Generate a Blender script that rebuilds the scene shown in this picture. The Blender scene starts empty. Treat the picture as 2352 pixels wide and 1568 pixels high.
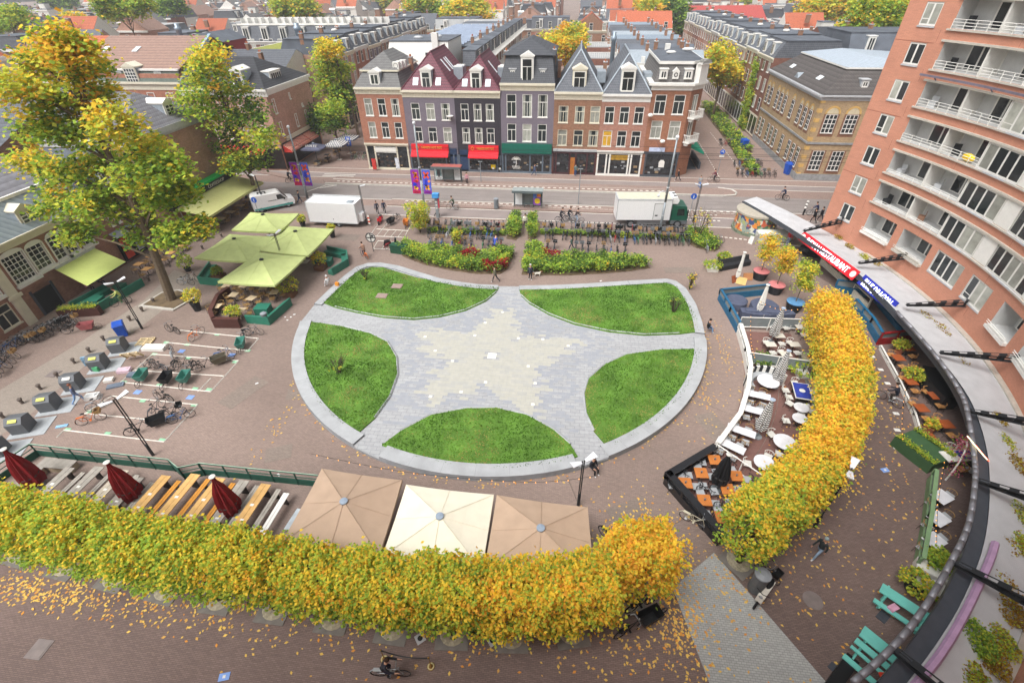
import bpy, math, random
from mathutils import Vector, Matrix
R = random.Random(7)
PI = math.pi
sc = bpy.context.scene
COL = sc.collection
# camera
H = 24.0
F_, PITCH, YAW, ROLL = 1106.938, math.radians(37.0759), math.radians(7.3024), math.radians(-0.7602)
fw = Vector((-math.sin(YAW)*math.cos(PITCH), math.cos(YAW)*math.cos(PITCH), -math.sin(PITCH)))
rt0 = Vector((math.cos(YAW), math.sin(YAW), 0))
up0 = rt0.cross(fw)
rt = rt0*math.cos(ROLL)+up0*math.sin(ROLL)
up = -rt0*math.sin(ROLL)+up0*math.cos(ROLL)
cd = bpy.data.cameras.new('camera'); cam = bpy.data.objects.new('camera', cd); COL.objects.link(cam)
cd.sensor_width = 36; cd.lens = 36*F_/2352; cd.clip_start = 0.2; cd.clip_end = 4000
cam.matrix_world = Matrix(((rt.x, up.x, -fw.x, 0), (rt.y, up.y, -fw.y, 0), (rt.z, up.z, -fw.z, H), (0, 0, 0, 1)))
sc.camera = cam
# world, sun, exposure
wd = bpy.data.worlds.new("World"); sc.world = wd; wd.use_nodes = True
nt = wd.node_tree; nt.nodes.clear()
sky = nt.nodes.new('ShaderNodeTexSky'); sky.sky_type = 'NISHITA'; sky.sun_disc = False
SUN_EL, SUN_AZ = math.radians(58), math.radians(215)
sky.sun_elevation = SUN_EL; sky.sun_rotation = SUN_AZ; sky.air_density = 1.0; sky.dust_density = 6.0; sky.ozone_density = 1.0
bw = nt.nodes.new('ShaderNodeHueSaturation'); bw.inputs['Saturation'].default_value = 0.15
bg = nt.nodes.new('ShaderNodeBackground'); bg.inputs['Strength'].default_value = 0.12
wo = nt.nodes.new('ShaderNodeOutputWorld')
nt.links.new(sky.outputs[0], bw.inputs['Color']); nt.links.new(bw.outputs[0], bg.inputs[0]); nt.links.new(bg.outputs[0], wo.inputs[0])
sl = bpy.data.lights.new('sun', 'SUN'); sl.energy = 1.5; sl.angle = math.radians(35); sl.color = (1, .985, .96)
so = bpy.data.objects.new('sun', sl); COL.objects.link(so)
sdir = Vector((math.sin(SUN_AZ)*math.cos(SUN_EL), math.cos(SUN_AZ)*math.cos(SUN_EL), math.sin(SUN_EL)))
so.rotation_euler = sdir.to_track_quat('Z', 'Y').to_euler(); so.location = (0, 0, 60)
sc.view_settings.view_transform = 'Standard'; sc.view_settings.look = 'None'
sc.view_settings.exposure = 0.72; sc.view_settings.gamma = 1
# survey helpers: a sight line of the photograph met with a level or a wall plane
def ray(x, y): return fw*F_+rt*(x-1176)+up*(784-y)
def W(x, y, z=0.0):
 d = ray(x, y); t = (z-H)/d.z
 return Vector((d.x*t, d.y*t, z))
def onY(x, y, Y):
 d = ray(x, y); t = Y/d.y
 return Vector((d.x*t, Y, H+d.z*t))
# materials
def lin(h):
 h = h.lstrip('#'); o = []
 for i in (0, 2, 4):
  c = int(h[i:i+2], 16)/255
  o.append(c/12.92 if c < .04045 else ((c+.055)/1.055)**2.4)
 return tuple(o)
MATS = {}
def nd(t, typ, **k):
 n = t.nodes.new(typ)
 for a, b in k.items():
  if isinstance(a, str) and a in n.inputs: n.inputs[a].default_value = b
  else: setattr(n, a, b)
 return n
def mat(name, hexc, rough=.75, var=.18, sc_=2.5, metal=0, kind='plain', bump=0.0, p=None, rnd=0.0, spec=.3):
 if name in MATS: return MATS[name]
 m = bpy.data.materials.new(name); m.use_nodes = True; t = m.node_tree; t.nodes.clear()
 out = nd(t, 'ShaderNodeOutputMaterial'); b = nd(t, 'ShaderNodeBsdfPrincipled')
 b.inputs['Roughness'].default_value = rough; b.inputs['Metallic'].default_value = metal
 b.inputs['Specular IOR Level'].default_value = spec
 c = lin(hexc); m.diffuse_color = (*c, 1)
 tc = nd(t, 'ShaderNodeTexCoord'); L = t.links.new
 vec = tc.outputs['Object']
 n1 = nd(t, 'ShaderNodeTexNoise'); n1.inputs['Scale'].default_value = sc_; n1.inputs['Detail'].default_value = 4; L(vec, n1.inputs['Vector'])
 mp = nd(t, 'ShaderNodeMapRange'); L(n1.outputs[0], mp.inputs[0]); mp.inputs[1].default_value = .3; mp.inputs[2].default_value = .7
 mp.inputs[3].default_value = 1-var; mp.inputs[4].default_value = 1+var
 val = mp.outputs[0]
 def mul(a, bb):
  k = nd(t, 'ShaderNodeMath', operation='MULTIPLY'); L(a, k.inputs[0])
  if isinstance(bb, float): k.inputs[1].default_value = bb
  else: L(bb, k.inputs[1])
  return k.outputs[0]
 colsock = None
 if kind in ('brick', 'pave', 'flags'):
  sep = nd(t, 'ShaderNodeSeparateXYZ'); L(vec, sep.inputs[0]); cmb = nd(t, 'ShaderNodeCombineXYZ')
  if kind == 'brick':
   ad = nd(t, 'ShaderNodeMath', operation='ADD'); L(sep.outputs[0], ad.inputs[0]); L(sep.outputs[1], ad.inputs[1])
   L(ad.outputs[0], cmb.inputs[0]); L(sep.outputs[2], cmb.inputs[1])
  else: L(sep.outputs[0], cmb.inputs[0]); L(sep.outputs[1], cmb.inputs[1])
  br = nd(t, 'ShaderNodeTexBrick'); L(cmb.outputs[0], br.inputs['Vector'])
  q = p or dict(w=.22, h=.065, m=.008, lo=.78, hi=1.15, mo=1.05)
  br.inputs['Scale'].default_value = 1; br.inputs['Brick Width'].default_value = q['w']; br.inputs['Row Height'].default_value = q['h']
  br.inputs['Mortar Size'].default_value = q['m']; br.inputs['Mortar Smooth'].default_value = .3
  br.inputs['Color1'].default_value = (*[x*q['lo'] for x in c], 1); br.inputs['Color2'].default_value = (*[x*q['hi'] for x in c], 1)
  br.inputs['Mortar'].default_value = (*[x*q['mo'] for x in c], 1)
  colsock = br.outputs[0]
  n2 = nd(t, 'ShaderNodeTexNoise'); n2.inputs['Scale'].default_value = q.get('big', .15); n2.inputs['Detail'].default_value = 5; L(vec, n2.inputs['Vector'])
  m2 = nd(t, 'ShaderNodeMapRange'); L(n2.outputs[0], m2.inputs[0]); m2.inputs[1].default_value = .3; m2.inputs[2].default_value = .7; m2.inputs[3].default_value = 1-q.get('bv', .12); m2.inputs[4].default_value = 1+q.get('bv', .12)
  val = mul(val, m2.outputs[0])
 elif kind == 'rows':
  sep = nd(t, 'ShaderNodeSeparateXYZ'); L(vec, sep.inputs[0])
  q = p or dict(r=.3, c=.0)
  def saw(s, per, lo, hi):
   k = nd(t, 'ShaderNodeMath', operation='DIVIDE'); L(s, k.inputs[0]); k.inputs[1].default_value = per
   f = nd(t, 'ShaderNodeMath', operation='FRACT'); L(k.outputs[0], f.inputs[0])
   mm = nd(t, 'ShaderNodeMapRange'); L(f.outputs[0], mm.inputs[0]); mm.inputs[3].default_value = lo; mm.inputs[4].default_value = hi
   return mm.outputs[0]
  val = mul(val, saw(sep.outputs[2], q['r'], q.get('lo', .7), 1.15))
  if q.get('c'):
   ad = nd(t, 'ShaderNodeMath', operation='ADD'); L(sep.outputs[0], ad.inputs[0]); L(sep.outputs[1], ad.inputs[1])
   val = mul(val, saw(ad.outputs[0], q['c'], q.get('clo', .85), 1.1))
 elif kind == 'stripe':
  sep = nd(t, 'ShaderNodeSeparateXYZ'); L(vec, sep.inputs[0]); q = p
  k = nd(t, 'ShaderNodeMath', operation='DIVIDE'); L(sep.outputs[q['ax']], k.inputs[0]); k.inputs[1].default_value = q['per']
  f = nd(t, 'ShaderNodeMath', operation='FRACT'); L(k.outputs[0], f.inputs[0])
  g = nd(t, 'ShaderNodeMath', operation='GREATER_THAN'); L(f.outputs[0], g.inputs[0]); g.inputs[1].default_value = .5
  mx = nd(t, 'ShaderNodeMix', data_type='RGBA'); L(g.outputs[0], mx.inputs[0]); mx.inputs[6].default_value = (*c, 1); mx.inputs[7].default_value = (*lin(q['col']), 1)
  colsock = mx.outputs[2]
 if rnd:
  oi = nd(t, 'ShaderNodeObjectInfo'); mr = nd(t, 'ShaderNodeMapRange'); L(oi.outputs['Random'], mr.inputs[0]); mr.inputs[3].default_value = 1-rnd; mr.inputs[4].default_value = 1+rnd
  val = mul(val, mr.outputs[0])
 vm = nd(t, 'ShaderNodeVectorMath', operation='SCALE')
 if colsock: L(colsock, vm.inputs[0])
 else: vm.inputs[0].default_value = c
 L(val, vm.inputs['Scale'])
 L(vm.outputs[0], b.inputs['Base Color'])
 if bump:
  bp = nd(t, 'ShaderNodeBump'); bp.inputs['Strength'].default_value = bump; bp.inputs['Distance'].default_value = .05; L(n1.outputs[0], bp.inputs['Height']); L(bp.outputs[0], b.inputs['Normal'])
 if kind == 'leaf':
  tr = nd(t, 'ShaderNodeBsdfTranslucent'); L(vm.outputs[0], tr.inputs[0]); df = nd(t, 'ShaderNodeBsdfDiffuse'); L(vm.outputs[0], df.inputs[0])
  ms = nd(t, 'ShaderNodeMixShader'); ms.inputs[0].default_value = .42; L(df.outputs[0], ms.inputs[1]); L(tr.outputs[0], ms.inputs[2]); L(ms.outputs[0], out.inputs[0])
 else: L(b.outputs[0], out.inputs[0])
 MATS[name] = m
 return m
def emis(name, hexc, s):
 if name in MATS: return MATS[name]
 m = bpy.data.materials.new(name); m.use_nodes = True; b = m.node_tree.nodes['Principled BSDF']
 b.inputs['Base Color'].default_value = (*lin(hexc), 1); b.inputs['Emission Color'].default_value = (*lin(hexc), 1); b.inputs['Emission Strength'].default_value = s
 MATS[name] = m; return m
# mesh builder
class MB:
 def __init__(s): s.v = []; s.f = []; s.m = []
 def add(s, vs, fs, m=0):
  o = len(s.v); s.v += [tuple(p) for p in vs]
  for f in fs: s.f.append([i+o for i in f]); s.m.append(m)
  return s
 def bx(s, x0, x1, y0, y1, z0, z1, m=0):
  return s.add([(x0, y0, z0), (x1, y0, z0), (x1, y1, z0), (x0, y1, z0), (x0, y0, z1), (x1, y0, z1), (x1, y1, z1), (x0, y1, z1)],
                     [(0, 3, 2, 1), (4, 5, 6, 7), (0, 1, 5, 4), (1, 2, 6, 5), (2, 3, 7, 6), (3, 0, 4, 7)], m)
 def box(s, c, sz, m=0, rz=0, rx=0, ry=0):
  M_ = Matrix.Rotation(rz, 3, 'Z') @ Matrix.Rotation(ry, 3, 'Y') @ Matrix.Rotation(rx, 3, 'X'); c = Vector(c)
  vs = [c+M_ @ Vector((a*sz[0]/2, b*sz[1]/2, d*sz[2]/2)) for d in (-1, 1) for a, b in ((-1, -1), (1, -1), (1, 1), (-1, 1))]
  return s.add(vs, [(0, 3, 2, 1), (4, 5, 6, 7), (0, 1, 5, 4), (1, 2, 6, 5), (2, 3, 7, 6), (3, 0, 4, 7)], m)
 def tube(s, a, b, r, n=6, m=0, r2=None, cap=True):
  a = Vector(a); b = Vector(b); d = (b-a)
  if d.length < 1e-6: return s
  q = d.to_track_quat('Z', 'Y'); r2 = r if r2 is None else r2
  vs = [a+q @ Vector((r*math.cos(2*PI*i/n), r*math.sin(2*PI*i/n), 0)) for i in range(n)]+[b+q @ Vector((r2*math.cos(2*PI*i/n), r2*math.sin(2*PI*i/n), 0)) for i in range(n)]
  fs = [(i, (i+1) % n, n+(i+1) % n, n+i) for i in range(n)]
  if cap: fs += [tuple(range(n-1, -1, -1)), tuple(range(n, 2*n))]
  return s.add(vs, fs, m)
 def path(s, pts, r, n=6, m=0):
  rr = r if isinstance(r, (list, tuple)) else [r]*len(pts)
  for i in range(len(pts)-1): s.tube(pts[i], pts[i+1], rr[i], n, m, rr[i+1])
  return s
 def prism(s, pts, z0, z1, m=0, mside=None):
  n = len(pts); vs = [(p[0], p[1], z0) for p in pts]+[(p[0], p[1], z1) for p in pts]
  s.add(vs, [tuple(range(n-1, -1, -1)), tuple(range(n, 2*n))], m)
  o = len(s.v)-2*n
  for i in range(n): s.f.append([o+i, o+(i+1) % n, o+n+(i+1) % n, o+n+i]); s.m.append(m if mside is None else mside)
  return s
 def prismy(s, pts, y0, y1, m=0):
  n = len(pts); vs = [(p[0], y0, p[1]) for p in pts]+[(p[0], y1, p[1]) for p in pts]
  fs = [tuple(range(n)), tuple(range(2*n-1, n-1, -1))]+[((i+1) % n, i, n+i, n+(i+1) % n) for i in range(n)]
  return s.add(vs, fs, m)
 def prismx(s, pts, x0, x1, m=0):
  n = len(pts); vs = [(x0, p[0], p[1]) for p in pts]+[(x1, p[0], p[1]) for p in pts]
  fs = [tuple(range(n-1, -1, -1)), tuple(range(n, 2*n))]+[(i, (i+1) % n, n+(i+1) % n, n+i) for i in range(n)]
  return s.add(vs, fs, m)
 def quad(s, a, b, c, d, m=0): return s.add([a, b, c, d], [(0, 1, 2, 3)], m)
 def poly(s, pts, m=0): return s.add(pts, [tuple(range(len(pts)))], m)
 def lathe(s, prof, n=12, m=0, c=(0, 0), arc=1.0):
  vs = []; k = len(prof)
  for i in range(n):
   a = 2*PI*i/n
   for r, z in prof: vs.append((c[0]+r*math.cos(a), c[1]+r*math.sin(a), z))
  fs = [(i*k+j, ((i+1) % n)*k+j, ((i+1) % n)*k+j+1, i*k+j+1) for i in range(n) for j in range(k-1)]
  fs.append(tuple(i*k+k-1 for i in range(n))); fs.append(tuple(i*k for i in range(n-1, -1, -1)))
  return s.add(vs, fs, m)
 def ell(s, c, r, m=0, n=8, k=5):
  vs = [(c[0], c[1], c[2]-r[2])]
  for j in range(1, k):
   b = -PI/2+PI*j/k
   for i in range(n): vs.append((c[0]+r[0]*math.cos(b)*math.cos(2*PI*i/n), c[1]+r[1]*math.cos(b)*math.sin(2*PI*i/n), c[2]+r[2]*math.sin(b)))
  vs.append((c[0], c[1], c[2]+r[2])); T = len(vs)-1; fs = []
  for i in range(n):
   fs.append((0, 1+(i+1) % n, 1+i)); fs.append((T, T-n+i, T-n+(i+1) % n))
   for j in range(k-2): fs.append((1+j*n+i, 1+j*n+(i+1) % n, 1+(j+1)*n+(i+1) % n, 1+(j+1)*n+i))
  return s.add(vs, fs, m)
 def ring(s, c, r, t, ax='y', n=16, k=4, m=0):
  vs = []; c = Vector(c)
  for i in range(n):
   a = 2*PI*i/n
   for j in range(k):
    b = 2*PI*j/k; rr = r+t*math.cos(b); h = t*math.sin(b)
    if ax == 'y': q = (rr*math.cos(a), h, rr*math.sin(a))
    elif ax == 'z': q = (rr*math.cos(a), rr*math.sin(a), h)
    else: q = (h, rr*math.cos(a), rr*math.sin(a))
    vs.append(c+Vector(q))
  return s.add(vs, [(i*k+j, ((i+1) % n)*k+j, ((i+1) % n)*k+(j+1) % k, i*k+(j+1) % k) for i in range(n) for j in range(k)], m)
 def mesh(s, name, mats, smooth=False):
  me = bpy.data.meshes.new(name); me.from_pydata(s.v, [], s.f)
  for x in (mats if isinstance(mats, (list, tuple)) else [mats]): me.materials.append(x)
  me.polygons.foreach_set('material_index', s.m)
  if smooth: me.polygons.foreach_set('use_smooth', [True]*len(s.f))
  me.update(); return me
 def build(s, name, mats, parent=None, smooth=False, loc=None, rz=0):
  o = bpy.data.objects.new(name, s.mesh(name, mats, smooth)); COL.objects.link(o)
  if parent: o.parent = parent
  if loc is not None: o.location = loc
  if rz: o.rotation_euler.z = rz
  return o
def tag(o, label=None, cat=None, group=None, kind=None):
 if label: o['label'] = label
 if cat: o['category'] = cat
 if group: o['group'] = group
 if kind: o['kind'] = kind
 return o
def thing(name, label, cat, loc=(0, 0, 0), rz=0, group=None):
 o = bpy.data.objects.new(name, None); COL.objects.link(o); o.empty_display_size = .3
 o.location = loc; o.rotation_euler = (0, 0, rz); return tag(o, label, cat, group)
def struct(name, mb, mats, smooth=False): return tag(mb.build(name, mats, None, smooth), kind='structure')
def part(name, me, parent, loc=(0, 0, 0), rz=0):
 o = bpy.data.objects.new(name, me); COL.objects.link(o); o.parent = parent; o.location = loc; o.rotation_euler.z = rz
 return o
KIDS = {}
def copytree(o, parent=None, **kw):
 if o.name not in KIDS: KIDS[o.name] = list(o.children)
 c = o.copy(); COL.objects.link(c); c.parent = parent
 for ch in KIDS[o.name]: copytree(ch, c)
 return c
def dup(o, loc, rz=0, label=None, group=None, s=None, cat=None):
 c = copytree(o); c.location = loc; c.rotation_euler = (0, 0, rz)
 if s: c.scale = (s, s, s) if not isinstance(s, tuple) else s
 return tag(c, label, cat, group)
ORD = ['first', 'second', 'third', 'fourth', 'fifth', 'sixth', 'seventh', 'eighth', 'ninth', 'tenth', 'eleventh', 'twelfth', 'thirteenth', 'fourteenth', 'fifteenth', 'sixteenth', 'seventeenth', 'eighteenth', 'nineteenth', 'twentieth']
def nth(i):
 if i < 20: return ORD[i]
 t = ['twenty', 'thirty', 'forty', 'fifty', 'sixty', 'seventy', 'eighty', 'ninety'][(i+1)//10-2]
 return t+'-'+ORD[(i+1) % 10-1] if (i+1) % 10 else t[:-1]+'ieth'
# palette
white = mat('white_paint', '#dedcd6', .6, .05)
cream = mat('cream_paint', '#d6cfbb', .6, .06)
greyw = mat('pale_grey', '#b4b6b8', .7, .08)
zinc = mat('zinc', '#9aa3ab', .5, .1, metal=.2)
dark = mat('dark_metal', '#25272a', .5, .1)
black = mat('black_plastic', '#17181a', .5, .1)
glass = mat('window_glass', '#2c3133', .12, .3, sc_=.8, spec=.6, rnd=.35)
glassl = mat('curtained_glass', '#97988f', .3, .25, sc_=1.5, spec=.5, rnd=.3)
slate = mat('slate_roof', '#5d6066', .7, .15, kind='rows', p=dict(r=.28, c=.3), rnd=.15)
tile_g = mat('grey_tiles', '#6e6d6c', .75, .15, kind='rows', p=dict(r=.28, c=.3))
tile_o = mat('orange_tiles', '#ad6146', .8, .15, kind='rows', p=dict(r=.3, c=.28), rnd=.15)
tile_br = mat('weathered_brown_tiles', '#94786c', .8, .15, kind='rows', p=dict(r=.3, c=.28))
tile_p = mat('purple_tiles', '#713846', .55, .12, kind='rows', p=dict(r=.33, c=.3, lo=.5, clo=.6))
bitumen = mat('flat_roof_felt', '#5b6068', .9, .2, sc_=.5, rnd=.15)
gravel = mat('pale_flat_roof', '#9fa0a0', .9, .15, sc_=.5)
# GROUND
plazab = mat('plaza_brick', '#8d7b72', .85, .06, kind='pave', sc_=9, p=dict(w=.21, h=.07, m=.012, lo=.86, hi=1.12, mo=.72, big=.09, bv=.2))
shadeb = mat('shaded_plaza_brick', '#77655f', .8, .06, kind='pave', sc_=9, p=dict(w=.21, h=.07, m=.012, lo=.84, hi=1.12, mo=.68, big=.12, bv=.2))  # plaza brick again, darkened in colour for the building's shade on the foreground
asph = mat('tram_road_asphalt', '#877f7b', .9, .08, sc_=.6)
cyc = mat('cycle_path', '#887d79', .9, .08, sc_=.5)
pavem = mat('street_pavement', '#8d7970', .85, .06, kind='pave', sc_=6, p=dict(w=.3, h=.3, m=.02, lo=.92, hi=1.06, mo=.85, big=.1, bv=.1))
wline = mat('road_marking', '#d2ccc2', .7, .12, sc_=4)
kerb = mat('kerb_stone', '#b9b4ab', .8, .1)
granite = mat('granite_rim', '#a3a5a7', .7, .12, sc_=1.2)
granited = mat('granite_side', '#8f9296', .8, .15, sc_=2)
paving = mat('star_paving', '#a1a2a4', .75, .08, kind='flags', sc_=4, p=dict(w=.62, h=.31, m=.018, lo=.95, hi=1.05, mo=.72, big=.25, bv=.06))
g = MB().quad((-900, -300, -.02), (900, -300, -.02), (900, 1500, -.02), (-900, 1500, -.02)); struct('ground', g, plazab)
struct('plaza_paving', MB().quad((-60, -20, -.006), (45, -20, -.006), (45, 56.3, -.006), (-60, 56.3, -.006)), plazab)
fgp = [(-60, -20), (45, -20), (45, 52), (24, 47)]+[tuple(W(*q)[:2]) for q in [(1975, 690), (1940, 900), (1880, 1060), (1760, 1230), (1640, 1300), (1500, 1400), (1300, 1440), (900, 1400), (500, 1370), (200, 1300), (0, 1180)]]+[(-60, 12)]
struct('arcade_paving', MB().poly([(x, y, 0) for x, y in fgp]), shadeb)
gl = mat('grey_lane', '#94897f', .85, .08, kind='pave', sc_=6, p=dict(w=.21, h=.07, m=.012, lo=.9, hi=1.08, mo=.8))
lane = [(0, 1000), (0, 895), (170, 795), (330, 690), (400, 620), (470, 640), (330, 745), (200, 835), (60, 960)]
struct('lane', MB().poly([tuple(W(*q, .0)) for q in lane]), gl)
struct('street_paving', MB().quad((-400, 56.3, -.004), (400, 56.3, -.004), (400, 74.6, -.004), (-400, 74.6, -.004)), pavem)
struct('road', MB().quad((-400, 61.4, .002), (400, 61.4, .002), (400, 66.9, .002), (-400, 66.9, .002)), asph)
struct('cycle_path', MB().quad((-400, 69.8, .002), (400, 69.8, .002), (400, 71.8, .002), (-400, 71.8, .002)).quad((-400, 56.4, .002), (400, 56.4, .002), (400, 59.2, .002), (-400, 59.2, .002)), cyc)
mk = MB()
for y in (71.8, 69.8): mk.bx(-60, 60, y-.06, y+.06, .004, .02)
for y in (59.25, 56.4): mk.bx(-24, 30, y-.07, y+.07, .004, .02)
for y0, y1, xa, xb in ((61.5, 61.6, -60, 40),): mk.bx(xa, xb, y0, y1, .006, .012)
x = -34.5
while x < 12: mk.bx(x, x+.4, 67.55, 67.85, .153, .158); x += .8
x = -22
while x < 22:
 if not 3.7 < x < 12: mk.bx(x, x+.4, 60.85, 61.1, .153, .158)
 x += .8
x = -22
while x < 22: mk.bx(x, x+.5, 60.35, 60.43, .153, .158); x += .6
for y in (68.4, ): mk.bx(-34, 14, y, y+.06, .153, .158)
for a, b in (((-36.3, 69.2), (-31.5, 70.6)), ): mk.bx(-35.5, -31, 68.5, 68.7, .153, .158)
for k in range(2): mk.bx(-38, -33, 70.2+.7*k, 70.45+.7*k, .021, .024)
for p_, q_ in (((-37.2, 63.2), (-35.6, 66.2)), ((-35.6, 66.2), (-34, 66.3)), ((-34, 66.3), (-36, 64.9))): mk.path([(*p_, .01), (*q_, .01)], .07, 4)
for x in range(-5, 8): mk.bx(11+x*0+.01, 11.3, 0, 0.01, -.1, -.09) if False else None
for k in range(9): mk.bx(13.6+k*.55, 13.9+k*.55, 58.2, 58.5, .02, .024)
for k in range(9): mk.bx(13.6+k*.55, 13.9+k*.55, 60.0, 60.2, .02, .024)
for k in range(14): mk.path([(16.3+k*.5, 53.9-k*.09, .006), (16.6+k*.5, 53.85-k*.09, .006)], .06, 4)
mk.path([(22, 53, .006), (27, 51.6, .006)], .06, 4)
struct('road_markings', mk, wline)
pl = MB()
pl.prism([(-60, 66.95), (-60, 69.75), (20.5, 69.75), (22.3, 69.1), (22.3, 67.6), (20.5, 66.95)] if False else [(-36, 66.95), (20.5, 66.95), (22, 67.4), (22.3, 68.3), (22, 69.2), (20.5, 69.7), (-35, 69.7), (-37, 68.3)], -.01, .15)
pl.bx(-24, 13.6, 59.4, 61.35, -.01, .15)
pl.prism([(-49, 70.8), (-42, 68.2), (-41.6, 69), (-43, 69.8), (-48.5, 71.6)], -.01, .15)
struct('tram_platform', pl, pavem)
kb = MB()
for y0, y1 in ((66.7, 66.95),): kb.bx(-36, 20.5, y0, y1, -.01, .17)
kb.bx(-24, 13.6, 61.35, 61.55, -.01, .17); kb.bx(-400, 400, 74.0, 74.15, 0, .012)
kb.path([(20.5, 66.8, .1), (22.2, 67.3, .1), (22.6, 68.3, .1), (22.2, 69.3, .1), (20.5, 69.85, .1)], .12, 4)
struct('kerb', kb, kerb)
rails = MB()
for y in (62.2, 63.65, 64.6, 66.05): rails.bx(-200, 200, y, y+.07, .003, .009)
struct('tram_rails', rails, mat('rail_steel', '#7a716c', .4, .1, metal=.5))
struct('side_street', MB().quad((-44, 74.7, 0), (-32.2, 74.7, 0), (-32.2, 260, 0), (-44, 260, 0)).quad((17.5, 74.7, 0), (32.3, 74.7, 0), (32.3, 300, 0), (17.5, 300, 0)), pavem)
lm = MB()
for k in range(24):
 lm.bx(21.7+.03*k, 21.8+.03*k, 75+k*1.1, 75.6+k*1.1, .004, .012); lm.bx(25.6, 25.7, 75+k*1.1, 75.6+k*1.1, .004, .012)
struct('parking_marks', lm, wline)
struct('grey_strip', MB().poly([tuple(W(x, y, .006)) for x, y in [(1545, 1350), (1640, 1268), (1900, 1568), (1960, 1700), (1700, 1750)]]),
       mat('grey_clinker', '#a6a7a4', .85, .07, kind='pave', sc_=6, p=dict(w=.21, h=.1, m=.014, lo=.9, hi=1.08, mo=.7)))
struct('bench_paving', MB().poly([tuple(W(x, y, .003)) for x, y in [(2105, 1290), (2130, 1080), (2170, 1100), (2160, 1568), (1990, 1568)]]), shadeb)
# the round plaza
CX, CY, RR = -5.48, 34.76, 17.24
def P2(pts, z): return [tuple(W(x, y, z)[:2]) for x, y in pts]
TOP = [(690, 740), (722, 700), (755, 668), (790, 636), (818, 615), (845, 606), (875, 605), (915, 612), (960, 626), (1010, 641), (1060, 650), (1100, 655), (1145, 657), (1192, 658), (1270, 657), (1350, 653), (1440, 647), (1530, 642), (1552, 647), (1575, 664), (1598, 700), (1612, 740), (1618, 768)]
ZP = .32
rim = P2(TOP, ZP)
aL = math.atan2(rim[0][1]-CY, rim[0][0]-CX); aR = math.atan2(rim[-1][1]-CY, rim[-1][0]-CX)
arc = []
a0 = aR; a1 = aL-2*PI if aL > aR else aL
for i in range(1, 72):
 a = a0+(a1-a0)*i/72; arc.append((CX+RR*math.cos(a), CY+RR*math.sin(a)))
outline = rim+arc
struct('plaza_platform', MB().poly([(x, y, ZP) for x, y in reversed(outline)]), paving)
LAWN = dict(
 a=([(742, 694), (790, 646), (822, 622), (852, 613), (880, 614), (960, 638), (1050, 653), (1145, 660)], [(1140, 670), (1117, 690), (1070, 712), (1010, 727), (950, 733), (880, 728), (820, 717), (770, 705)]),
 b=([(1193, 664), (1350, 660), (1450, 654), (1530, 649), (1555, 658), (1580, 692), (1600, 730), (1607, 760)], [(1560, 766), (1480, 769), (1400, 761), (1320, 744), (1260, 721), (1216, 696), (1197, 678)]),
 c=([(823, 993), (775, 965), (735, 930), (707, 880), (696, 820), (701, 770), (712, 738)], [(780, 748), (850, 765), (890, 785), (911, 820), (914, 860), (895, 912), (860, 960)]),
 d=([(1612, 800), (1604, 840), (1573, 900), (1520, 958), (1460, 1002), (1398, 1028)], [(1365, 990), (1346, 950), (1341, 905), (1351, 870), (1390, 836), (1440, 813), (1520, 802)]),
 e=([(1327, 1047), (1280, 1062), (1200, 1074), (1120, 1077), (1040, 1070), (950, 1049), (877, 1021)], [(920, 989), (990, 952), (1070, 937), (1140, 936), (1210, 952), (1270, 985), (1310, 1020)]))
def offs(pts, d):
 out = []
 for i, p in enumerate(pts):
  a = Vector(pts[max(i-1, 0)]); b = Vector(pts[min(i+1, len(pts)-1)]); t = (b-a).normalized(); n = Vector((-t.y, t.x))
  out.append((p[0]+n.x*d, p[1]+n.y*d))
 return out
def rimstrip(mb, pts, z0, z1, w):
 o = pts; inn = offs(pts, -w)
 for i in range(len(o)-1):
  a, b, c_, d_ = o[i], o[i+1], inn[i+1], inn[i]
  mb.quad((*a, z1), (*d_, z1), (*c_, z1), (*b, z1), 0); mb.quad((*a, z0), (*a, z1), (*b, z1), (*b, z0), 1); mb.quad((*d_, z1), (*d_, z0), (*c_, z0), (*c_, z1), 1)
  if i % 3 == 0:
   mb.quad((*a, z1+.001), (*d_, z1+.001), (d_[0]+(c_[0]-d_[0])*.03, d_[1]+(c_[1]-d_[1])*.03, z1+.001), (a[0]+(b[0]-a[0])*.03, a[1]+(b[1]-a[1])*.03, z1+.001), 1)
rm = MB()
rimstrip(rm, rim[1:13], 0, ZP+.12, .75); rimstrip(rm, rim[13:], 0, ZP+.12, .75)
full = [rim[-1]]+arc+[rim[0]]
def seg(p, a, b): return [q for q in p if a <= q < b]
def near(px):
 t = W(*px, ZP); return min(range(len(full)), key=lambda i: (full[i][0]-t.x)**2+(full[i][1]-t.y)**2)
i1, i2, i3, i4 = near((1400, 1050)), near((1340, 1070)), near((870, 1048)), near((812, 1012))
i1, i2, i3, i4 = min(i1, i2), max(i1, i2), min(i3, i4), max(i3, i4)
def stepz(mb, pts, z0, z1, w): rimstrip(mb, pts, z0, z1, w)
rimstrip(rm, full[1:i1+1], 0, ZP+.14, .95); rimstrip(rm, full[i2:i3+1], 0, ZP+.14, .95); rimstrip(rm, full[i4:], 0, ZP+.14, .95)
rimstrip(rm, full[i1:i2+1], 0, .2, .45); rimstrip(rm, full[i3:i4+1], 0, .2, .45)
tag(rm.build('granite_seating_edge', [granite, granited]), 'low pale granite seating edge around the round lawn plaza', 'stone edge')
rs_ = MB()
for sgm in (full[i1:i2+1], full[i3:i4+1]):
 q_ = offs(sgm, -.45)
 for i in range(len(q_)-1): rs_.quad((*q_[i], .2), (*q_[i], ZP), (*q_[i+1], ZP), (*q_[i+1], .2))
struct('plaza_steps', rs_, granited)
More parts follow.
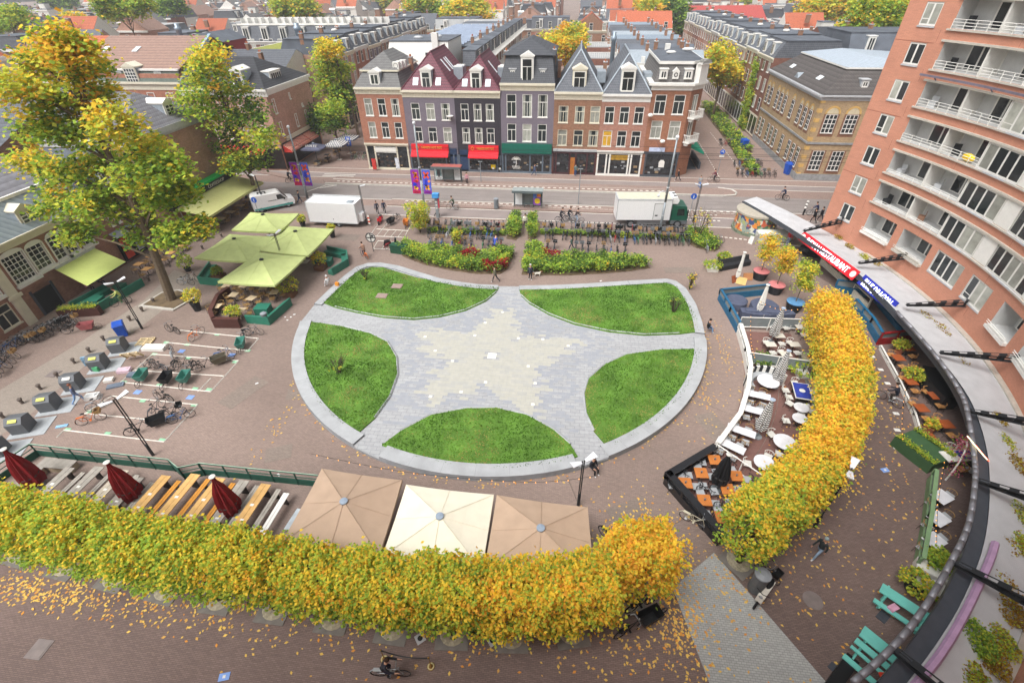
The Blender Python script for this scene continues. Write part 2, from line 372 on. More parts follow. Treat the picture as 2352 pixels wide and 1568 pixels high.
grassm = [mat('grass_base', '#567a2d', .9, .35, sc_=.8, bump=.5), mat('grass_mid', '#688e36', .9, .2, sc_=1.2, kind='leaf'), mat('grass_light', '#8fa052', .9, .2, kind='leaf'), mat('grass_dry', '#a8985e', .9, .2, kind='leaf'), mat('grass_dark', '#4a7028', .9, .2, kind='leaf')]
edge = MB()
def inside(p, poly):
 c_ = False; n = len(poly); j = n-1
 for i in range(n):
  if (poly[i][1] > p[1]) != (poly[j][1] > p[1]) and p[0] < (poly[j][0]-poly[i][0])*(p[1]-poly[i][1])/(poly[j][1]-poly[i][1])+poly[i][0]: c_ = not c_
  j = i
 return c_
from mathutils import noise
def lawn(poly, z, dens=105):
 mb = MB(); n = len(poly); cx = sum(p[0] for p in poly)/n; cy = sum(p[1] for p in poly)/n
 mb.poly([(x, y, z) for x, y in poly], 0)
 for i in range(n):
  a = poly[i]; b = poly[(i+1) % n]; mb.quad((*a, z-.2), (*b, z-.2), (*b, z), (*a, z), 0)
 x0 = min(p[0] for p in poly); x1 = max(p[0] for p in poly); y0 = min(p[1] for p in poly); y1 = max(p[1] for p in poly)
 for k in range(int((x1-x0)*(y1-y0)*dens)):
  p = (R.uniform(x0, x1), R.uniform(y0, y1))
  if not inside(p, poly): continue
  q = 1.25*noise.noise((p[0]*.3, p[1]*.3, 3))+.6*noise.noise((p[0]*1.1, p[1]*1.1, 9))+R.uniform(-.25, .25)
  m = 3 if q > .5 else 2 if q > .2 else 1 if q > -.25 else 4
  h = R.uniform(.03, .09)*(1.4 if m in (1, 4) else .8); a = R.uniform(0, 6.28); w = R.uniform(.03, .06); dx = R.uniform(-.08, .08); dy = R.uniform(-.08, .08)
  mb.add([(p[0]-w*math.cos(a), p[1]-w*math.sin(a), z), (p[0]+w*math.cos(a), p[1]+w*math.sin(a), z), (p[0]+dx, p[1]+dy, z+h)], [(0, 1, 2)], m)
 return mb
LN = dict(a='far left', b='far right', c='left', d='right', e='near')
for k, (o, i) in LAWN.items():
 poly = P2(o+i, ZP+.1)
 n = len(poly)
 tag(lawn(poly, ZP+.1).build('lawn', grassm), 'short green grass of the %s lawn on the round plaza' % LN[k], 'grass', kind='stuff')
 ed = MB()
 ipts = P2(i, ZP)
 for a, b in zip(ipts[:-1], ipts[1:]): ed.path([(*a, ZP+.06), (*b, ZP+.06)], .09, 4)
 tag(ed.build('lawn_edging', granite), 'thin granite edging along the inner curve of the %s lawn' % LN[k], 'edging')
sc0 = W(1130, 817, ZP)
st = MB(); tipR, inR = 6.9, 3.3
def starR(a):
 k = (a-PI/2) % (2*PI/5); k = min(k, 2*PI/5-k)/(PI/5)
 return tipR*(1-k)+inR*k
cells = {}
for iy in range(-30, 31):
 for ix in range(-18, 19):
  x = ix*.62+(.31 if iy % 2 else 0); y = iy*.31
  r = math.hypot(x, y); a = math.atan2(y, x); rr = starR(a)*1.0
  q = (rr-r)/2.0+.5; pr = 1 if q > 1 else 0 if q < 0 else q
  u = R.random()
  if r < .6: continue
  if u < pr: st.quad((sc0.x+x-.3, sc0.y+y-.145, ZP+.004), (sc0.x+x+.3, sc0.y+y-.145, ZP+.004), (sc0.x+x+.3, sc0.y+y+.145, ZP+.004), (sc0.x+x-.3, sc0.y+y+.145, ZP+.004), 0 if R.random() < .75 else 1)
  elif q > -1.2 and R.random() < .5: st.quad((sc0.x+x-.3, sc0.y+y-.145, ZP+.004), (sc0.x+x+.3, sc0.y+y-.145, ZP+.004), (sc0.x+x+.3, sc0.y+y+.145, ZP+.004), (sc0.x+x-.3, sc0.y+y+.145, ZP+.004), 2)
struct('star_inlay', st, [mat('star_slab', '#aeaca2', .75, .06), mat('star_slab_warm', '#a9a8a2', .75, .06), mat('star_slab_dark', '#96999f', .75, .06)])
spm = mat('spot_glass', '#efece0', .3, .02); spme = MB().bx(-.11, .11, -.11, .11, 0, .016).mesh('ground_light', spm)
for i in range(5):
 for j, (r, o) in enumerate(((6.2, 0), (3.1, PI/5), (4.6, .28))):
  a = PI/2+i*2*PI/5+o; p_ = bpy.data.objects.new('ground_light', spme); COL.objects.link(p_); p_.location = (sc0.x+r*math.cos(a), sc0.y+r*math.sin(a), ZP+.004)
  tag(p_, '%s glass light anticlockwise from the far tip, %s circle of the star' % (nth(i), ('outer', 'inner', 'middle')[j]), 'ground light', 'small glass lights set in the paved star')
tag(MB().box((sc0.x, sc0.y, ZP+.01), (.66, .66, .02)).build('centre_plate', spm), 'bright square plate at the very centre of the paved star', 'plate')
sm_ = MB()
for r_, a_0, a_1 in ((RR+5.2, -1.2, -.1),):
 q_ = [(CX+r_*math.cos(a_0+(a_1-a_0)*i/40), CY+r_*math.sin(a_0+(a_1-a_0)*i/40), .002) for i in range(41)]
 for a_, b_ in zip(q_, q_[1:]): sm_.path([a_, b_], .022, 4)
for k in range(4): an = -1.2+k*.34; sm_.path([(CX+(RR+.3)*math.cos(an), CY+(RR+.3)*math.sin(an), .002), (CX+(RR+5.2)*math.cos(an), CY+(RR+5.2)*math.sin(an), .002)], .03, 4)
struct('paving_seam', sm_, mat('seam', '#7f7168', .9, .2))
pt_ = MB()
for px, py, w1, w2, rz_ in ((700, 900, 2.5, 1.2, .3), (560, 900, 3.2, 1.5, 1.2), (1450, 1180, 2.4, 1.6, .5), (1560, 620, 3, 1.2, .1), (640, 1040, 1.6, 1.2, .4), (1640, 980, 1.5, 2.5, .4), (800, 545, 2.5, 1.6, 0)):
 w_ = W(px, py, .003); pt_.box((w_.x, w_.y, .001), (w1, w2, .006), 0, rz=rz_)
struct('repaired_patches', pt_, mat('repair_brick', '#867970', .9, .1, kind='pave', sc_=9, p=dict(w=.21, h=.07, m=.012, lo=.86, hi=1.12, mo=.8)))
cov = mat('manhole_cover', '#7b716e', .6, .15)
for x, y, s, l in ((912, 657, 1.0, 'upper square brown hatch in the far left lawn'), (877, 679, 1.0, 'lower square brown hatch in the far left lawn')):
 w = W(x, y, ZP+.13); o = MB().box((0, 0, 0), (s, s*.8, .05)).box((0, 0, .03), (s*.86, s*.66, .03)).build('inspection_hatch', mat('hatch', '#97837b', .8, .1)); o.location = w; tag(o, l, 'hatch')
lf = MB()
def leafat(x, y, z=.012):
 s = R.uniform(.05, .11); a = R.uniform(0, 6.28); c_, s_ = math.cos(a)*s, math.sin(a)*s
 lf.add([(x-c_, y-s_, z), (x+s_*.6, y-c_*.6, z+R.uniform(0, .02)), (x+c_, y+s_, z+.005), (x-s_*.6, y+c_*.6, z+R.uniform(0, .02))], [(0, 1, 2, 3)], R.choice((0, 0, 0, 1, 1, 2)))
def scatter(n, cx, cy, sx, sy):
 for _ in range(n):
  x, y = R.gauss(cx, sx), R.gauss(cy, sy)
  if (x-CX)**2+(y-CY)**2 < RR**2+3: continue
  leafat(x, y)
for px, py, n, sx, sy in ((60, 1350, 260, 1.6, .45), (200, 1370, 240, 2, .5), (420, 1400, 180, 2, .6), (700, 1440, 120, 2.5, .8), (1560, 1420, 260, .7, 1.0), (1560, 1500, 120, .9, 1.0), (1500, 1230, 260, 1.6, 1.5), (1650, 1350, 160, 1.8, 1.2), (1850, 1250, 160, 1.8, 2), (1980, 1100, 150, 1.6, 2.2), (2020, 950, 120, 1.2, 3), (1200, 1500, 90, 4, .8), (1400, 1480, 80, 1.5, .6), (1620, 900, 90, .7, 2.5), (640, 970, 40, .3, 2.2), (1660, 800, 60, .3, 2.5), (1000, 1480, 60, 4, 1)):
 w = W(px, py); scatter(n, w.x, w.y, sx, sy)
for _ in range(150):
 a = R.uniform(-2.6, .2); r = RR+abs(R.gauss(.1, .25)); leafat(CX+r*math.cos(a), CY+r*math.sin(a))
for _ in range(500): leafat(R.uniform(8, 24), R.uniform(6, 34))
tag(lf.build('fallen_leaves', [mat('leaf_litter_yellow', '#d9b45a', .8, .1), mat('leaf_litter_tan', '#c79a52', .8, .1), mat('leaf_litter_orange', '#cf8d3c', .8, .1)]), 'yellow and tan fallen leaves scattered over the brick paving', 'fallen leaves', kind='stuff')
li = MB()
for px, py in ((660, 735), (668, 728), (676, 722), (655, 728), (945, 1195), (1060, 1190), (1220, 1200), (590, 880), (640, 1090), (975, 630), (1360, 590), (1380, 645), (1575, 1190), (1700, 620), (1230, 960), (720, 760)):
 w = W(px, py, .02); li.box(w, (.18*R.uniform(.5, 1.4), .12, .02), 0, rz=R.uniform(0, 3))
tag(li.build('litter', mat('litter_white', '#dcdcdc', .8, .05)), 'small scraps of white paper litter scattered on the paving', 'litter', kind='stuff')
ln = MB()
for px, py in ((1940, 1568-300), ): pass
for px, py, lb in ((515, 1553, 'at the bottom edge of the square'), (2033, 1079, 'beside the leaning double-headed lamp')):
 w = W(px, py, .012); o = MB().box((0, 0, 0), (.45, .3, .02)).box((0, 0, .012), (.12, .12, .01), 1).build('paving_sticker', [mat('sticker_blue', '#7fa0dc', .6, .05), white]); o.location = w; o.rotation_euler.z = .3; tag(o, 'pale blue rectangular sticker on shaded brick '+lb, 'ground sticker')
for px, py, lb in ((825, 1472-10, 'left'), (1132, 1470, 'centre'), (965, 1466, 'middle')):
 pass
for px, py, lb in ((965, 1465, 'left'), (1131, 1470, 'right')):
 w = W(px, py, .01); o = MB().box((0, 0, 0), (.42, .42, .03)).lathe([(.12, .015), (.12, .025)], 12, 1).build('drain_cover', [greyw, dark]); o.location = w; o.rotation_euler.z = .7; tag(o, '%s one of two small grey drain covers below the lime hedge' % lb, 'drain cover')
for px, py, r, lb in ((1867, 1378, .45, 'round dark manhole cover on the brick beside grey strip'), (123, 858, .5, 'square dark manhole in the grey lane at left'), (90, 1490, .5, 'square grey manhole at the lower left corner')):
 w = W(px, py, .01); o = (MB().lathe([(r, 0), (r, .015), (r*.85, .018)], 20) if 'round' in lb else MB().box((0, 0, 0), (r*1.6, r*1.6, .03)).box((0, 0, .02), (r*1.3, r*1.3, .02))).build('manhole_cover', cov); o.location = w; tag(o, lb, 'manhole')
# BUILDINGS
def bmat(n, h, **k): return mat(n, h, .85, .1, kind='brick', sc_=1.5, **k)
b_red = bmat('red_brick', '#a2705c'); b_brown = bmat('brown_brick', '#8d6a55'); b_pink = bmat('pinkish_brick', '#b08a79'); b_yel = bmat('yellow_brick', '#a89070')
b_grey = mat('mauve_grey_painted_brick', '#726a74', .75, .06); b_blk = mat('black_painted_brick', '#37333a', .7, .06); b_dark = bmat('dark_red_brick', '#7d5548')
wstone = mat('white_stone', '#cfccc4', .7, .06); plinth = mat('dark_plinth', '#474b52', .8, .1)
def flat(u, d, z): return (u, d, z)
def wallgrid(mb, mp, u0, u1, z0, z1, holes, dep=.18, m=0, mr=0, step=None):
 us = {u0, u1}; zs = {z0, z1}
 for a, b, c_, d_ in holes: us |= {a, b}; zs |= {c_, d_}
 if step:
  n = int((u1-u0)/step)+1
  for i in range(n): us.add(u0+(u1-u0)*i/n)
 us = sorted(x for x in us if u0 <= x <= u1); zs = sorted(z for z in zs if z0 <= z <= z1)
 us = [us[0]]+[b for a, b in zip(us, us[1:]) if b-a > 1e-4]
 for i in range(len(us)-1):
  zi = z0
  for j in range(len(zs)-1):
   cu, cz = (us[i]+us[i+1])/2, (zs[j]+zs[j+1])/2
   if any(a < cu < b and c_ < cz < d_ for a, b, c_, d_ in holes): continue
   mb.quad(mp(us[i], 0, zs[j]), mp(us[i+1], 0, zs[j]), mp(us[i+1], 0, zs[j+1]), mp(us[i], 0, zs[j+1]), m)
 for a, b, c_, d_ in holes:
  seg_ = [u for u in us if a-1e-6 <= u <= b+1e-6]
  for p, q in zip(seg_, seg_[1:]):
   mb.quad(mp(p, 0, c_), mp(p, dep, c_), mp(q, dep, c_), mp(q, 0, c_), mr); mb.quad(mp(p, 0, d_), mp(q, 0, d_), mp(q, dep, d_), mp(p, dep, d_), mr)
   mb.quad(mp(p, dep, c_), mp(p, dep, d_), mp(q, dep, d_), mp(q, dep, c_), mr)
  mb.quad(mp(a, 0, c_), mp(a, 0, d_), mp(a, dep, d_), mp(a, dep, c_), mr); mb.quad(mp(b, 0, c_), mp(b, dep, c_), mp(b, dep, d_), mp(b, 0, d_), mr)
 return mb
WC = {}
def winmeshes(w, h, style, fm):
 key = (round(w, 2), round(h, 2), style, fm.name)
 if key in WC: return WC[key]
 f = MB(); t = .085
 f.bx(-w/2, -w/2+t, -.05, .1, 0, h).bx(w/2-t, w/2, -.05, .1, 0, h).bx(-w/2+t, w/2-t, -.05, .1, 0, t).bx(-w/2+t, w/2-t, -.05, .1, h-t, h)
 f.bx(-w/2-.06, w/2+.06, -.14, -.052, -.1, .04)
 zt = h*.66
 if style in ('T', 'X', 'C'):
  f.bx(-w/2+t, w/2-t, -.03, .08, zt-.04, zt+.04); f.bx(-.035, .035, -.028, .078, t, zt-.04)
 if style == '2': f.bx(-.05, .05, -.03, .08, t, h-t)
 if style == '1': f.bx(-w/2+t, w/2-t, -.03, .08, h*.5-.03, h*.5+.03)
 if style == 'G':
  n = max(2, int(w/.38)); k = max(3, int(h/.4))
  for i in range(1, n): f.bx(-w/2+w*i/n-.02, -w/2+w*i/n+.02, -.03, .05, t, h-t)
  for i in range(1, k): f.bx(-w/2+t, w/2-t, -.028, .048, h*i/k-.02, h*i/k+.02)
 fme = f.mesh('window', fm)
 pm = MB(); pm.quad((-w/2+t, .03, t), (w/2-t, .03, t), (w/2-t, .03, h-t), (-w/2+t, .03, h-t), 0)
 pme = [pm.mesh('pane', glass)]
 pm2 = MB(); pm2.quad((-w/2+t, .03, t), (w/2-t, .03, t), (w/2-t, .03, h-t), (-w/2+t, .03, h-t), 0)
 a = (w-2*t)*.27; pm2.quad((-w/2+t, .025, t), (-w/2+t+a, .025, t), (-w/2+t+a, .025, h-t), (-w/2+t, .025, h-t), 1); pm2.quad((w/2-t-a, .025, t), (w/2-t, .025, t), (w/2-t, .025, h-t), (w/2-t-a, .025, h-t), 1)
 pme.append(pm2.mesh('pane', [glass, glassl])); pm3 = MB().quad((-w/2+t, .03, t), (w/2-t, .03, t), (w/2-t, .03, h-t), (-w/2+t, .03, h-t), 0); pme.append(pm3.mesh('pane', glassl))
 WC[key] = (fme, pme); return WC[key]
def window(par, u, z, w, h, style='T', fm=None, y=.08, rz=0, x0=None, sub=True, pane=None):
 fme, pme = winmeshes(w, h, style, fm or white)
 o = part('window', fme, par, (u, y, z), rz)
 if sub:
  me = R.choice((pme[0], pme[1], pme[0], pme[2])) if pane is None else pme[pane]
  part('pane', me, o)
 return o
WF = {}
def WFAR(w, h, style, fm, gi=None):
 key = (round(w, 2), round(h, 2), style, fm.name, gi)
 if key in WF: return WF[key]
 f = MB(); f.bx(-w/2, w/2, -.05, .02, 0, h).bx(-w/2-.05, w/2+.05, -.12, -.051, -.08, .02); t = .09; zt = h*.64
 def gq(a, b, c_, d_, m): f.quad((a, -.055, c_), (b, -.055, c_), (b, -.055, d_), (a, -.055, d_), m)
 g = 1 if gi is None else gi
 if style in ('T', 'X', 'C'): gq(-w/2+t, w/2-t, zt+.04, h-t, g); gq(-w/2+t, -.035, t, zt-.04, g); gq(.035, w/2-t, t, zt-.04, g)
 elif style == '2': gq(-w/2+t, -.05, t, h-t, g); gq(.05, w/2-t, t, h-t, g)
 elif style == 'G':
  n = max(2, int(w/.45)); k = 4
  for i in range(n):
   for j in range(k): gq(-w/2+w*i/n+.05, -w/2+w*(i+1)/n-.05, h*j/k+.05, h*(j+1)/k-.05, g)
 elif style == '5':
  for i in range(5): gq(-w/2+w*i/5+.05, -w/2+w*(i+1)/5-.05, t, h-t, g)
 else: gq(-w/2+t, w/2-t, t, h*.5-.03, g); gq(-w/2+t, w/2-t, h*.5+.03, h-t, g)
 WF[key] = f.mesh('window', [fm, glass, glassl]); return WF[key]
def dormer(par, u, z, w, h, y, dep, pm=None, wm=None, ped=True, style='T', rm_=None, rz=0):
 pm = pm or white
 b = MB(); b.bx(-w/2, w/2, 0, dep, 0, h, 0)
 b.bx(-w/2-.08, w/2+.08, -.1, dep, h, h+.12, 0)
 if ped: b.prismy([(-w/2-.12, h+.12), (w/2+.12, h+.12), (0, h+.12+w*.28)], -.12, dep, 0)
 s = MB().quad((-w/2-.01, .1, .1), (-w/2-.01, dep, .1), (-w/2-.01, dep, h-.05), (-w/2-.01, .1, h-.05)); s2 = MB().quad((w/2+.01, .1, .1), (w/2+.01, .1, h-.05), (w/2+.01, dep, h-.05), (w/2+.01, dep, .1))
 o = b.build('dormer', pm, par, loc=(u, y, z), rz=rz); s.build('cheek', zinc, o); s2.build('cheek', zinc, o)
 fme, pme = winmeshes(w-.35, h-.3, style, white)
 wo_ = part('window', fme, o, (0, -.06, .14)); wo_.scale = (1, .5, 1); wo_.data = WFAR(w-.35, h-.3, style, white)
 return o
def chimney(par, x, y, z, h=1.0, m=None, s=.5):
 c_ = MB(); c_.bx(x-s/2, x+s/2, y-s*.7, y+s*.7, z-.8, z+h, 0); c_.bx(x-s/2-.06, x+s/2+.06, y-s*.7-.06, y+s*.7+.06, z+h, z+h+.1, 1)
 for k in (-.25, .12): c_.tube((x, y+k, z+h+.1), (x, y+k, z+h+.4), .1, 6, 2)
 return c_.build('chimney', [m or b_brown, greyw, mat('clay_pot', '#b06a48', .8)], par)
def facade(par, w, d, h, wm, holes, z0=0, hb=None, back=None):
 mb = MB(); wallgrid(mb, flat, 0, w, z0, h, holes)
 mb.quad((0, 0, z0), (0, 0, h), (0, d, h), (0, d, z0)); mb.quad((w, 0, z0), (w, d, z0), (w, d, h), (w, 0, h)); mb.quad((0, d, z0), (0, d, h), (w, d, h), (w, d, z0)); mb.quad((0, 0, h), (w, 0, h), (w, d, h), (0, d, h))
 return mb.build('wall', wm, par)
def cornice(par, x0, x1, z0, z1, m, out=.35, y=0, blocks=True):
 c_ = MB(); hh = z1-z0
 c_.bx(x0, x1, y-.06, y-.001, z0, z0+hh*.55); c_.bx(x0, x1, y-.16, y-.001, z0+hh*.55, z0+hh*.72); c_.bx(x0-.05, x1+.05, y-out, y-.001, z0+hh*.72, z1)
 if blocks:
  n = int((x1-x0)/.45)
  for i in range(n+1):
   x = x0+(x1-x0-.14)*i/n; c_.bx(x, x+.14, y-.2, y-.061, z0+hh*.3, z0+hh*.55)
 return c_.build('cornice', m, par)
def solid(name, par, vs, fs, m): return MB().add(vs, fs).build(name, m, par)
Y0 = 74.2
GR = 'row of gabled town houses facing the tram street'
def tidy(t): return t
def shopfront(par, w, h, frame, bays, fasc=None, lit=False, inter='#3a3026', z0=0, door=None):
 f = MB(); f.bx(0, w, -.1, -.01, h-.28, h); f.bx(0, w, -.1, -.01, 0, .3)
 for x in bays: f.bx(x-.11, x+.11, -.14, -.001, 0, h)
 o = f.build('shopfront', frame, par)
 gl_ = MB()
 for a, b in zip(bays, bays[1:]): gl_.quad((a+.11, -.015, .3), (b-.11, -.015, .3), (b-.11, -.015, h-.28), (a+.11, -.015, h-.28))
 gl_.build('shop_glass', mat('shop_glass', '#23262a', .1, .6, sc_=1.3, spec=.7), o)
 it = MB()
 for k in range(int(w*2.2)):
  x = R.uniform(.4, w-.4); z = R.uniform(.45, h*.6); s = R.uniform(.1, .3); it.quad((x-s, -.02, z-s*.6), (x+s, -.02, z-s*.6), (x+s, -.02, z+s*.6), (x-s, -.02, z+s*.6), R.randrange(3))
 it.build('display', [mat('shop_goods_tan', '#8f7a5c', .7, .3), mat('shop_goods_grey', '#8a8d90', .6, .3), mat('shop_goods_dark', '#4a3a34', .7, .3)], o)
 return o
TXT = []
def text(s, size, m, par=None, loc=(0, 0, 0), rot=(PI/2, 0, 0), ext=.02, name='lettering', ax='CENTER', sx=1, bold=0.0, shear=0):
 c_ = bpy.data.curves.new(name, 'FONT'); c_.body = s; c_.size = size; c_.extrude = ext; c_.align_x = ax; c_.align_y = 'CENTER'; c_.offset = bold; c_.shear = shear; c_.resolution_u = 2
 o = bpy.data.objects.new(name, c_); COL.objects.link(o); c_.materials.append(m); o.parent = par; o.location = loc; o.rotation_euler = rot; o.scale = (sx, 1, 1); TXT.append(o)
 return o
# house 1: red brick, grey tiled mansard
def HSE(label, x0, x1, d, name='town_house', g=GR): return thing(name, label, 'house', (x0, Y0, 0), 0, g)
t = HSE('red brick corner house with white shop front and grey tiled mansard roof', -31.95, -24.98, 13.6); w = 6.95
us = [1.65, 3.68, 5.72]
facade(t, w, 13.6, 11.5, b_red, [(u-.6, u+.6, 7.8, 10.15) for u in us]+[(u-.58, u+.58, 4.7, 6.95) for u in us])
for u in us: window(t, u, 7.8, 1.2, 2.35, 'T'); window(t, u, 4.7, 1.16, 2.25, 'T')
cornice(t, 0, w, 10.7, 11.6, cream)
m = MB(); a, b = .9, 1.9
m.add([(0, -.1, 11.6), (w, -.1, 11.6), (w, 13.6, 11.6), (0, 13.6, 11.6), (a, b, 13.35), (w-a, b, 13.35), (w-a, 11.5, 13.35), (a, 11.5, 13.35)], [(0, 1, 5, 4), (1, 2, 6, 5), (2, 3, 7, 6), (3, 0, 4, 7)])
m.add([(a-.3, b-.3, 13.5), (w-a+.3, b-.3, 13.5), (w-a+.3, 11.7, 13.5), (a-.3, 11.7, 13.5), (w/2, 4.6, 15.6), (w/2, 9, 15.6)], [(0, 1, 4), (1, 2, 5, 4), (2, 3, 5), (3, 0, 4, 5)])
rf = m.build('roof', tile_g, t); MB().bx(a-.3, w-a+.3, b-.35, b-.2, 13.35, 13.55).bx(w-a+.2, w-a+.35, b-.2, 11.7, 13.35, 13.55).bx(a-.35, a-.2, b-.2, 11.7, 13.35, 13.55).build('ledge', cream, rf)
dormer(t, 3.1, 11.75, 1.5, 1.6, .35, 2.2, pm=white, style='2'); chimney(t, 6.4, 8, 13.4)
ac = MB()
for q in ((5.9, 2.4), (6.1, 3.4), (6.3, 4.4)): ac.bx(q[0]-.45, q[0]+.45, q[1]-.35, q[1]+.35, 13.6, 14.5, 0); ac.ring((q[0], q[1]-.36, 14.05), .3, .03, 'y', 10, 3, 1)
ac.build('air_conditioner', [white, dark], t)
shopfront(t, w, 3.75, cream, [.2, 1.5, 5.0, 6.75]); MB().bx(0, w, -.3, -.14, 3.75, 3.95).build('shop_cornice', cream, t)
sb = MB(); sb.bx(1.6, 4.9, -.2, -.145, 2.6, 3.4).build('sign_board', white, t)
# house 2 and 3: purple roofs
def purple(label, x0, w, wm, us, ridge, wd, pipes):
 t = HSE(label, x0, x0+w, 12.6)
 facade(t, w, 12.6, 11.2, wm, [(u-wd/2, u+wd/2, 7.35, 9.6) for u in us]+[(u-wd/2, u+wd/2, 4.25, 6.37) for u in us])
 for u in us: window(t, u, 7.35, wd, 2.25, 'T'); window(t, u, 4.25, wd, 2.12, 'T')
 cornice(t, 0, w, 10.35, 11.3, cream)
 m = MB(); m.add([(0, -.15, 11.3), (w, -.15, 11.3), (w, 12.6, 11.3), (0, 12.6, 11.3), (w/2, 3.4, ridge), (w/2, 12.6, ridge)], [(0, 1, 4), (1, 2, 5, 4), (2, 3, 5), (3, 0, 4, 5)])
 rf = m.build('roof', tile_p, t)
 rc = MB(); rc.path([(w/2, 3.4, ridge+.05), (w/2, 12.6, ridge+.05)], .1, 5).path([(0, -.15, 11.35), (w/2, 3.4, ridge+.05)], .09, 5).path([(w, -.15, 11.35), (w/2, 3.4, ridge+.05)], .09, 5); rc.build('ridge_tiles', tile_p, rf)
 dormer(t, w/2-.1, 11.35, 1.55, 2.35, .25, 2.6)
 k = (ridge-11.3)/3.55; hy = math.atan2(ridge-11.3, 3.55)
 sk = MB()
 for u in (w/2-1.75, w/2+1.55): sk.box((u, .62, 11.3+.77*k+.05), (.75, 1.1, .08), 0, rx=hy)
 sk.build('skylight', mat('skylight_glass', '#b9c3cc', .15, .05, spec=.8), rf)
 sk = MB(); sl_ = math.atan2(ridge-11.3, w/2)
 for y in pipes:
  x = w/2+w*.22; z = ridge-(ridge-11.3)*(x-w/2)/(w/2)+.05; sk.box((x, y, z), (2.0, .35, .08), 0, ry=sl_)
 sk.build('skylight', mat('skylight_pale', '#dfe6ea', .2, .03), rf)
 v = MB(); v.box((w-.4, 7, 12.6), (1.4, 2.6, 1.6)); v.build('valley_box', zinc, t); v2 = MB(); v2.box((w-.5, 6.4, 13.45), (1.2, .8, .15)).box((w-.4, 7.7, 13.45), (1.2, .8, .15)); v2.build('rooflight', white, t)
 return t
t = purple('mauve-grey house with wide purple tiled gable roof and left red awning', -24.98, 7.6, b_grey, [1.72, 3.95, 6.2], 15.6, 1.28, (5.2, 7.0, 8.0))
shopfront(t, w := 7.6, 2.5, mat('blue_grey_paint', '#5a626e', .6), [.15, 5.7, 6.9, 7.5]); RED = mat('red_awning', '#d3202c', .7, .05); GOLD = mat('gold_letters', '#e0a03a', .6, .05)
def redawn(t, x0, x1, z0, z1):
 a = MB().prismx([(-.02, z1), (-.25, z1-.1), (-1.0, z0+.45), (-1.0, z0), (-.95, z0), (-.95, z0+.4), (-.02, z1-.25)], x0, x1).build('awning', RED, t)
 text('TOKOSHOP 27', .5, GOLD, a, ((x0+x1)/2+.3, -.72, (z0+z1)/2+.28), (math.atan2(z1-z0-.55, .78), 0, 0), sx=.8, bold=.01) if False else None
 sg = MB().bx(x0+.05, x1-.05, -.12, -.06, z1-.05, z1+.0);
 L_ = MB()
 return a
a = MB().bx(.45, 6.2, -.3, -.02, 3.05, 3.95).build('fascia', RED, t); text("YANG'S HOT POT", .42, GOLD, a, (3.6, -.31, 3.52), sx=.95, bold=.012) ; MB().ring((1.35, -.31, 3.5), .24, .04, 'y', 12, 4).build('emblem', GOLD, a)
MB().prismx([(-.05, 3.04), (-.32, 3.04), (-1.1, 2.45), (-1.1, 2.3), (-1.05, 2.3), (-1.05, 2.42), (-.05, 2.9)], .45, 6.2).build('awning', RED, t)
MB().bx(6.25, 7.4, -.1, -.02, 0, 3.4).build('door', mat('navy_door', '#2c3c58', .5), t)
MB().lathe([(0, 0), (.45, .05), (.5, .15)], 12).build('dish', white, t, loc=(6.9, -.5, 7.9))
t = purple('black painted brick house with narrow purple roof and right red awning', -17.38, 6.65, b_blk, [1.42, 3.3, 5.1], 15.1, 1.15, (6.0,))
shopfront(t, 6.6, 2.5, mat('blue_grey_paint', '#5a626e'), [.15, 1.6, 6.0, 6.5])
a = MB().bx(1.7, 6.25, -.3, -.02, 3.05, 3.95).build('fascia', RED, t); text("YANG'S HOT POT", .38, GOLD, a, (4.25, -.31, 3.52), sx=.85, bold=.012); MB().ring((2.3, -.31, 3.5), .22, .04, 'y', 12, 4).build('emblem', GOLD, a)
MB().prismx([(-.05, 3.04), (-.32, 3.04), (-1.1, 2.45), (-1.1, 2.3), (-1.05, 2.3), (-1.05, 2.42), (-.05, 2.9)], 1.7, 6.25).build('awning', RED, t)
MB().bx(.3, 1.5, -.1, -.02, 0, 3.3).build('door', mat('navy_door', '#2c3c58'), t)
# house 4
t = HSE('mauve-grey house with dark mansard roof above a dark green fascia', -10.7, -3.1, 13); w = 7.6
us = [1.55, 3.8, 6.0]
facade(t, w, 13, 12.2, b_grey, [(u-.68, u+.68, 7.95, 10.9) for u in us]+[(u-.65, u+.65, 4.6, 7.03) for u in us])
for u in us: window(t, u, 7.95, 1.36, 2.95, 'T'); window(t, u, 4.6, 1.3, 2.43, 'T')
cornice(t, 0, w, 11.35, 12.3, cream)
m = MB(); m.add([(0, -.1, 12.3), (w, -.1, 12.3), (w, 13, 12.3), (0, 13, 12.3), (.7, 1.3, 15.4), (w-.5, 1.3, 15.4), (w-.5, 12, 15.4), (.7, 12, 15.4)], [(0, 1, 5, 4), (1, 2, 6, 5), (2, 3, 7, 6), (3, 0, 4, 7)])
m.add([(.2, .9, 15.5), (w-.1, .9, 15.5), (w-.1, 12.2, 15.5), (.2, 12.2, 15.5), (w/2, 4.5, 17.2), (w/2, 9.5, 17.2)], [(0, 1, 4), (1, 2, 5, 4), (2, 3, 5), (3, 0, 4, 5)])
rf = m.build('roof', mat('dark_slate', '#4c4e53', .6, .12, kind='rows', p=dict(r=.25, c=.3)), t)
dormer(t, 3.75, 12.4, 1.75, 3.0, .15, 2.4)
for u in (1.7, 5.85): dormer(t, u, 12.8, .95, 1.1, .55, .8, ped=False, style='2', pm=greyw)
chimney(t, .5, 3.5, 14.5, 1.2); chimney(t, 7.1, 5.5, 14.5, 1.2)
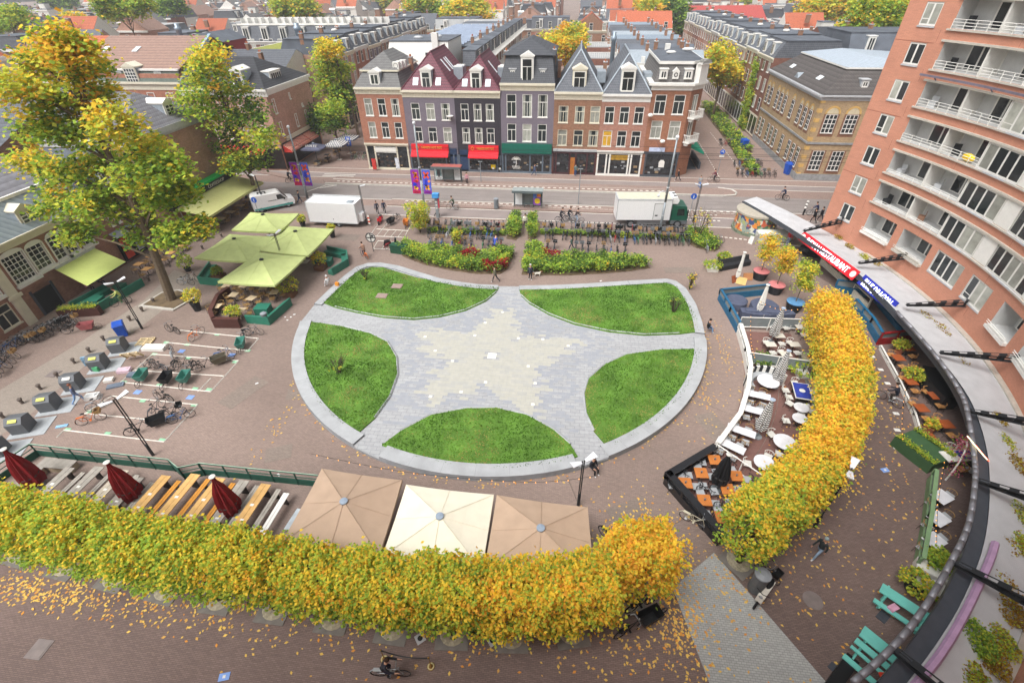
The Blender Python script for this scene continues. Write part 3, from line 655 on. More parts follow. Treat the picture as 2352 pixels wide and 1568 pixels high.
shopfront(t, w, 3.0, mat('slate_blue_shop', '#5c6874', .6), [.15, .6, 4.3, 6.2, 7.4]); MB().bx(.1, 7.5, -.55, -.02, 3.05, 4.35).build('fascia', mat('bottle_green_fascia', '#0f5f4f', .6, .05), t)
pa = MB(); pa.path([(2.1, -.06, .9), (2.25, -.06, 1.5), (2.2, -.06, 2.0)], .05, 4)
for k in range(7):
 an = PI*(k/6)*1.1-.15; pa.path([(2.2, -.06, 2.0), (2.2+.45*math.cos(an), -.06, 2.1+.35*math.sin(an)), (2.2+.75*math.cos(an), -.06, 1.95+.3*math.sin(an))], [.06, .06, .02], 4)
for k in range(6): pa.path([(1.6+.2*k, -.06, 1.1), (1.8+.2*k, -.06, .6)], .04, 4)
pa.build('palm_motif', white, t)
# house 5 and 6
def gabled(label, x0, w, wm, us, wd, corn, ridge, cz, shop, sm, f='T', dz=2.3, wm2=None, face=slate):
 t = HSE(label, x0, x0+w, 13)
 facade(t, w, 13, corn[1]-.1, wm, [(u-wd/2, u+wd/2, 7.3, 9.5) for u in us]+[(u-wd/2, u+wd/2, 4.2, 6.35) for u in us])
 for i, u in enumerate(us): window(t, u, 7.3, wd, 2.2, f, cream if cz is cream else white); window(t, u, 4.2, wd, 2.15, f, cream if cz is cream else white)
 cornice(t, 0, w, corn[0], corn[1], cz, blocks=(cz is cream))
 z = corn[1]
 m = MB(); m.add([(0, -.15, z), (w, -.15, z), (w, 13, z), (0, 13, z), (w/2, 2.9, ridge), (w/2, 13, ridge)], [(0, 1, 4), (1, 2, 5, 4), (2, 3, 5), (3, 0, 4, 5)])
 rf = m.build('roof', face, t)
 rc = MB(); rc.path([(w/2, 2.9, ridge+.05), (w/2, 13, ridge+.05)], .12, 5).path([(0, -.15, z+.05), (w/2, 2.9, ridge+.05)], .1, 5).path([(w, -.15, z+.05), (w/2, 2.9, ridge+.05)], .1, 5); rc.build('lead_flashing', zinc, rf)
 chimney(t, .3, 7, z+1.5, 1.4); MB().box((w-.2, 5.5, z+1.2), (1.2, 3, 1.4)).build('roof_box', zinc, t)
 return t
t = gabled('brown brick house with grey gable roof and maroon wooden shop front', -3.1, 6.6, b_brown, [1.35, 3.65, 5.8], 1.35, (10.3, 11.3), 16.0, cream, 0, 0)
dormer(t, 3.3, 11.5, 1.9, 2.4, .3, 2.3, pm=cream)
shopfront(t, 6.6, 3.35, mat('maroon_shop', '#45262a', .5), [.2, .6, 2.6, 3.5, 5.2, 6.4]); MB().bx(.1, 6.5, -.25, -.02, 3.4, 3.7).build('shop_cornice', greyw, t)
MB().bx(2.75, 3.4, -.11, -.02, 0, 2.5).build('door', mat('lit_wood', '#a3652b', .6), t)
t = gabled('narrow pinkish brick house with slate gable roof and white shop front', 3.5, 6.55, bmat('rose_brick', '#a17767'), [1.2, 3.25, 5.25], 1.3, (10.1, 11.1), 15.6, white, 0, 0)
for c_ in t.children:
 if c_.name.startswith('window') and abs(c_.location.x-1.2) < .01 and c_.location.z < 5: KP = c_
MB().quad((.66, -.035+.1, 4.3), (1.74, -.035+.1, 4.3), (1.74, .065, 6.2), (.66, .065, 6.2)).build('yellow_curtain', mat('yellow_cloth', '#c79a2e', .8), t)
dormer(t, 3.2, 11.3, 1.9, 2.7, .1, 2.3, pm=white)
shopfront(t, 6.55, 3.4, white, [.15, 1.4, 1.9, 4.6, 5.0, 6.4]); MB().bx(2.0, 4.5, -.03, -.022, 2.3, 3.0).build('gold_transom', mat('shop_gold', '#a8842e', .5, .3), t)
MB().bx(-.1, 6.65, -.3, -.12, 3.42, 3.65).build('shop_cornice', white, t)
# house 7, chamfered corner with balconies
t = HSE('red-brown corner house with white attic cornice and two white corner balconies', 10.05, 17.1, 14)
w = 5.2; fp = [(0, 0), (w, 0), (7.05, 1.9), (7.05, 15), (0, 15)]
b7 = bmat('warm_brick', '#94664f')
mb = MB(); us = [1.35, 3.85]; hs = [(u-.85, u+.85, 8.6, 11.05) for u in us]; hs = [(u-.75, u+.75, 8.6, 11.05) for u in us]+[(u-.75, u+.75, 5.4, 7.75) for u in us]
wallgrid(mb, flat, 0, w, 0, 12, hs)
th = math.atan2(1.9, 1.85); Lc = math.hypot(1.85, 1.9); c7 = lambda u, d, z: (w+u*math.cos(th)-d*math.sin(th), u*math.sin(th)+d*math.cos(th), z)
wallgrid(mb, c7, 0, Lc, 0, 12, [(Lc/2-.6, Lc/2+.6, 8.3, 11.05), (Lc/2-.6, Lc/2+.6, 5.1, 7.75)])
s7 = lambda u, d, z: (7.05-d, 1.9+u, z)
hz = [(1.5+3*k-.5, 1.5+3*k+.5, z, z+2.3) for k in range(4) for z in (5.4, 8.6)]
wallgrid(mb, s7, 0, 13.1, 0, 12, hz)
mb.quad((0, 0, 0), (0, 0, 12), (0, 15, 12), (0, 15, 0)).quad((0, 15, 0), (0, 15, 12), (7.05, 15, 12), (7.05, 15, 0)); mb.build('wall', b7, t)
for u in us: window(t, u, 8.6, 1.5, 2.45, 'T', pane=0); window(t, u, 5.4, 1.5, 2.35, 'T', pane=2)
for a_, b_, c_, d_ in hz: window(t, 7.05-.08, c_, 1.0, 2.3, 'T', rz=PI/2).location = (7.05-.08, 1.9+(a_+b_)/2, c_)
for z in (8.3, 5.1):
 p = c7(Lc/2, .08, z); o = window(t, 0, z, 1.2, 2.6, '2', rz=th); o.location = p
 bl = MB(); bl.bx(-1.15, 1.15, -1.0, 0, -.25, -.1)
 bl.bx(-1.15, 1.15, -1.0, -.92, .75, .85).bx(-1.15, -1.07, -.92, 0, .75, .85).bx(1.07, 1.15, -.92, 0, .75, .85)
 for k in range(12): bl.bx(-1.13+k*.2, -1.07+k*.2, -.98, -.94, -.1, .75)
 for sx in (-1.11, 1.11):
  for k in range(4): bl.bx(sx-.03, sx+.03, -.8+k*.22, -.76+k*.22, -.1, .75)
 bl.box((-.8, -.35, -.45), (.2, .6, .4)).box((.8, -.35, -.45), (.2, .6, .4))
 p = c7(Lc/2, 0, z); bl.build('balcony', white, t, loc=p, rz=th)
cm = MB()
def along(mb, pts, z0, z1, o, m=0):
 q = offs2(pts, o); mb.prism(q, z0, z1, m)
def offs2(pts, o):
 out = []; n = len(pts)
 for i in range(n):
  a, b, c_ = Vector(pts[i-1]), Vector(pts[i]), Vector(pts[(i+1) % n]); e1 = (b-a).normalized(); e2 = (c_-b).normalized()
  n1 = Vector((e1.y, -e1.x)); n2 = Vector((e2.y, -e2.x)); k = (n1+n2); k = k/max(.3, k.length_squared)*2; out.append((b.x+k.x*o, b.y+k.y*o))
 return out
along(cm, fp, 11.6, 12.2, .12); along(cm, fp, 12.2, 12.5, .5); cm.build('cornice', white, t)
at = MB(); inn = offs2(fp, -.2); top = offs2(fp, -.75); n = len(fp)
at.add([(*p, 12.5) for p in inn]+[(*p, 14.6) for p in top], [(i, (i+1) % n, n+(i+1) % n, n+i) for i in range(n)]); at.build('attic', mat('attic_slate', '#6d6a68', .7, .1, kind='rows', p=dict(r=.3, c=.3)), t)
rb = MB(); along(rb, offs2(fp, -.6), 14.6, 14.95, .1); rb.build('roof_edge', white, t)
fr = MB(); q = offs2(fp, -.6); fr.add([(*p, 14.955) for p in q]+[(3.5, 6, 15.6), (3.5, 10, 15.6)], [(0, 1, 5), (1, 2, 5), (2, 3, 6, 5), (3, 4, 6), (4, 0, 5, 6)]); fr.build('roof', bitumen, t)
rl = MB(); rl.ell((2.5, 5, 15.5), (.7, .4, .2)).ell((5.2, 7.5, 15.6), (.9, .5, .22)); rl.build('rooflight', white, t)
for u in (1.2, 4.4): dormer(t, u, 12.9, 1.05, 1.15, .0, .7, ped=False, style='2')
od = MB(); od.bx(2.4, 3.2, .0, .5, 12.95, 13.8).prismy([(2.3, 13.8), (3.3, 13.8), (2.8, 14.3)], -.02, .5); od2 = od.build('oculus_dormer', white, t); MB().ring((2.8, -.02, 13.45), .22, .05, 'y', 12, 4).lathe([(.2, 0), (.2, .01)], 4).build('round_window', dark, od2)
by = MB().box((6.2, .9, 13.5), (1.7, .8, 2.2), 0, rz=th);
for k in range(8): an = PI*k/8; by.box((6.35+.0, .75, 14.7+.45*math.sin(an)), (1.9*abs(math.cos(an))+.2, .8, .12), 0, rz=th)
by.build('corner_bay', white, t)
chimney(t, 1.2, 12, 15.2, .9); chimney(t, 5.0, 12, 15.2, .9); MB().bx(2.2, 2.9, 9, 9.6, 15.3, 16.1).build('air_conditioner', white, t)
shopfront(t, w, 3.6, plinth, [.5, 5.0])
MB().bx(.8, 3.0, -.2, -.1, 3.65, 4.2).build('sign_board', mat('lavender_sign', '#b9c4dc', .5), t);
dm = MB().lathe([(.5, 0), (.5, .02)], 3).v; MB().prismy([(2.5, 1.4), (3.3, 1.4), (3.3, 2.2), (3.1, 2.45), (2.7, 2.45), (2.5, 2.2)], -.03, -.018).build('glass_emblem', white, t)
for z, u in ((8.6, .2), (5.2, 2.4)): MB().ell((0, 0, 0), (.38, .38, .25)).build('globe_lamp', white, t, loc=(u, -.6, z))
aw = MB(); aw.add([(7.2, 4, 3.9), (7.2, 11, 3.9), (9.6, 11, 2.5), (9.6, 4, 2.5)], [(0, 1, 2, 3)]).quad((9.6, 4, 2.5), (9.6, 11, 2.5), (9.6, 11, 2.2), (9.6, 4, 2.2)); aw.add([(7.2, 4, 3.9), (9.6, 4, 2.5), (9.6, 4, 2.2), (7.2, 4, 3.3)], [(0, 1, 2, 3)])
aw.build('awning', mat('teal_awning', '#1f8f72', .7, .06), t); MB().bx(7.1, 9.0, 4, 11, .0, .05).bx(9.2, 9.5, 4.2, 10.8, 0, 1.0).build('terrace_screen', plinth, t)
# OTHER BUILDINGS
def box_house(t, w, d, h, wm, nwin, floors, z0=3.9, fh=3.1, ww=1.1, wh=2.0, st='T', corn=True, shop=True, cm_=None, sides=()):
 facade(t, w, d, h, wm, [])
 us = [w*(i+.5)/nwin for i in range(nwin)]
 for k in range(floors):
  for u in us: part('window', WFAR(ww, wh, st, white, R.choice((1, 1, 2))), t, (u, 0, z0+k*fh+.4))
 for side in sides:
  n = int(d/4);
  for k in range(floors):
   for i in range(n):
    q = d*(i+.5)/n; part('window', WFAR(ww, wh, st, white, 1), t, (0 if side == 'L' else w, q, z0+k*fh+.4), -PI/2 if side == 'L' else PI/2)
 if corn: cornice(t, 0, w, h-.7, h, cm_ or cream, blocks=False)
 if shop: s_ = MB().bx(.1, w-.1, -.06, -.005, .2, z0-.4, 0);
 if shop:
  for i in range(nwin+1): s_.quad((w*(i+.1)/(nwin+1), -.065, .5), (w*(i+.9)/(nwin+1), -.065, .5), (w*(i+.9)/(nwin+1), -.065, z0-.7), (w*(i+.1)/(nwin+1), -.065, z0-.7), 1)
  s_.build('shopfront', [cm_ or cream, glass], t)
def mansard(t, w, d, h, rh, m, ins=1.1, flat_m=None, ndorm=2, ds=1.2, side=0.0):
 mb = MB(); a = side
 mb.add([(0, -.1, h), (w, -.1, h), (w, d, h), (0, d, h), (a, ins, h+rh), (w-a, ins, h+rh), (w-a, d-ins, h+rh), (a, d-ins, h+rh)], [(0, 1, 5, 4), (1, 2, 6, 5), (2, 3, 7, 6), (3, 0, 4, 7)])
 r = mb.build('roof', m, t); f2 = MB().bx(a-.1, w-a+.1, ins-.1, d-ins+.1, h+rh, h+rh+.12).build('flat_roof', flat_m or bitumen, r)
 for i in range(ndorm): dormer(t, w*(i+.5)/ndorm, h+.2, ds, rh-.6, .1, ins+.5, ped=False, pm=white, style='2')
 return r
def gabler(t, w, d, h, rh, m, axis='x', wm=None):
 mb = MB(); e = .25
 if axis == 'x':
  mb.add([(-.02, -e, h-.1), (w+.02, -e, h-.1), (w+.02, d+e, h-.1), (-.02, d+e, h-.1), (-.02, d/2, h+rh), (w+.02, d/2, h+rh)], [(0, 1, 5, 4), (2, 3, 4, 5)])
  gb = MB().add([(0, 0, h), (0, d, h), (0, d/2, h+rh-.05)], [(0, 1, 2)]).add([(w, 0, h), (w, d, h), (w, d/2, h+rh-.05)], [(0, 2, 1)])
 else:
  mb.add([(-e, -.02, h-.1), (w+e, -.02, h-.1), (w+e, d+.02, h-.1), (-e, d+.02, h-.1), (w/2, -.02, h+rh), (w/2, d+.02, h+rh)], [(0, 4, 5, 3), (1, 2, 5, 4)])
  gb = MB().add([(0, 0, h), (w, 0, h), (w/2, 0, h+rh-.05)], [(0, 1, 2)]).add([(0, d, h), (w, d, h), (w/2, d, h+rh-.05)], [(0, 2, 1)])
 r = mb.build('roof', m, t); gb.build('gable', wm or b_brown, t); return r
def TH(label, x, y, rz=0, cat='house', name='house', g=None): return thing(name, label, cat, (x, y, 0), rz, g)
# A: corner building left, dark hipped roof
t = TH('pinkish brick corner building with dark roof and red striped awnings below', -58, 72.3, 0); w = 13.3; d = 13.5
facade(t, w, d, 11.2, b_pink, [])
for u in (3, 6, 8.7, 11.2): window(t, u, 7.8, 1.2, 2.2, 'T', y=-.02); window(t, u, 4.5, 1.2, 2.1, 'T', y=-.02)
for yy, z, ww, hh in ((1.4, 8.0, .7, 2.0), (6.3, 9.1, .4, .9), (6.6, 5.0, .7, 1.9), (1.6, 4.8, .7, 2.0), (9.5, 7.4, .5, .5), (10, 5.0, .7, 1.8)): window(t, w+.02, z, ww, hh, '1', rz=PI/2, y=yy)
cornice(t, 0, w+.3, 10.5, 11.5, white); cs = MB(); cs.bx(w, w+.1, 0, d, 10.6, 11.1).bx(w, w+.35, -.3, d+.2, 11.1, 11.5).build('side_cornice', white, t)
m = MB(); m.add([(0, -.2, 11.5), (w+.2, -.2, 11.5), (w+.2, d, 11.5), (0, d, 11.5), (0, 6.8, 14.8), (w-4.5, 6.8, 14.8)], [(0, 1, 5, 4), (1, 2, 5), (2, 3, 4, 5)])
m.build('roof', mat('black_slate', '#3d3e42', .8, .15, kind='rows', p=dict(r=.25, c=.3)), t)
MB().add([(w-5.5, 6.8, 14.85), (w-3, d, 14.85), (w-3, d+.2, 11.5), (w+.2, d, 11.5)], [(0, 1, 2, 3)])
dormer(t, 9.3, 11.6, 1.7, 2.1, .5, 2.5, ped=True, style='T', pm=white)
o = dormer(t, w-1.0, 11.8, 3.2, 1.2, 0, 2.0, ped=False, style='5', pm=white, rz=PI/2); o.location = (w-.9, 5.5, 11.9)
chimney(t, 4, 7, 14.5); chimney(t, 8.5, 9.5, 14.0)
aw = MB()
for k, (y0, y1) in enumerate(((.5, 3.6), (3.8, 6.9), (7.1, 10))):
 aw.add([(w+.02, y0, 3.7), (w+.02, y1, 3.7), (w+1.3, y1, 2.9), (w+1.3, y0, 2.9), (w+1.35, y0, 2.6), (w+1.35, y1, 2.6)], [(0, 3, 2, 1), (3, 4, 5, 2)])
 aw.add([(w+.02, y0, 3.7), (w+1.3, y0, 2.9), (w+1.35, y0, 2.6), (w+.02, y0, 2.6)], [(0, 1, 2, 3)])
aw.build('awning', mat('red_striped_cloth', '#c2392f', .8, .05, kind='stripe', p=dict(ax=1, per=.35, col='#d9b9a4')), t)
MB().add([(3, -1.5, 2.7), (11, -1.5, 2.7), (11, -.02, 3.6), (3, -.02, 3.6)], [(0, 1, 2, 3)]).build('front_awning', mat('red_cloth', '#cc3328', .7, .05), t)
sf = MB().bx(w+.01, w+.06, .3, 13, .2, 3.9); sf.bx(.3, w, -.06, -.01, .2, 3.2); sf.build('shopfront', mat('dark_shop', '#2b2523', .4, .4), t)
bn = MB().bx(w+.07, w+.3, 2, 11, 3.95, 4.5); bn.build('sign_board', cream, t)
# B: long tiled roof building
t = TH('long building with weathered brown and orange tiled roof and two pedimented dormers', -92, 80, 0); w = 28.5; d = 22
facade(t, w, d, 12.2, b_red, [])
cornice(t, 0, w, 9.9, 11.1, cream, blocks=False)
m = MB().add([(0, -.3, 11.1), (w, -.3, 11.1), (w, .6, 12.6), (0, .6, 12.6)], [(0, 1, 2, 3)]); m.build('lower_roof', mat('green_grey_slate', '#566058', .7, .2), t)
MB().bx(0, w, .3, .7, 12.6, 12.85).build('gutter', white, t)
m = MB().add([(9.5, .3, 12.6), (w, .3, 12.6), (w, d/2, 16.5), (9.5, d/2, 16.5), (9.5, d, 12), (w, d, 12)], [(0, 1, 2, 3), (3, 2, 5, 4)]); m.build('roof', tile_br, t)
m = MB().add([(0, .3, 12.6), (9.5, .3, 12.6), (9.5, d/2, 16.5), (0, d/2, 16.5), (9.5, d, 12), (0, d, 12)], [(0, 1, 2, 3), (3, 2, 4, 5)]); m.build('roof', mat('old_orange_tiles', '#b5694f', .85, .2, kind='rows', p=dict(r=.3, c=.28)), t)
sk = MB(); sl_ = math.atan2(3.9, 10.7)
for u in (5.2, 6.4, 11.8, 17.6): sk.box((u, 6.5, 14.95), (.9, 1.6, .1), 0, rx=sl_)
sk.build('skylight', mat('skylight_pale', '#dfe6ea'), t); MB().bx(w-.2, w+.3, -.2, d/2, 11, 11.3).add([(w-.15, -.3, 11.3), (w+.35, -.3, 11.3), (w+.35, d/2, 16.8), (w-.15, d/2, 16.8), (w+.35, -.3, 10.8), (w+.35, d/2, 16.2)], [(0, 1, 2, 3), (1, 4, 5, 2)]).build('verge', mat('blue_grey_trim', '#90a6b8', .6), t)
for u in (12, 20.5): dormer(t, u, 10.9, 2.2, 2.2, -.2, 2, style='G', pm=cream)
for u in (8, 9.8, 15, 18, 25): part('window', WFAR(1.2, 1.2, '1', greyw, 2), t, (u, .15, 11.3))
for k in range(3):
 for i in range(8): window(t, 2+3.4*i, 7.3-3.2*k if k < 2 else .6, 1.3, 2.2, 'T', y=-.02)
chimney(t, .2, 9, 15.8, 2)
# C: plain side wall building by the street
t = TH('plain brick gable-sided building with white dormer above the green café strip', -56, 46.5, 0); w = 10.4; d = 13.8
facade(t, w, d, 10.6, b_pink, []); MB().bx(w, w+.45, -.3, d+.2, 10.6, 11.2).bx(w, w+.2, 0, d, 10.3, 10.6).build('cornice', greyw, t); cornice(t, 0, w, 10.3, 11.2, white, blocks=False)
m = MB(); m.add([(0, -.3, 11.2), (w+.4, -.3, 11.2), (w+.4, d, 11.2), (0, d, 11.2), (0, d/2+1, 14.2), (w-4, d/2+1, 14.2)], [(0, 1, 5, 4), (1, 2, 5), (2, 3, 4, 5)]); m.build('roof', mat('grey_pan_tiles', '#76757a', .8, .15, kind='rows', p=dict(r=.3, c=.3)), t)
o = dormer(t, 0, 0, 1.5, 1.7, 0, 2.3, style='G', pm=white, rz=PI/2); o.location = (w-.6, 8.4, 11.3)
MB().box((w-1.2, 5.5, 12), (2.2, 3, .08), 0, ry=.75).build('zinc_sheets', zinc, t); chimney(t, 3, 9, 13.5)
GN = mat('bright_green_strip', '#1fb457', .5, .05)
MB().bx(w+.02, w+1.1, 1.2, d-.2, 4.1, 4.35, 0).bx(w+.02, w+.9, 1.2, d-.2, 3.1, 4.09, 1).build('canopy_band', [GN, dark], t)
text('COFFEESHOP', .55, white, t, (w+.93, 9.4, 3.6), (PI/2, 0, PI/2), name='lettering')
m = MB(); m.add([(w+.9, 1.4, 3.25), (w+.9, d-.6, 3.25), (w+4.7, d-.6, 2.55), (w+4.7, 1.4, 2.55)], [(0, 3, 2, 1)]).bx(w+4.68, w+4.76, 1.4, d-.6, 2.3, 2.56); m.build('awning', mat('olive_awning', '#b3b377', .8, .05), t)
window(t, w+.02, 1, 2, 1.8, '2', rz=PI/2, y=3)
# D: near left building with arched windows
WX = -46.6
t = thing('arched_window_house', 'old brown brick building with tall white arched windows and zinc dormer roof', 'building', (WX, 18, 0), PI/2); w = 22.5
def LY(y): return y-18
b_old = bmat('old_brown_brick', '#96705f')
hs = []
wins = [(31.5, 3.3, 1.9, 2.5), (33.5, 3.5, 1.5, 2.2), (34.9+.4, 3.5, 1.1, 2.2), (36.5, 3.5, 1.2, 2.2), (38.2, 3.5, 1.2, 2.2), (28.3, 3.3, 1.5, 2.3)]
for y, z, a, b in wins: hs.append((LY(y)-a/2, LY(y)+a/2, z, z+b))
hs.append((LY(32.0)-.95, LY(32.0)+.95, 0, 2.5)); hs += [(LY(28.3)-.8, LY(28.3)+.8, .6, 2.6)]
facade(t, w, 9, 6.8, b_old, hs)
for y, z, a, b in wins:
 window(t, LY(y), z, a, b, 'G', white, pane=0)
 ar = MB(); n = 8
 for k in range(n):
  q0, q1 = PI*k/n, PI*(k+1)/n
  for s0, s1, yy in ((1.0, 1.1, -.08),):
   ar.quad((LY(y)+math.cos(q0)*a/2*s1, yy, z+b+math.sin(q0)*.35*s1), (LY(y)+math.cos(q0)*a/2*s0, yy, z+b-.05+math.sin(q0)*.3), (LY(y)+math.cos(q1)*a/2*s0, yy, z+b-.05+math.sin(q1)*.3), (LY(y)+math.cos(q1)*a/2*s1, yy, z+b+math.sin(q1)*.35*s1))
  ar.add([(LY(y), yy, z+b-.06), (LY(y)+math.cos(q0)*a/2, yy, z+b-.05+math.sin(q0)*.3), (LY(y)+math.cos(q1)*a/2, yy, z+b-.05+math.sin(q1)*.3)], [(0, 1, 2)])
 for s in (-1, 1): ar.bx(LY(y)+s*(a/2+.05)-.05, LY(y)+s*(a/2+.05)+.05, -.1, -.01, z, z+b)
 ar.bx(LY(y)-a/2-.2, LY(y)+a/2+.2, -.25, -.01, z-.25, z-.02); ar.build('arch_surround', white, t)
window(t, LY(28.3), .6, 1.6, 2.0, 'T', cream)
MB().bx(LY(32)-.9, LY(32)+.9, -.02, .12, 0, 2.1, 0).bx(LY(32)-1.1, LY(32)-.9, -.08, -.005, 0, 2.4, 1).bx(LY(32)+.9, LY(32)+1.1, -.08, -.005, 0, 2.4, 1).build('double_door', [black, plinth], t)
pil = MB().bx(LY(29.3), LY(30.1), -.2, -.01, 0, 5.9).bx(LY(29.1), LY(30.3), -.3, -.201, 2.6, 2.9); pil.build('pilaster', cream, t)
cornice(t, 0, w, 6.2, 6.9, cream, blocks=False)
m = MB(); m.add([(0, -.2, 6.9), (w, -.2, 6.9), (w, 1.6, 9.2), (0, 1.6, 9.2)], [(0, 1, 2, 3)]); mr_ = m.build('lower_roof', mat('zinc_seam_roof', '#98a3ad', .45, .1, kind='rows', p=dict(r=50, c=.6, lo=1, clo=.75), metal=.1), t)
MB().bx(0, w, 1.5, 1.75, 9.2, 9.45).build('gutter', white, mr_)
m = MB(); m.add([(0, 1.6, 9.3), (w, 1.6, 9.3), (w, 9, 12), (0, 9, 12), (0, 16, 9), (w, 16, 9)], [(0, 1, 2, 3), (3, 2, 5, 4)]); m.build('roof', mat('grey_pan_tiles', '#76757a'), t)
for y in (34.7, 29): dormer(t, LY(y), 6.95, 1.5, 1.5, .25, 1.6, style='G', pm=cream)
MB().quad((0, 9, 0), (0, 9, 6.9), (0, 0, 6.9), (0, 0, 0)).quad((w, 0, 0), (w, 0, 6.9), (w, 9, 6.9), (w, 9, 0)).build('side_wall', b_old, t)
OL = mat('lime_awning', '#b9c472', .8, .05)
m = MB(); m.add([(LY(33.9), -.05, 3.15), (LY(38.3), -.05, 3.15), (LY(37.0), -4.4, 2.45), (LY(32.4), -4.4, 2.45)], [(0, 3, 2, 1)]); m.build('awning', OL, t)
MB().bx(LY(33.9), LY(38.3), -.35, -.02, 3.1, 3.3).build('awning_box', greyw, t)
MB().path([(LY(32.4), -4.4, 2.43), (LY(37.0), -4.4, 2.43)], .05, 5).path([(LY(34.5), -.1, 3.0), (LY(33.5), -4.2, 2.4)], .03, 4).path([(LY(38), -.1, 3.0), (LY(36.4), -4.2, 2.4)], .03, 4).build('awning_arms', dark, t)
sgn = MB().bx(LY(38.9), LY(42.6), -.3, -.02, .3, 3.0, 0).bx(LY(39.2), LY(40.1), -.36, -.31, .5, 2.8, 1).bx(LY(40.5), LY(41.8), -.36, -.31, .8, 2.6, 2);
# E: building between D and C, and further ones at the left edge
t = thing('cafe_house', 'low brown brick café building with dark front and small zinc awning', 'building', (WX, 40.5, 0), PI/2)
facade(t, 6, 10, 7.5, bmat('old_brown_brick', '#a08072'), []); window(t, 1.5, 4, 1.2, 2, 'T', y=-.02); window(t, 4.2, 4, 1.2, 2, 'T', y=-.02); mansard(t, 6, 10, 7.5, 2.6, slate, ndorm=1)
MB().bx(.3, 5.6, -.3, -.02, .3, 3.0).build('shop_box', black, t); MB().bx(.5, 1.5, -.34, -.31, .5, 2.7).bx(.6, 1.4, -.345, -.341, 1.2, 1.3, 1).build('menu_panel', [mat('red_menu', '#c8452f', .6), dark], t); MB().bx(2.2, 3.9, -.34, -.31, .7, 2.6).build('poster_panel', mat('poster_grey', '#a9b0b6', .5, .4, sc_=3), t)
MB().add([(0, -.9, 3.1), (5.8, -.9, 3.1), (5.8, -.02, 3.5), (0, -.02, 3.5)], [(0, 1, 2, 3)]).build('awning', zinc, t)
for (x, y, rz, w, d, h, rh, kind, wm, rmat, lb) in (
 (-74, 40, 0, 17, 16, 9.5, 3.2, 'gx', b_brown, slate, 'white-eaved brick house with grey roof behind the big plane tree'),
 (-66, 22, 0, 11, 14, 8.5, 3, 'gy', wstone, tile_g, 'white rendered house with grey roof at the left edge'),
 (-80, 60, 0, 17, 14, 9, 3.4, 'gx', b_red, slate, 'brick house with slate ridge left of the white dormer building'),
 (-108, 52, 0, 20, 14, 10, 3, 'gx', wstone, tile_g, 'pale rendered house with white gable at far left'),
 (-100, 34, 0, 22, 13, 9, 3, 'gy', wstone, slate, 'grey roofed pale house at the left edge above the plane tree'),
 (-64, 88, 0, 13, 16, 10.5, 3.5, 'gx', wstone, slate, 'white walled house with cluttered roof behind the dark-roofed corner building')):
 t = TH(lb, x, y, rz); box_house(t, w, d, h, wm, 4, 2, shop=False, sides=('R',)); gabler(t, w, d, h, rh, rmat, 'x' if kind == 'gx' else 'y', wm); chimney(t, w*.3, d*.5, h+rh-.2)
 dormer(t, w*.6, h+.2, 1.4, 1.3, .6, 2, ped=True, style='G')
# left street row, facing the side street
LBW = [b_brown, b_red, b_pink, b_dark]
def rowstreet(x, y0, y1, face, h, wlist, d, g, lab, mats_, rms, wpane=3, mans=2.4, nd=2, floors=3):
 y = y0; i = 0
 while y < y1-3:
  w = wlist[i % len(wlist)]; wm = mats_[i % len(mats_)];
  if face == '+x': t = thing('terraced_house', lab % nth(i), 'house', (x, y, 0), PI/2, g)
  else: t = thing('terraced_house', lab % nth(i), 'house', (x, y+w, 0), -PI/2, g)
  hh = h+(.0, .25, -.2, .1)[i % 4]
  box_house(t, w, d, hh, wm, wpane, floors, z0=4.0, fh=3.0, cm_=white if i % 2 else cream)
  if mans: mansard(t, w, d, hh, mans, rms[i % len(rms)], ins=1.3, ndorm=nd, ds=1.25)
  else: MB().bx(-.05, w+.05, -.1, d, hh, hh+.25).build('flat_roof', rms[i % len(rms)], t)
  chimney(t, .2, d*.55, hh+max(mans, .2), .9)
  if i % 2: MB().ell((w*.5, d*.45, hh+mans+.3), (.8, .6, .25)).build('rooflight', white, t)
  y += w; i += 1
rowstreet(-44.5, 98, 165, '+x', 12.9, [8.5, 7.5, 8], 11, 'terrace of brick houses along the left side street', '%s house from the near end of the left street terrace', [b_pink, b_red, b_grey, b_brown], [bitumen, slate])
rowstreet(32.4, 97.5, 190, '-x', 12.7, [8.6, 7.8, 8.2], 11, 'terrace of brick houses along the right side street', '%s house beyond the yellow brick school along the right street', [b_dark, b_brown, b_pink, b_red], [slate, bitumen], nd=2)
# white block, solar roofs, balcony row behind the front houses
t = TH('tall plain white rendered house rising behind the corner house', -32, 88.5); w = 10.8
mb = MB(); mb.add([(0, 0, 0), (w, 0, 0), (w, 11, 0), (0, 11, 0), (0, 0, 12), (w, 0, 12), (w, 11, 15.8), (0, 11, 15.8), (1.0, .8, 15.8), (w, .8, 15.8)], [(0, 1, 5, 4), (4, 5, 9, 8), (1, 2, 7-1, 9, 5), (0, 4, 8, 7, 3), (3, 7, 6, 2)]); mb.build('wall', white, t)
MB().bx(.9, w+.1, .7, 11, 15.8, 15.95).build('flat_roof', bitumen, t); MB().bx(8.2, 9.2, .2, 1.2, 12, 17).build('white_shaft', white, t)
part('window', WFAR(.6, 1.3, '1', dark, 1), t, (7.3, .2, 13)); part('window', WFAR(.7, 1.3, '1', dark, 1), t, (7.6, -.02, 9.5)); MB().ell((5, 4, 16.1), (.8, .5, .25)).ell((8, 6, 16.1), (.6, .5, .25)).build('rooflight', greyw, t)
solar = mat('solar_panel', '#8793a6', .25, .1, sc_=1, spec=.7)
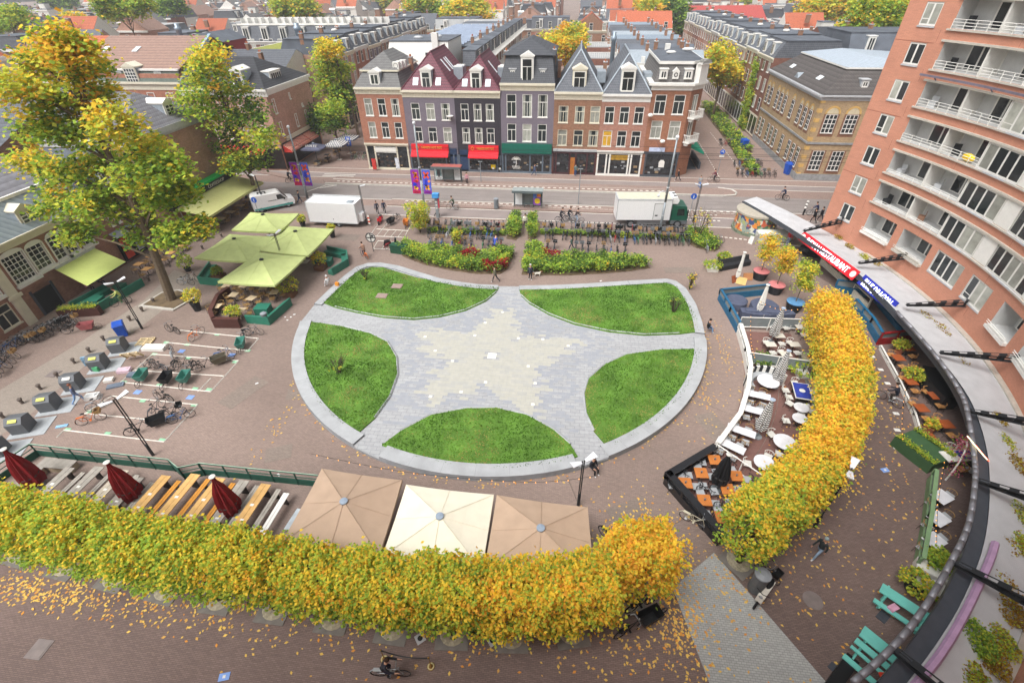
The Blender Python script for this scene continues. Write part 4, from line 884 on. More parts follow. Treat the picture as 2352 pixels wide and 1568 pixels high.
for i in range(8):
 y = 100+i*8.6; t = thing('flat_roofed_house', '%s flat-roofed house of the block with tilted solar panels' % nth(i), 'house', (-32, y, 0), 0, 'flat-roofed houses with solar panels'); w = 12.4
 facade(t, w, 8.55, 13.9, LBW[i % 4], []);
 for u in (2, 5, 9): part('window', WFAR(1, 1.8, '2', white, 1), t, (u, -.01, 10.8))
 for k in range(2):
  for z in (4.5, 7.6, 10.6): part('window', WFAR(1.1, 2, 'T', white, 1), t, (0, 2.4+k*3.8, z), -PI/2)
 MB().bx(-.1, w+.1, -.05, 8.6, 13.9, 14.15).build('flat_roof', (bitumen, gravel)[i % 2], t)
 if i < 5:
  sp_ = MB()
  for r in range(3):
   for k in range(5): sp_.box((1.6+k*2.1, 1.5+r*2.6, 14.5), (1.9, 1.3, .06), 0, rx=.35)
  sp_.build('solar_array', solar, t)
 chimney(t, w-.4, 4, 14.2, 1)
for i in range(9):
 y = 92+i*8.6; t = thing('balcony_house', '%s house of the row with white rear balconies behind the purple roofs' % nth(i), 'house', (-19.6, y, 0), 0, 'houses with white rear balconies'); w = 2.2
 facade(t, w, 8.55, 12.0, (b_dark, wstone, b_brown)[i % 3], []); part('window', WFAR(1.0, 1.6, '2', white, 1), t, (1.1, -.01, 9.5))
 for k in range(2):
  for z in (3.6, 6.6, 9.6): part('window', WFAR(1.6, 2, '2', white, R.choice((1, 2))), t, (w, 2.2+k*4.1, z-.1), PI/2)
 rl_ = MB()
 for z in (3.3, 6.3, 9.3, 12.05):
  rl_.bx(w, w+1.4, .2, 8.35, z-.12, z); rl_.bx(w+1.35, w+1.4, .2, 8.35, z+.95, z+1.02)
  for k in range(12): rl_.bx(w+1.35, w+1.39, .3+k*.7, .35+k*.7, z, z+.95)
 rl_.build('balcony', white, t); mansard(t, w+.01, 8.5, 12.0, 2.2, slate, ins=.6, ndorm=0)
 o = dormer(t, 0, 0, 1.6, 1.7, 0, 1.5, ped=False, style='2', pm=white, rz=PI/2); o.location = (w, 4.2, 12.2)
# slate and party-wall roofs behind houses 5-7
for i in range(8):
 y = 92+i*8.8; c_ = (zinc, bitumen, slate, mat('blue_grey_roof', '#7c8894', .6, .1))[i % 4]
 t = thing('party_wall_house', '%s house from the near end of the blue-grey roofed row behind the right gables' % nth(i), 'house', (7.2, y, 0), 0, 'blue-grey roofed houses behind the right gables'); w = 13.2
 box_house(t, w, 8.6, 11.6, (b_dark, b_brown, wstone)[i % 3], 4, 3, shop=False, sides=('R', 'L')); gabler(t, w, 8.6, 11.6, 2.4, c_, 'x', b_brown)
 MB().bx(-.1, w+.1, -.12, .12, 11.4, 12.6).build('party_wall', (white, greyw)[i % 2], t)
 for u in (4, 10.5): chimney(t, u, 4.3, 13.8, 1.1)
 if i % 2 == 0: MB().bx(3, 3.6, 1.5, 2.1, 12.3, 13.3).build('air_conditioner', white, t)
for i in range(5):
 y = 96+i*9; t = thing('courtyard_house', '%s brick house with white roof terrace left of the blue-grey roofs' % nth(i), 'house', (1.5, y, 0), 0, 'brick rear houses left of the blue-grey roofs'); w = 5.4
 facade(t, w, 8.8, 10.4+(i % 2)*1.2, (b_pink, b_dark)[i % 2], []);
 for z in (4, 7): part('window', WFAR(1, 1.7, '2', white, 1), t, (1.5, -.01, z)); part('window', WFAR(1, 1.7, '2', white, 1), t, (3.8, -.01, z))
 hh = 10.4+(i % 2)*1.2; MB().bx(0, w, 0, 8.8, hh, hh+.15).build('flat_roof', gravel, t)
 fe = MB().bx(0, w, -.02, .04, hh+1.0, hh+1.08)
 for k in range(14): fe.bx(k*.4, k*.4+.05, 0, .03, hh+.1, hh+1.0)
 fe.build('terrace_railing', white, t); chimney(t, 4.8, 6, hh, 1.2)
def flue(x, y, z0, z1, r, lb, cap=True):
 o = MB().lathe([(r*1.5, 0), (r*1.5, .4), (r, .6), (r, z1-1.2), (r*1.25, z1-1.1), (r*1.25, z1-.6), (r*.8, z1-.5), (r*.9, z1)], 12).build('tall_flue', mat('galvanised_flue', '#8d9aa6', .4, .08, metal=.4), None, True); o.location = (x, y, 0); tag(o, lb, 'flue')
flue(-53.5, 103, 0, 17.5, .55, 'tall galvanised flue pipe standing against the blank grey wall')
flue(5.2, 90, 0, 17, .35, 'slim galvanised flue between the two right grey gables'); flue(-78, 103, 0, 17.5, .5, 'grey capped flue behind the brown tiled roof at left')
# grey blank wall hall, crimson facade, dormer row left
t = TH('long hall with blank grey corrugated wall and mossy flat roof', -70, 108.5, 0); gw = mat('grey_corrugated', '#8c8c8c', .7, .05, kind='rows', p=dict(r=.35, lo=.88)); facade(t, 16.5, 18, 11.8, gw, [])
MB().bx(-.1, 16.6, -.1, 18, 11.8, 12.3, 0).bx(.4, 16.1, .4, 17.6, 12.3, 12.34, 1).build('roof', [white, mat('moss_roof', '#86893f', .9, .3)], t)
t = TH('crimson panelled building with stepped dark roofs', -76, 100, 0); facade(t, 6, 12, 14.5, mat('crimson_panel', '#8c2230', .6, .06), []); gabler(t, 6, 12, 14.5, 1.5, bitumen, 'y', mat('crimson_panel', '#8c2230'))
t = TH('white house with small windows in front of the crimson building', -86, 104, 0); box_house(t, 9, 9, 12, wstone, 4, 3, shop=False); gabler(t, 9, 9, 12, 2.5, slate, 'y', wstone)
for i in range(4):
 t = thing('modern_mansard_house', '%s bay from the left of the long dark mansard building with white dormers' % nth(i), 'house', (-84+i*9.6, 131, 0), .0, 'bays of the dark mansard building'); w = 9.6
 box_house(t, w, 12, 12.0, b_dark, 4, 3, shop=False, cm_=white); mansard(t, w, 12, 12.0, 3.3, slate, ins=1.2, ndorm=2, ds=1.7, flat_m=gravel); MB().bx(0, w, 1.0, 1.3, 15.2, 15.6).build('parapet', white, t)
 pf = MB()
 for k in range(5): pf.bx(.4+k*1.8, 1.9+k*1.8, 4, 4.1, 15.4, 16.7).bx(.4+k*1.8, .5+k*1.8, 2.5, 4, 15.4, 16.6)
 pf.build('roof_terrace_screens', white, t)
# yellow-brick school on the right corner
t = thing('school_building', 'yellow and brown brick corner building with arched windows and zinc topped mansard', 'building', (32.3, 74.6, 0), 0); w = 19; d = 22.5
facade(t, w, d, 11.0, b_yel, [])
ybr = bmat('brown_panel_brick', '#85604c');
def bay(t, u, z, ww, hh, rz, org, arch=True):
 fx = lambda a: (org[0]+(a if rz == 0 else -.0), org[1])
 o = part('window', WFAR(ww, hh, 'G', white, 1), t, (u, -.03, z) if rz == 0 else (-.03, u, z), rz)
 a = MB(); n = 8; a.bx(-ww/2-.25, ww/2+.25, -.02, -.004, -.5, hh+.05, 1)
 if arch:
  for k in range(n):
   q0, q1 = PI*k/n, PI*(k+1)/n; r0, r1 = ww/2, ww/2+.25
   a.quad((r1*math.cos(q0), -.06, hh+.1+r1*math.sin(q0)), (r0*math.cos(q0), -.06, hh+.1+r0*math.sin(q0)), (r0*math.cos(q1), -.06, hh+.1+r0*math.sin(q1)), (r1*math.cos(q1), -.06, hh+.1+r1*math.sin(q1)), 0)
   a.add([(0, -.03, hh+.1), (r0*math.cos(q0), -.03, hh+.1+r0*math.sin(q0)), (r0*math.cos(q1), -.03, hh+.1+r0*math.sin(q1))], [(0, 1, 2)], 2)
 a.build('window_surround', [mat('yellow_arch_brick', '#c7a262', .8, .1), ybr, mat('pale_tympanum', '#c9bda0', .8, .1)], t, loc=(u, 0, z) if rz == 0 else (0, u, z), rz=rz)
for k, u in enumerate((1.9, 4.5, 7.1, 9.7, 12.3, 14.9)): bay(t, u, 6.5, 1.5, 2.3, 0, (0, 0)); bay(t, u, 1.5, 1.5, 2.6, 0, (0, 0), False)
for u in (2.0, 3.9, 5.8, 9.0, 12.3, 14.2, 16.1, 19.2, 21): bay(t, u, 6.5, 1.0, 2.4, -PI/2, (0, 0)); bay(t, u, 1.4, 1.0, 2.6, -PI/2, (0, 0), False)
sc2 = MB().bx(-.15, w, -.15, -.01, 5.0, 5.25).bx(-.15, -.01, 0, d, 5.0, 5.25).bx(-.1, w, -.1, -.01, 0, .9).bx(-.1, -.01, 0, d, 0, .9); sc2.build('string_course', mat('grey_stone_band', '#8e8f90', .7), t)
qn = MB()
for k in range(18):
 if k % 2: qn.bx(-.04, .5, -.04, -.005, k*.6, k*.6+.5).bx(-.04, -.005, 0, .5, k*.6, k*.6+.5)
qn.build('quoins', mat('yellow_arch_brick', '#c7a262'), t)
cornice(t, -.2, w, 10.5, 11.15, greyw); MB().bx(-.5, -.01, -.3, d+.2, 10.9, 11.16).bx(-.2, -.01, 0, d, 10.5, 10.9).build('side_cornice', greyw, t)
m = MB(); m.add([(-.2, -.1, 11.2), (w, -.1, 11.2), (w, d, 11.2), (-.2, d, 11.2), (3.2, 3, 13.8), (w-2, 3, 13.8), (w-2, d-3, 13.8), (3.2, d-3, 13.8)], [(0, 1, 5, 4), (1, 2, 6, 5), (2, 3, 7, 6), (3, 0, 4, 7)]); m.build('roof', mat('dark_grey_tiles', '#55504e', .7, .15, kind='rows', p=dict(r=.4, c=.35)), t)
m = MB(); m.bx(2.9, w-1.8, 2.7, d-2.7, 13.8, 14.0, 0); m.add([(2.9, 2.7, 14.0), (w-1.8, 2.7, 14.0), (w-1.8, d-2.7, 14.0), (2.9, d-2.7, 14.0), (7, 7, 14.9), (7, d-7, 14.9)], [(0, 1, 4), (1, 2, 5, 4), (2, 3, 5), (3, 0, 4, 5)], 1); m.build('zinc_roof', [white, mat('seamed_zinc', '#aeb9c4', .4, .08, kind='rows', p=dict(r=50, c=.7, lo=1, clo=.72), metal=.15)], t)
MB().box((1.3, 6, 12.3), (.7, 1.4, .1), 0, ry=-.66).box((1.3, 17, 12.3), (.7, 1.4, .1), 0, ry=-.66).build('skylight', mat('skylight_pale', '#dfe6ea'), t); dormer(t, 5.0, 11.9, 1.0, .9, .9, 1.2, ped=False, style='2', pm=greyw)
o = MB().prismx([(-1, 0), (1, 0), (0, .9)], 0, 2.2).build('hood_dormer', zinc, t, loc=(.2, 11.5, 11.3))
# behind the school and around
for (x, y, rz, w, d, h, rh, kind, wm, rmat, lb, nw) in (
 (52, 82, 0, 16, 15, 12.0, 3.2, 'm', wstone, slate, 'pale house with dark mansard behind the yellow brick school', 3),
 (43.5, 97, 0, 18, 12, 13.2, 3.0, 'm', white, bitumen, 'white walled house with black roof edge right of the street terrace', 4),
 (46, 112, 0, 20, 14, 12.4, 3.2, 'gx', b_dark, mat('black_roof', '#3b3e44', .8), 'house with wide black gable roof behind the school', 5),
 (36, 196, 0, 24, 22, 11.5, 4, 'gx', wstone, mat('brick_red_roof', '#a34a45', .8, .08), 'white house with large plain red roof up the right street', 6),
 (-3, 178, 0, 12, 10, 10.5, 4.5, 'gy', b_brown, tile_o, 'house with steep orange gable roof in the middle distance', 3),
 (11, 182, 0, 17, 12, 10.8, 4.2, 'gx', wstone, tile_o, 'house with broad orange hipped roof at the block end', 4),
 (-16, 185, 0, 12, 10, 10.5, 3, 'm', b_red, slate, 'red brick house with small white dormers facing the courtyard trees', 3),
 (-44.5, 172, 0, 13, 12, 11.5, 2.5, 'm', mat('ochre_wall', '#c49a2f', .7), gravel, 'house with bright ochre yellow gable wall', 3),
 (-58, 176, 0, 12, 12, 11, 4, 'gx', b_red, slate, 'red brick house with grey roof beyond the left terrace', 3)):
 t = TH(lb, x, y, rz); box_house(t, w, d, h, wm, nw, 3, shop=False, sides=('L', 'R'))
 if kind == 'm': mansard(t, w, d, h, rh, rmat, ins=1.2, ndorm=nw-1 if nw > 2 else 1)
 else: gabler(t, w, d, h, rh, rmat, 'x' if kind == 'gx' else 'y', wm)
 chimney(t, w*.3, d*.6, h+rh-.3); chimney(t, w*.7, d*.6, h+rh-.3)
# distant city: individual houses in long blocks
WMS = [b_brown, b_red, b_pink, b_dark, wstone, white]; RMS = [slate, tile_g, tile_o, bitumen, gravel, tile_br, slate, bitumen]
RN = {slate.name: 'slate', tile_g.name: 'grey tiled', tile_o.name: 'orange tiled', bitumen.name: 'dark flat', gravel.name: 'pale flat', tile_br.name: 'brown tiled'}
TPL = []
def template(k):
 w, d = 9.0, 10.5; h = 10.5+(k % 3)*.8; rm_ = RMS[k % 8]; wm = WMS[(k*5+k//3) % 6]; kind = ('m', 'gx', 'gy', 'f')[k % 4]
 if rm_ in (tile_o, tile_br) and kind in ('m', 'f'): kind = 'gx' if k % 2 else 'gy'
 if rm_ in (bitumen, gravel): kind = 'm' if kind != 'f' else 'f'
 t = thing('distant_house', 'x', 'house', (0, 0, 0)); facade(t, w, d, h, wm, [])
 wd_ = MB()
 for z in (h-3, h-6):
  for i in range(3): part('window', WFAR(1.1, 1.9, 'T', white, 1), t, (1.5+3*i, 0, z))
 for i in range(2): part('window', WFAR(1.1, 1.9, 'T', white, 1), t, (w, 3+4*i, h-3), PI/2)
 part('window', WFAR(1.1, 1.9, 'T', white, 1), t, (0, 5, h-3), -PI/2)
 cn = MB().bx(-.1, w+.1, -.35, -.01, h-.5, h).bx(w+.01, w+.35, -.3, d, h-.5, h).bx(-.35, -.01, -.3, d, h-.5, h); cn.build('cornice', white, t)
 if kind == 'm': mansard(t, w, d, h, 2.6, rm_ if rm_ not in (bitumen, gravel) else slate, ins=1.3, ndorm=2, ds=1.4, flat_m=rm_ if rm_ in (bitumen, gravel) else bitumen)
 elif kind == 'f':
  MB().bx(-.1, w+.1, -.1, d+.1, h, h+.25).build('flat_roof', rm_, t); MB().bx(2.5, 5.5, 3, 6.5, h+.2, h+2.3, 0).bx(2.4, 5.6, 2.9, 6.6, h+2.3, h+2.45, 1).build('roof_hut', [wstone, bitumen], t); MB().bx(6, 8.4, 2, 5, h+.3, h+.5).build('rooflight', white, t)
 else: gabler(t, w, d, h, 3.8, rm_, 'x' if kind == 'gx' else 'y', wm); dormer(t, w*.5, h+.2, 1.7, 1.7, .6, 2.2, style='2') if kind == 'gx' else MB().bx(w-.1, w+.1, 0, d, h, h+.3).build('gutter', white, t)
 chimney(t, w-.3, d*.5, h+(2.4 if kind != 'f' else .2), 1.1, s=.8); chimney(t, .5, d*.35, h+(1.4 if kind != 'f' else .2), 1.1, s=.6)
 return t, RN[rm_.name]
TPL = [template(k) for k in range(13)]
used = set(); cnt = {}
def region(x, y):
 a = math.degrees(math.atan2(x, y))
 return 'far left' if a < -38 else 'left' if a < -18 else 'centre left' if a < -4 else 'centre right' if a < 10 else 'right'
blocks = []
bxs = [-345, -290, -235, -180, -125, -72, -25, 10, 60, 112]
FH = []
for row, (ya, yb) in enumerate(((205, 262), (276, 330), (345, 400), (418, 470))):
 for bi, bx0 in enumerate(bxs):
  if abs(bx0)/ya > 1.35: continue
  for sx in (0, 1):
   y = ya
   while y < yb-8: FH.append((bx0+(0 if sx == 0 else 34)+R.uniform(-.6, .6)+(sx*0), y, -PI/2 if sx == 0 else PI/2, row)); y += 9*R.choice((1.0, 1.0, 1.12, .9)) if row < 3 else 13
for bx0, ya, yb in ((-100, 126, 200), (-125, 90, 200), (-160, 90, 200), (-180, 100, 200), (-215, 120, 200), (-235, 140, 200), (-112, 110, 200), (-140, 66, 200), (-60, 150, 165), (58, 100, 190), (80, 95, 190), (-62, 186, 200), (-84, 160, 200), (100, 110, 190)):
 y = ya
 while y < yb-6: FH.append((bx0, y, R.choice((-PI/2, PI/2, 0)), 9)); y += 10.2
R.shuffle(FH)
FH = FH[:285]+[f for f in FH[285:] if f[3] != 3][:12]
FH.sort(key=lambda f: (f[1], f[0]))
for i, (x, y, rz, row) in enumerate(FH):
 t0, nm = TPL[R.randrange(13)]; rg = region(x, y);
 dist = 'nearer' if y < 140 else 'middle' if y < 200 else 'distant' if y < 290 else 'very distant'
 key = (nm, rg, dist); cnt[key] = cnt.get(key, 0)+1
 lb = '%s %s-roofed house of the %s rooftops at the %s, counted outward' % (nth(cnt[key]-1), nm, dist, rg)
 loc = (x, y, R.uniform(-1.2, .6))
 if rz == -PI/2: loc = (x, y+9, loc[2])
 if id(t0) not in used: used.add(id(t0)); t0.location = loc; t0.rotation_euler.z = rz; tag(t0, lb, 'house', 'distant city houses')
 else: dup(t0, loc, rz, lb, 'distant city houses', s=(R.uniform(.95, 1.02), 1, R.uniform(.95, 1.08)))
# APARTMENT CRESCENT
AX, AY, AR = -5.5, 37.0, 36.5
def arad(th):
 return AR+(0 if th > math.radians(-42) else ((math.radians(-42)-th)/math.radians(40))**2*2.6)
TH0 = math.radians(26.2)
def amp(u, d, z):
 th = TH0-u/AR; r = arad(th)+d
 return (AX+r*math.cos(th), AY+r*math.sin(th), z)
def U(deg): return (TH0-math.radians(deg))*AR
orange = mat('orange_brick', '#c08770', .85, .05, kind='brick', sc_=1.0, p=dict(w=.22, h=.075, m=.01, lo=.93, hi=1.07, mo=.86, big=.12, bv=.06))
lgrey = mat('loggia_wall', '#c3c3c1', .8, .05); conc = mat('concrete_edge', '#b9b3a8', .8, .1)
apt = thing('apartment_building', 'tall curved orange brick apartment building with white loggias and window bands', 'building')
ZB, ZT = 0.0, 28.0
holes = []; NF = 8
UE = U(-54)
for k in range(NF):
 zs = 6.4+2.8*k; holes.append((U(19.2), UE, zs, zs+1.9))
F1 = [(18.8, 13.7), (12.4, 7.0), (5.8, .8), (-.8, -4.7), (-7, -11), (-13, -17.2), (-20, -25), (-27, -32), (-34, -39), (-41, -46)]
for a, b in F1: holes.append((U(a), U(b), 3.6, 5.5))
cw = []
for k in range(9):
 z = 3.65+2.8*k; holes.append((U(23.75), U(21.5), z, z+1.6)); cw.append(z)
mb = MB(); wallgrid(mb, amp, 0, U(-112), 0, ZT, holes, dep=1.5, m=0, mr=1, step=1.6)
mb.quad(amp(0, 0, 0), amp(0, 14, 0), amp(0, 14, ZT), amp(0, 0, ZT), 0)
N_ = 90
for i in range(N_): a, b = U(-112)*i/N_, U(-112)*(i+1)/N_; mb.quad(amp(a, 0, ZT), amp(b, 0, ZT), amp(b, 14, ZT), amp(a, 14, ZT), 1); mb.quad(amp(b, 14, 0), amp(a, 14, 0), amp(a, 14, ZT), amp(b, 14, ZT), 0)
mb.build('wall', [orange, lgrey], apt)
def acurve(mb, ua, ub, z0, z1, d0, d1, m=0, step=1.5):
 n = max(1, int(abs(ub-ua)/step))
 for i in range(n):
  a, b = ua+(ub-ua)*i/n, ua+(ub-ua)*(i+1)/n
  P_ = [amp(a, d0, z0), amp(b, d0, z0), amp(b, d1, z0), amp(a, d1, z0), amp(a, d0, z1), amp(b, d0, z1), amp(b, d1, z1), amp(a, d1, z1)]
  mb.add(P_, [(0, 1, 5, 4), (4, 5, 6, 7), (3, 2, 1, 0)]+([(0, 4, 7, 3)] if i == 0 else [])+([(1, 2, 6, 5)] if i == n-1 else []), m)
def arz(u): return TH0-u/AR-PI/2
def aplace(me, name, u, d, z, par=apt): return part(name, me, par, amp(u, d, z), arz(u)+0)
AW = {}
def awin(w, h, n, gi):
 key = (round(w, 2), round(h, 2), n, gi)
 if key not in AW:
  f = MB(); f.bx(-w/2, w/2, -.04, .06, 0, h, 0).bx(-w/2-.05, w/2+.05, -.16, -.041, -.14, -.02, 3)
  for i in range(n):
   a, b = -w/2+w*i/n+.08, -w/2+w*(i+1)/n-.08
   g = (1, 2, 1, 1, 2)[(i*3+gi) % 5]
   f.quad((a, -.05, .12), (b, -.05, .12), (b, -.05, h-.12), (a, -.05, h-.12), g)
   if i == 0 and gi % 2: f.bx(a, b, -.055, -.04, .42, .48, 0)
  AW[key] = f.mesh('window', [white, glass, glassl, greyw])
 return AW[key]
for i, z in enumerate(cw): aplace(awin(1.42, 1.58, 2, i % 5), 'window', (U(23.75)+U(21.5))/2, .08, z+.01)
door = MB()
door.bx(-1.5, 1.5, -.05, 0, 0, 1.85, 0)
for a, b, g in ((-1.35, -.5, 1), (-.35, .45, 1), (.6, 1.35, 1)): door.quad((a, -.06, .1), (b, -.06, .1), (b, -.06, 1.7), (a, -.06, 1.7), g)
doorme = door.mesh('sliding_door', [white, glass]); dm2 = MB().bx(-.9, .9, -.05, 0, .0, 1.85, 0).quad((-.75, -.06, .1), (-.05, -.06, .1), (-.05, -.06, 1.7), (-.75, -.06, 1.7), 1).quad((.05, -.06, .1), (.75, -.06, .1), (.75, -.06, 1.7), (.05, -.06, 1.7), 2).mesh('sliding_door', [white, glass, glassl])
SEQ = [('L', 19.2, 13.0), ('L', 12.8, 7.0), ('W4', 7.0, .8), ('P', .8, -1.6), ('W5', -1.6, -8.6), ('P', -8.6, -10.2), ('L', -10.2, -16), ('L', -16.2, -22), ('W4', -22, -28), ('P', -28, -30), ('L', -30, -36), ('L', -36.2, -42), ('W5', -42, -49), ('P', -49, -54)]
SEQU = [('L', 19.2, 13.0), ('L', 12.8, 5.5), ('W4', 5.5, -.5), ('L', -.5, -7)]+SEQ[5:]
for k in range(NF):
 zs = 6.4+2.8*k
 slab = MB(); acurve(slab, U(19.6), UE, zs-.14, zs-.02, -.14, .1); slab.build('balcony_slab', conc, apt); slab = MB(); acurve(slab, U(19.6), UE, zs+1.9, zs+2.05, -.14, .1); slab.build('lintel', conc, apt)
 rail = MB()
 for kd, a, b in (SEQ):
  ua, ub = U(a), U(b)
  if kd == 'L':
   for zz in ((.22, .42, .62) if k > 1 else (.2, .34)):
    n = 4
    for i in range(n): rail.path([amp(ua+(ub-ua)*i/n, -.05, zs+zz), amp(ua+(ub-ua)*(i+1)/n, -.05, zs+zz)], .02, 4)
   for i in range(5): rail.path([amp(ua+(ub-ua)*i/4, -.05, zs-.02), amp(ua+(ub-ua)*i/4, -.05, zs+.62 if k > 1 else zs+.34)], .03, 4)
   pw = MB(); acurve(pw, ub-.12, ub, zs-.0, zs+1.9, .02, 1.49); pw.build('loggia_partition', white, apt)
   aplace(doorme if (k+int(a)) % 2 else dm2, 'sliding_door', (ua+ub)/2+.6, 1.48, zs+.02)
   if R.random() < .75:
    c_ = MB(); q = R.random(); c_.bx(-.25, .25, -.25, .25, 0, .45, 0).bx(-.25, .25, .2, .25, .45, .85, 0); o = c_.build('balcony_chair', R.choice((dark, b_brown, greyw)), apt, loc=amp((ua+ub)/2-1.2, .7, zs), rz=arz((ua+ub)/2)+R.uniform(-1, 1))
  elif kd == 'P':
   pn = MB(); acurve(pn, ua+.03, ub-.03, zs+.02, zs+1.88, -.02, .05); pn.build('infill_panel', white, apt)
  else:
   n = int(kd[1]); aplace(awin(abs(ub-ua)-.1, 1.86, n, (k*2) % 5), 'window', (ua+ub)/2, -.0, zs+.01)
 if rail.f: rail.build('railing', white, apt)
for i, (a, b) in enumerate(F1):
 ua, ub = U(a), U(b)
 if i in (2, 3, 6, 8): aplace(awin(abs(ub-ua)-.05, 1.88, 4 if i == 2 else 3, i), 'window', (ua+ub)/2, .1, 3.61)
 else:
  aplace(doorme, 'sliding_door', (ua+ub)/2+.4, 1.48, 3.62); r_ = MB(); acurve(r_, ua, ub, 3.4, 3.62, -.3, .05)
  for zz in (.2, .35): r_.path([amp(ua, -.28, 3.62+zz), amp((ua+ub)/2, -.28, 3.62+zz), amp(ub, -.28, 3.62+zz)], .03, 4)
  r_.build('balcony_slab', white if i != 1 else conc, apt)
jt = MB()
for u in (U(20.4), U(9.8), U(-3), U(-12)):
 for k in range(9): jt.path([amp(u, -.004, 2.6+2.8*k+.0), amp(u, -.004, 3.45+2.8*k)], .012, 4)
for z in (8.1+.0, 13.7, 19.3): acurve(jt, 0, U(20.6), z, z+.03, -.008, .0)
jt.build('expansion_joint', mat('joint_line', '#8a5140', .9), apt)
rl = MB(); acurve(rl, U(20.2), UE, 17.05, 17.2, -.35, -.25);
for k in range(8): rl.path([amp(U(18-8*k), -.3, 17.05), amp(U(18-8*k), 0, 16.8)], .05, 4)
rl.build('window_cleaning_rail', mat('mauve_steel', '#6f6a78', .5), apt)
for u, z, c_ in ((U(9), 12.05, 'y'),): MB().ell((0, 0, 0), (.6, .25, .3)).build('balcony_flowers', mat('yellow_petals', '#f0c814', .7), apt, loc=amp(u, .2, z+.3), rz=arz(u))
# leaf helpers
LM = {}
def leafm(n, h):
 return mat('leaf_'+n, h, .7, .15, kind='leaf', sc_=1.2)
PAL = [leafm('dark_green', '#759443'), leafm('green', '#9cba4a'), leafm('yellow_green', '#c6c94e'), leafm('yellow', '#f3d34c'), leafm('orange', '#efb548'), leafm('deep_green', '#4f6c3c'), leafm('red', '#a02a34')]
def pick(ws):
 r = R.random()*sum(ws); a = 0
 for i, w in enumerate(ws):
  a += w
  if r <= a: return i
 return len(ws)-1
def lquad(mb, x, y, z, s, m):
 a = R.uniform(0, 6.283); t = R.uniform(-.9, .9); ca, sa = math.cos(a), math.sin(a); u = (ca*s, sa*s, R.uniform(-.4, .4)*s)
 v = (-sa*s*math.cos(t)*.7, ca*s*math.cos(t)*.7, s*math.sin(t)*.9)
 o = len(mb.v); mb.v += [(x-u[0], y-u[1], z-u[2]), (x+v[0], y+v[1], z+v[2]), (x+u[0], y+u[1], z+u[2]), (x-v[0], y-v[1], z-v[2])]; mb.f.append([o, o+1, o+2, o+3]); mb.m.append(m)
def hedgecrown(Lx, Ly, z0, z1, n, ws_top, ws_low, s=.075, seed=0):
 mb = MB(); cz = (z0+z1)/2; hz = (z1-z0)/2
 k = 0
 while k < n:
  f = R.random()
  if f < .42: p = [R.uniform(-1, 1), R.uniform(-1, 1), 1]
  elif f < .74: p = [R.uniform(-1, 1), R.choice((-1, 1)), R.uniform(-1, 1)]
  elif f < .9: p = [R.choice((-1, 1)), R.uniform(-1, 1), R.uniform(-1, 1)]
  else: p = [R.uniform(-1, 1), R.uniform(-1, 1), -1]
  q = 1+.34*noise.noise((p[0]*2+seed, p[1]*2, p[2]*2+seed*3)); l = (abs(p[0])**4+abs(p[1])**4+abs(p[2])**4)**.25
  p = [c/l*q for c in p]; dd = R.choice((1, 1, .93, .85, .7))
  X, Y, Z = p[0]*Lx/2*dd, p[1]*Ly/2*dd, cz+p[2]*hz*dd
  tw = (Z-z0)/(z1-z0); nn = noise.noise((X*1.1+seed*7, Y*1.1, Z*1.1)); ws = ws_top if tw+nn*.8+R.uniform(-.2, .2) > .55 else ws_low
  m0 = pick(ws)
  for _ in range(R.randint(5, 9)):
   lquad(mb, X+R.gauss(0, .13), Y+R.gauss(0, .13), Z+R.gauss(0, .12), s*R.uniform(.7, 1.3), m0 if R.random() < .7 else pick(ws)); k += 1
 for _ in range(int(n*.012)):
  X, Y = R.uniform(-.9, .9)*Lx/2, R.uniform(-.9, .9)*Ly/2; h_ = R.uniform(.1, .45)
  for j in range(5): lquad(mb, X+R.gauss(0, .04), Y+R.gauss(0, .04), z1+h_*j/5, s, pick(ws_top))
 return mb
bark = mat('bark', '#6b5d4c', .9, .25, sc_=6, bump=.4); barkd = mat('dark_bark', '#4a3f36', .9, .2, sc_=6)
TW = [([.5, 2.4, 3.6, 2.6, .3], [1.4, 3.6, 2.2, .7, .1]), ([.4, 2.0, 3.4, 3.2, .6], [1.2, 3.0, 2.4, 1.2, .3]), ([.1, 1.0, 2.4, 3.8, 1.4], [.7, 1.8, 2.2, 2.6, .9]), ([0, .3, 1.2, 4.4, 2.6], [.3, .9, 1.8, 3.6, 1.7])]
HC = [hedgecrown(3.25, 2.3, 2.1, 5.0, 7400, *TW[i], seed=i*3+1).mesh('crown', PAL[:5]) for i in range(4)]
tk = MB(); tk.path([(0, 0, 0), (.03, 0, 1.3), (-.02, 0, 2.7)], [.17, .13, .12], 8)
for s in (-1, 1):
 for z in (2.7, 3.5, 4.4): tk.path([(0, 0, z-.15), (s*.7, .05, z), (s*1.5, 0, z+.1)], [.07, .05, .02], 5)
tk.path([(0, 0, 2.7), (0, 0, 4.8)], [.12, .05], 6); tkme = tk.mesh('trunk', barkd)
gr = MB(); gr.bx(-.75, .75, -.75, .75, .0, .035, 0); gr.lathe([(.6, .036), (.55, .05)], 14, 1); grme = gr.mesh('tree_pit', [mat('pit_frame', '#77726c', .8), mat('pit_gravel', '#a29a84', .95, .35, sc_=8)])
HX = [(-27.6, 10.4, 0), (-24.6, 10.05, 0), (-21.6, 9.8, 0), (-18.6, 9.55, 0), (-15.7, 9.4, 0), (-12.8, 9.3, 1), (-9.8, 9.2, 1), (-6.9, 9.1, 1), (-4.1, 9.2, 1), (-1.4, 9.4, 2), (1.3, 9.9, 2), (3.95, 11.6, 3)]
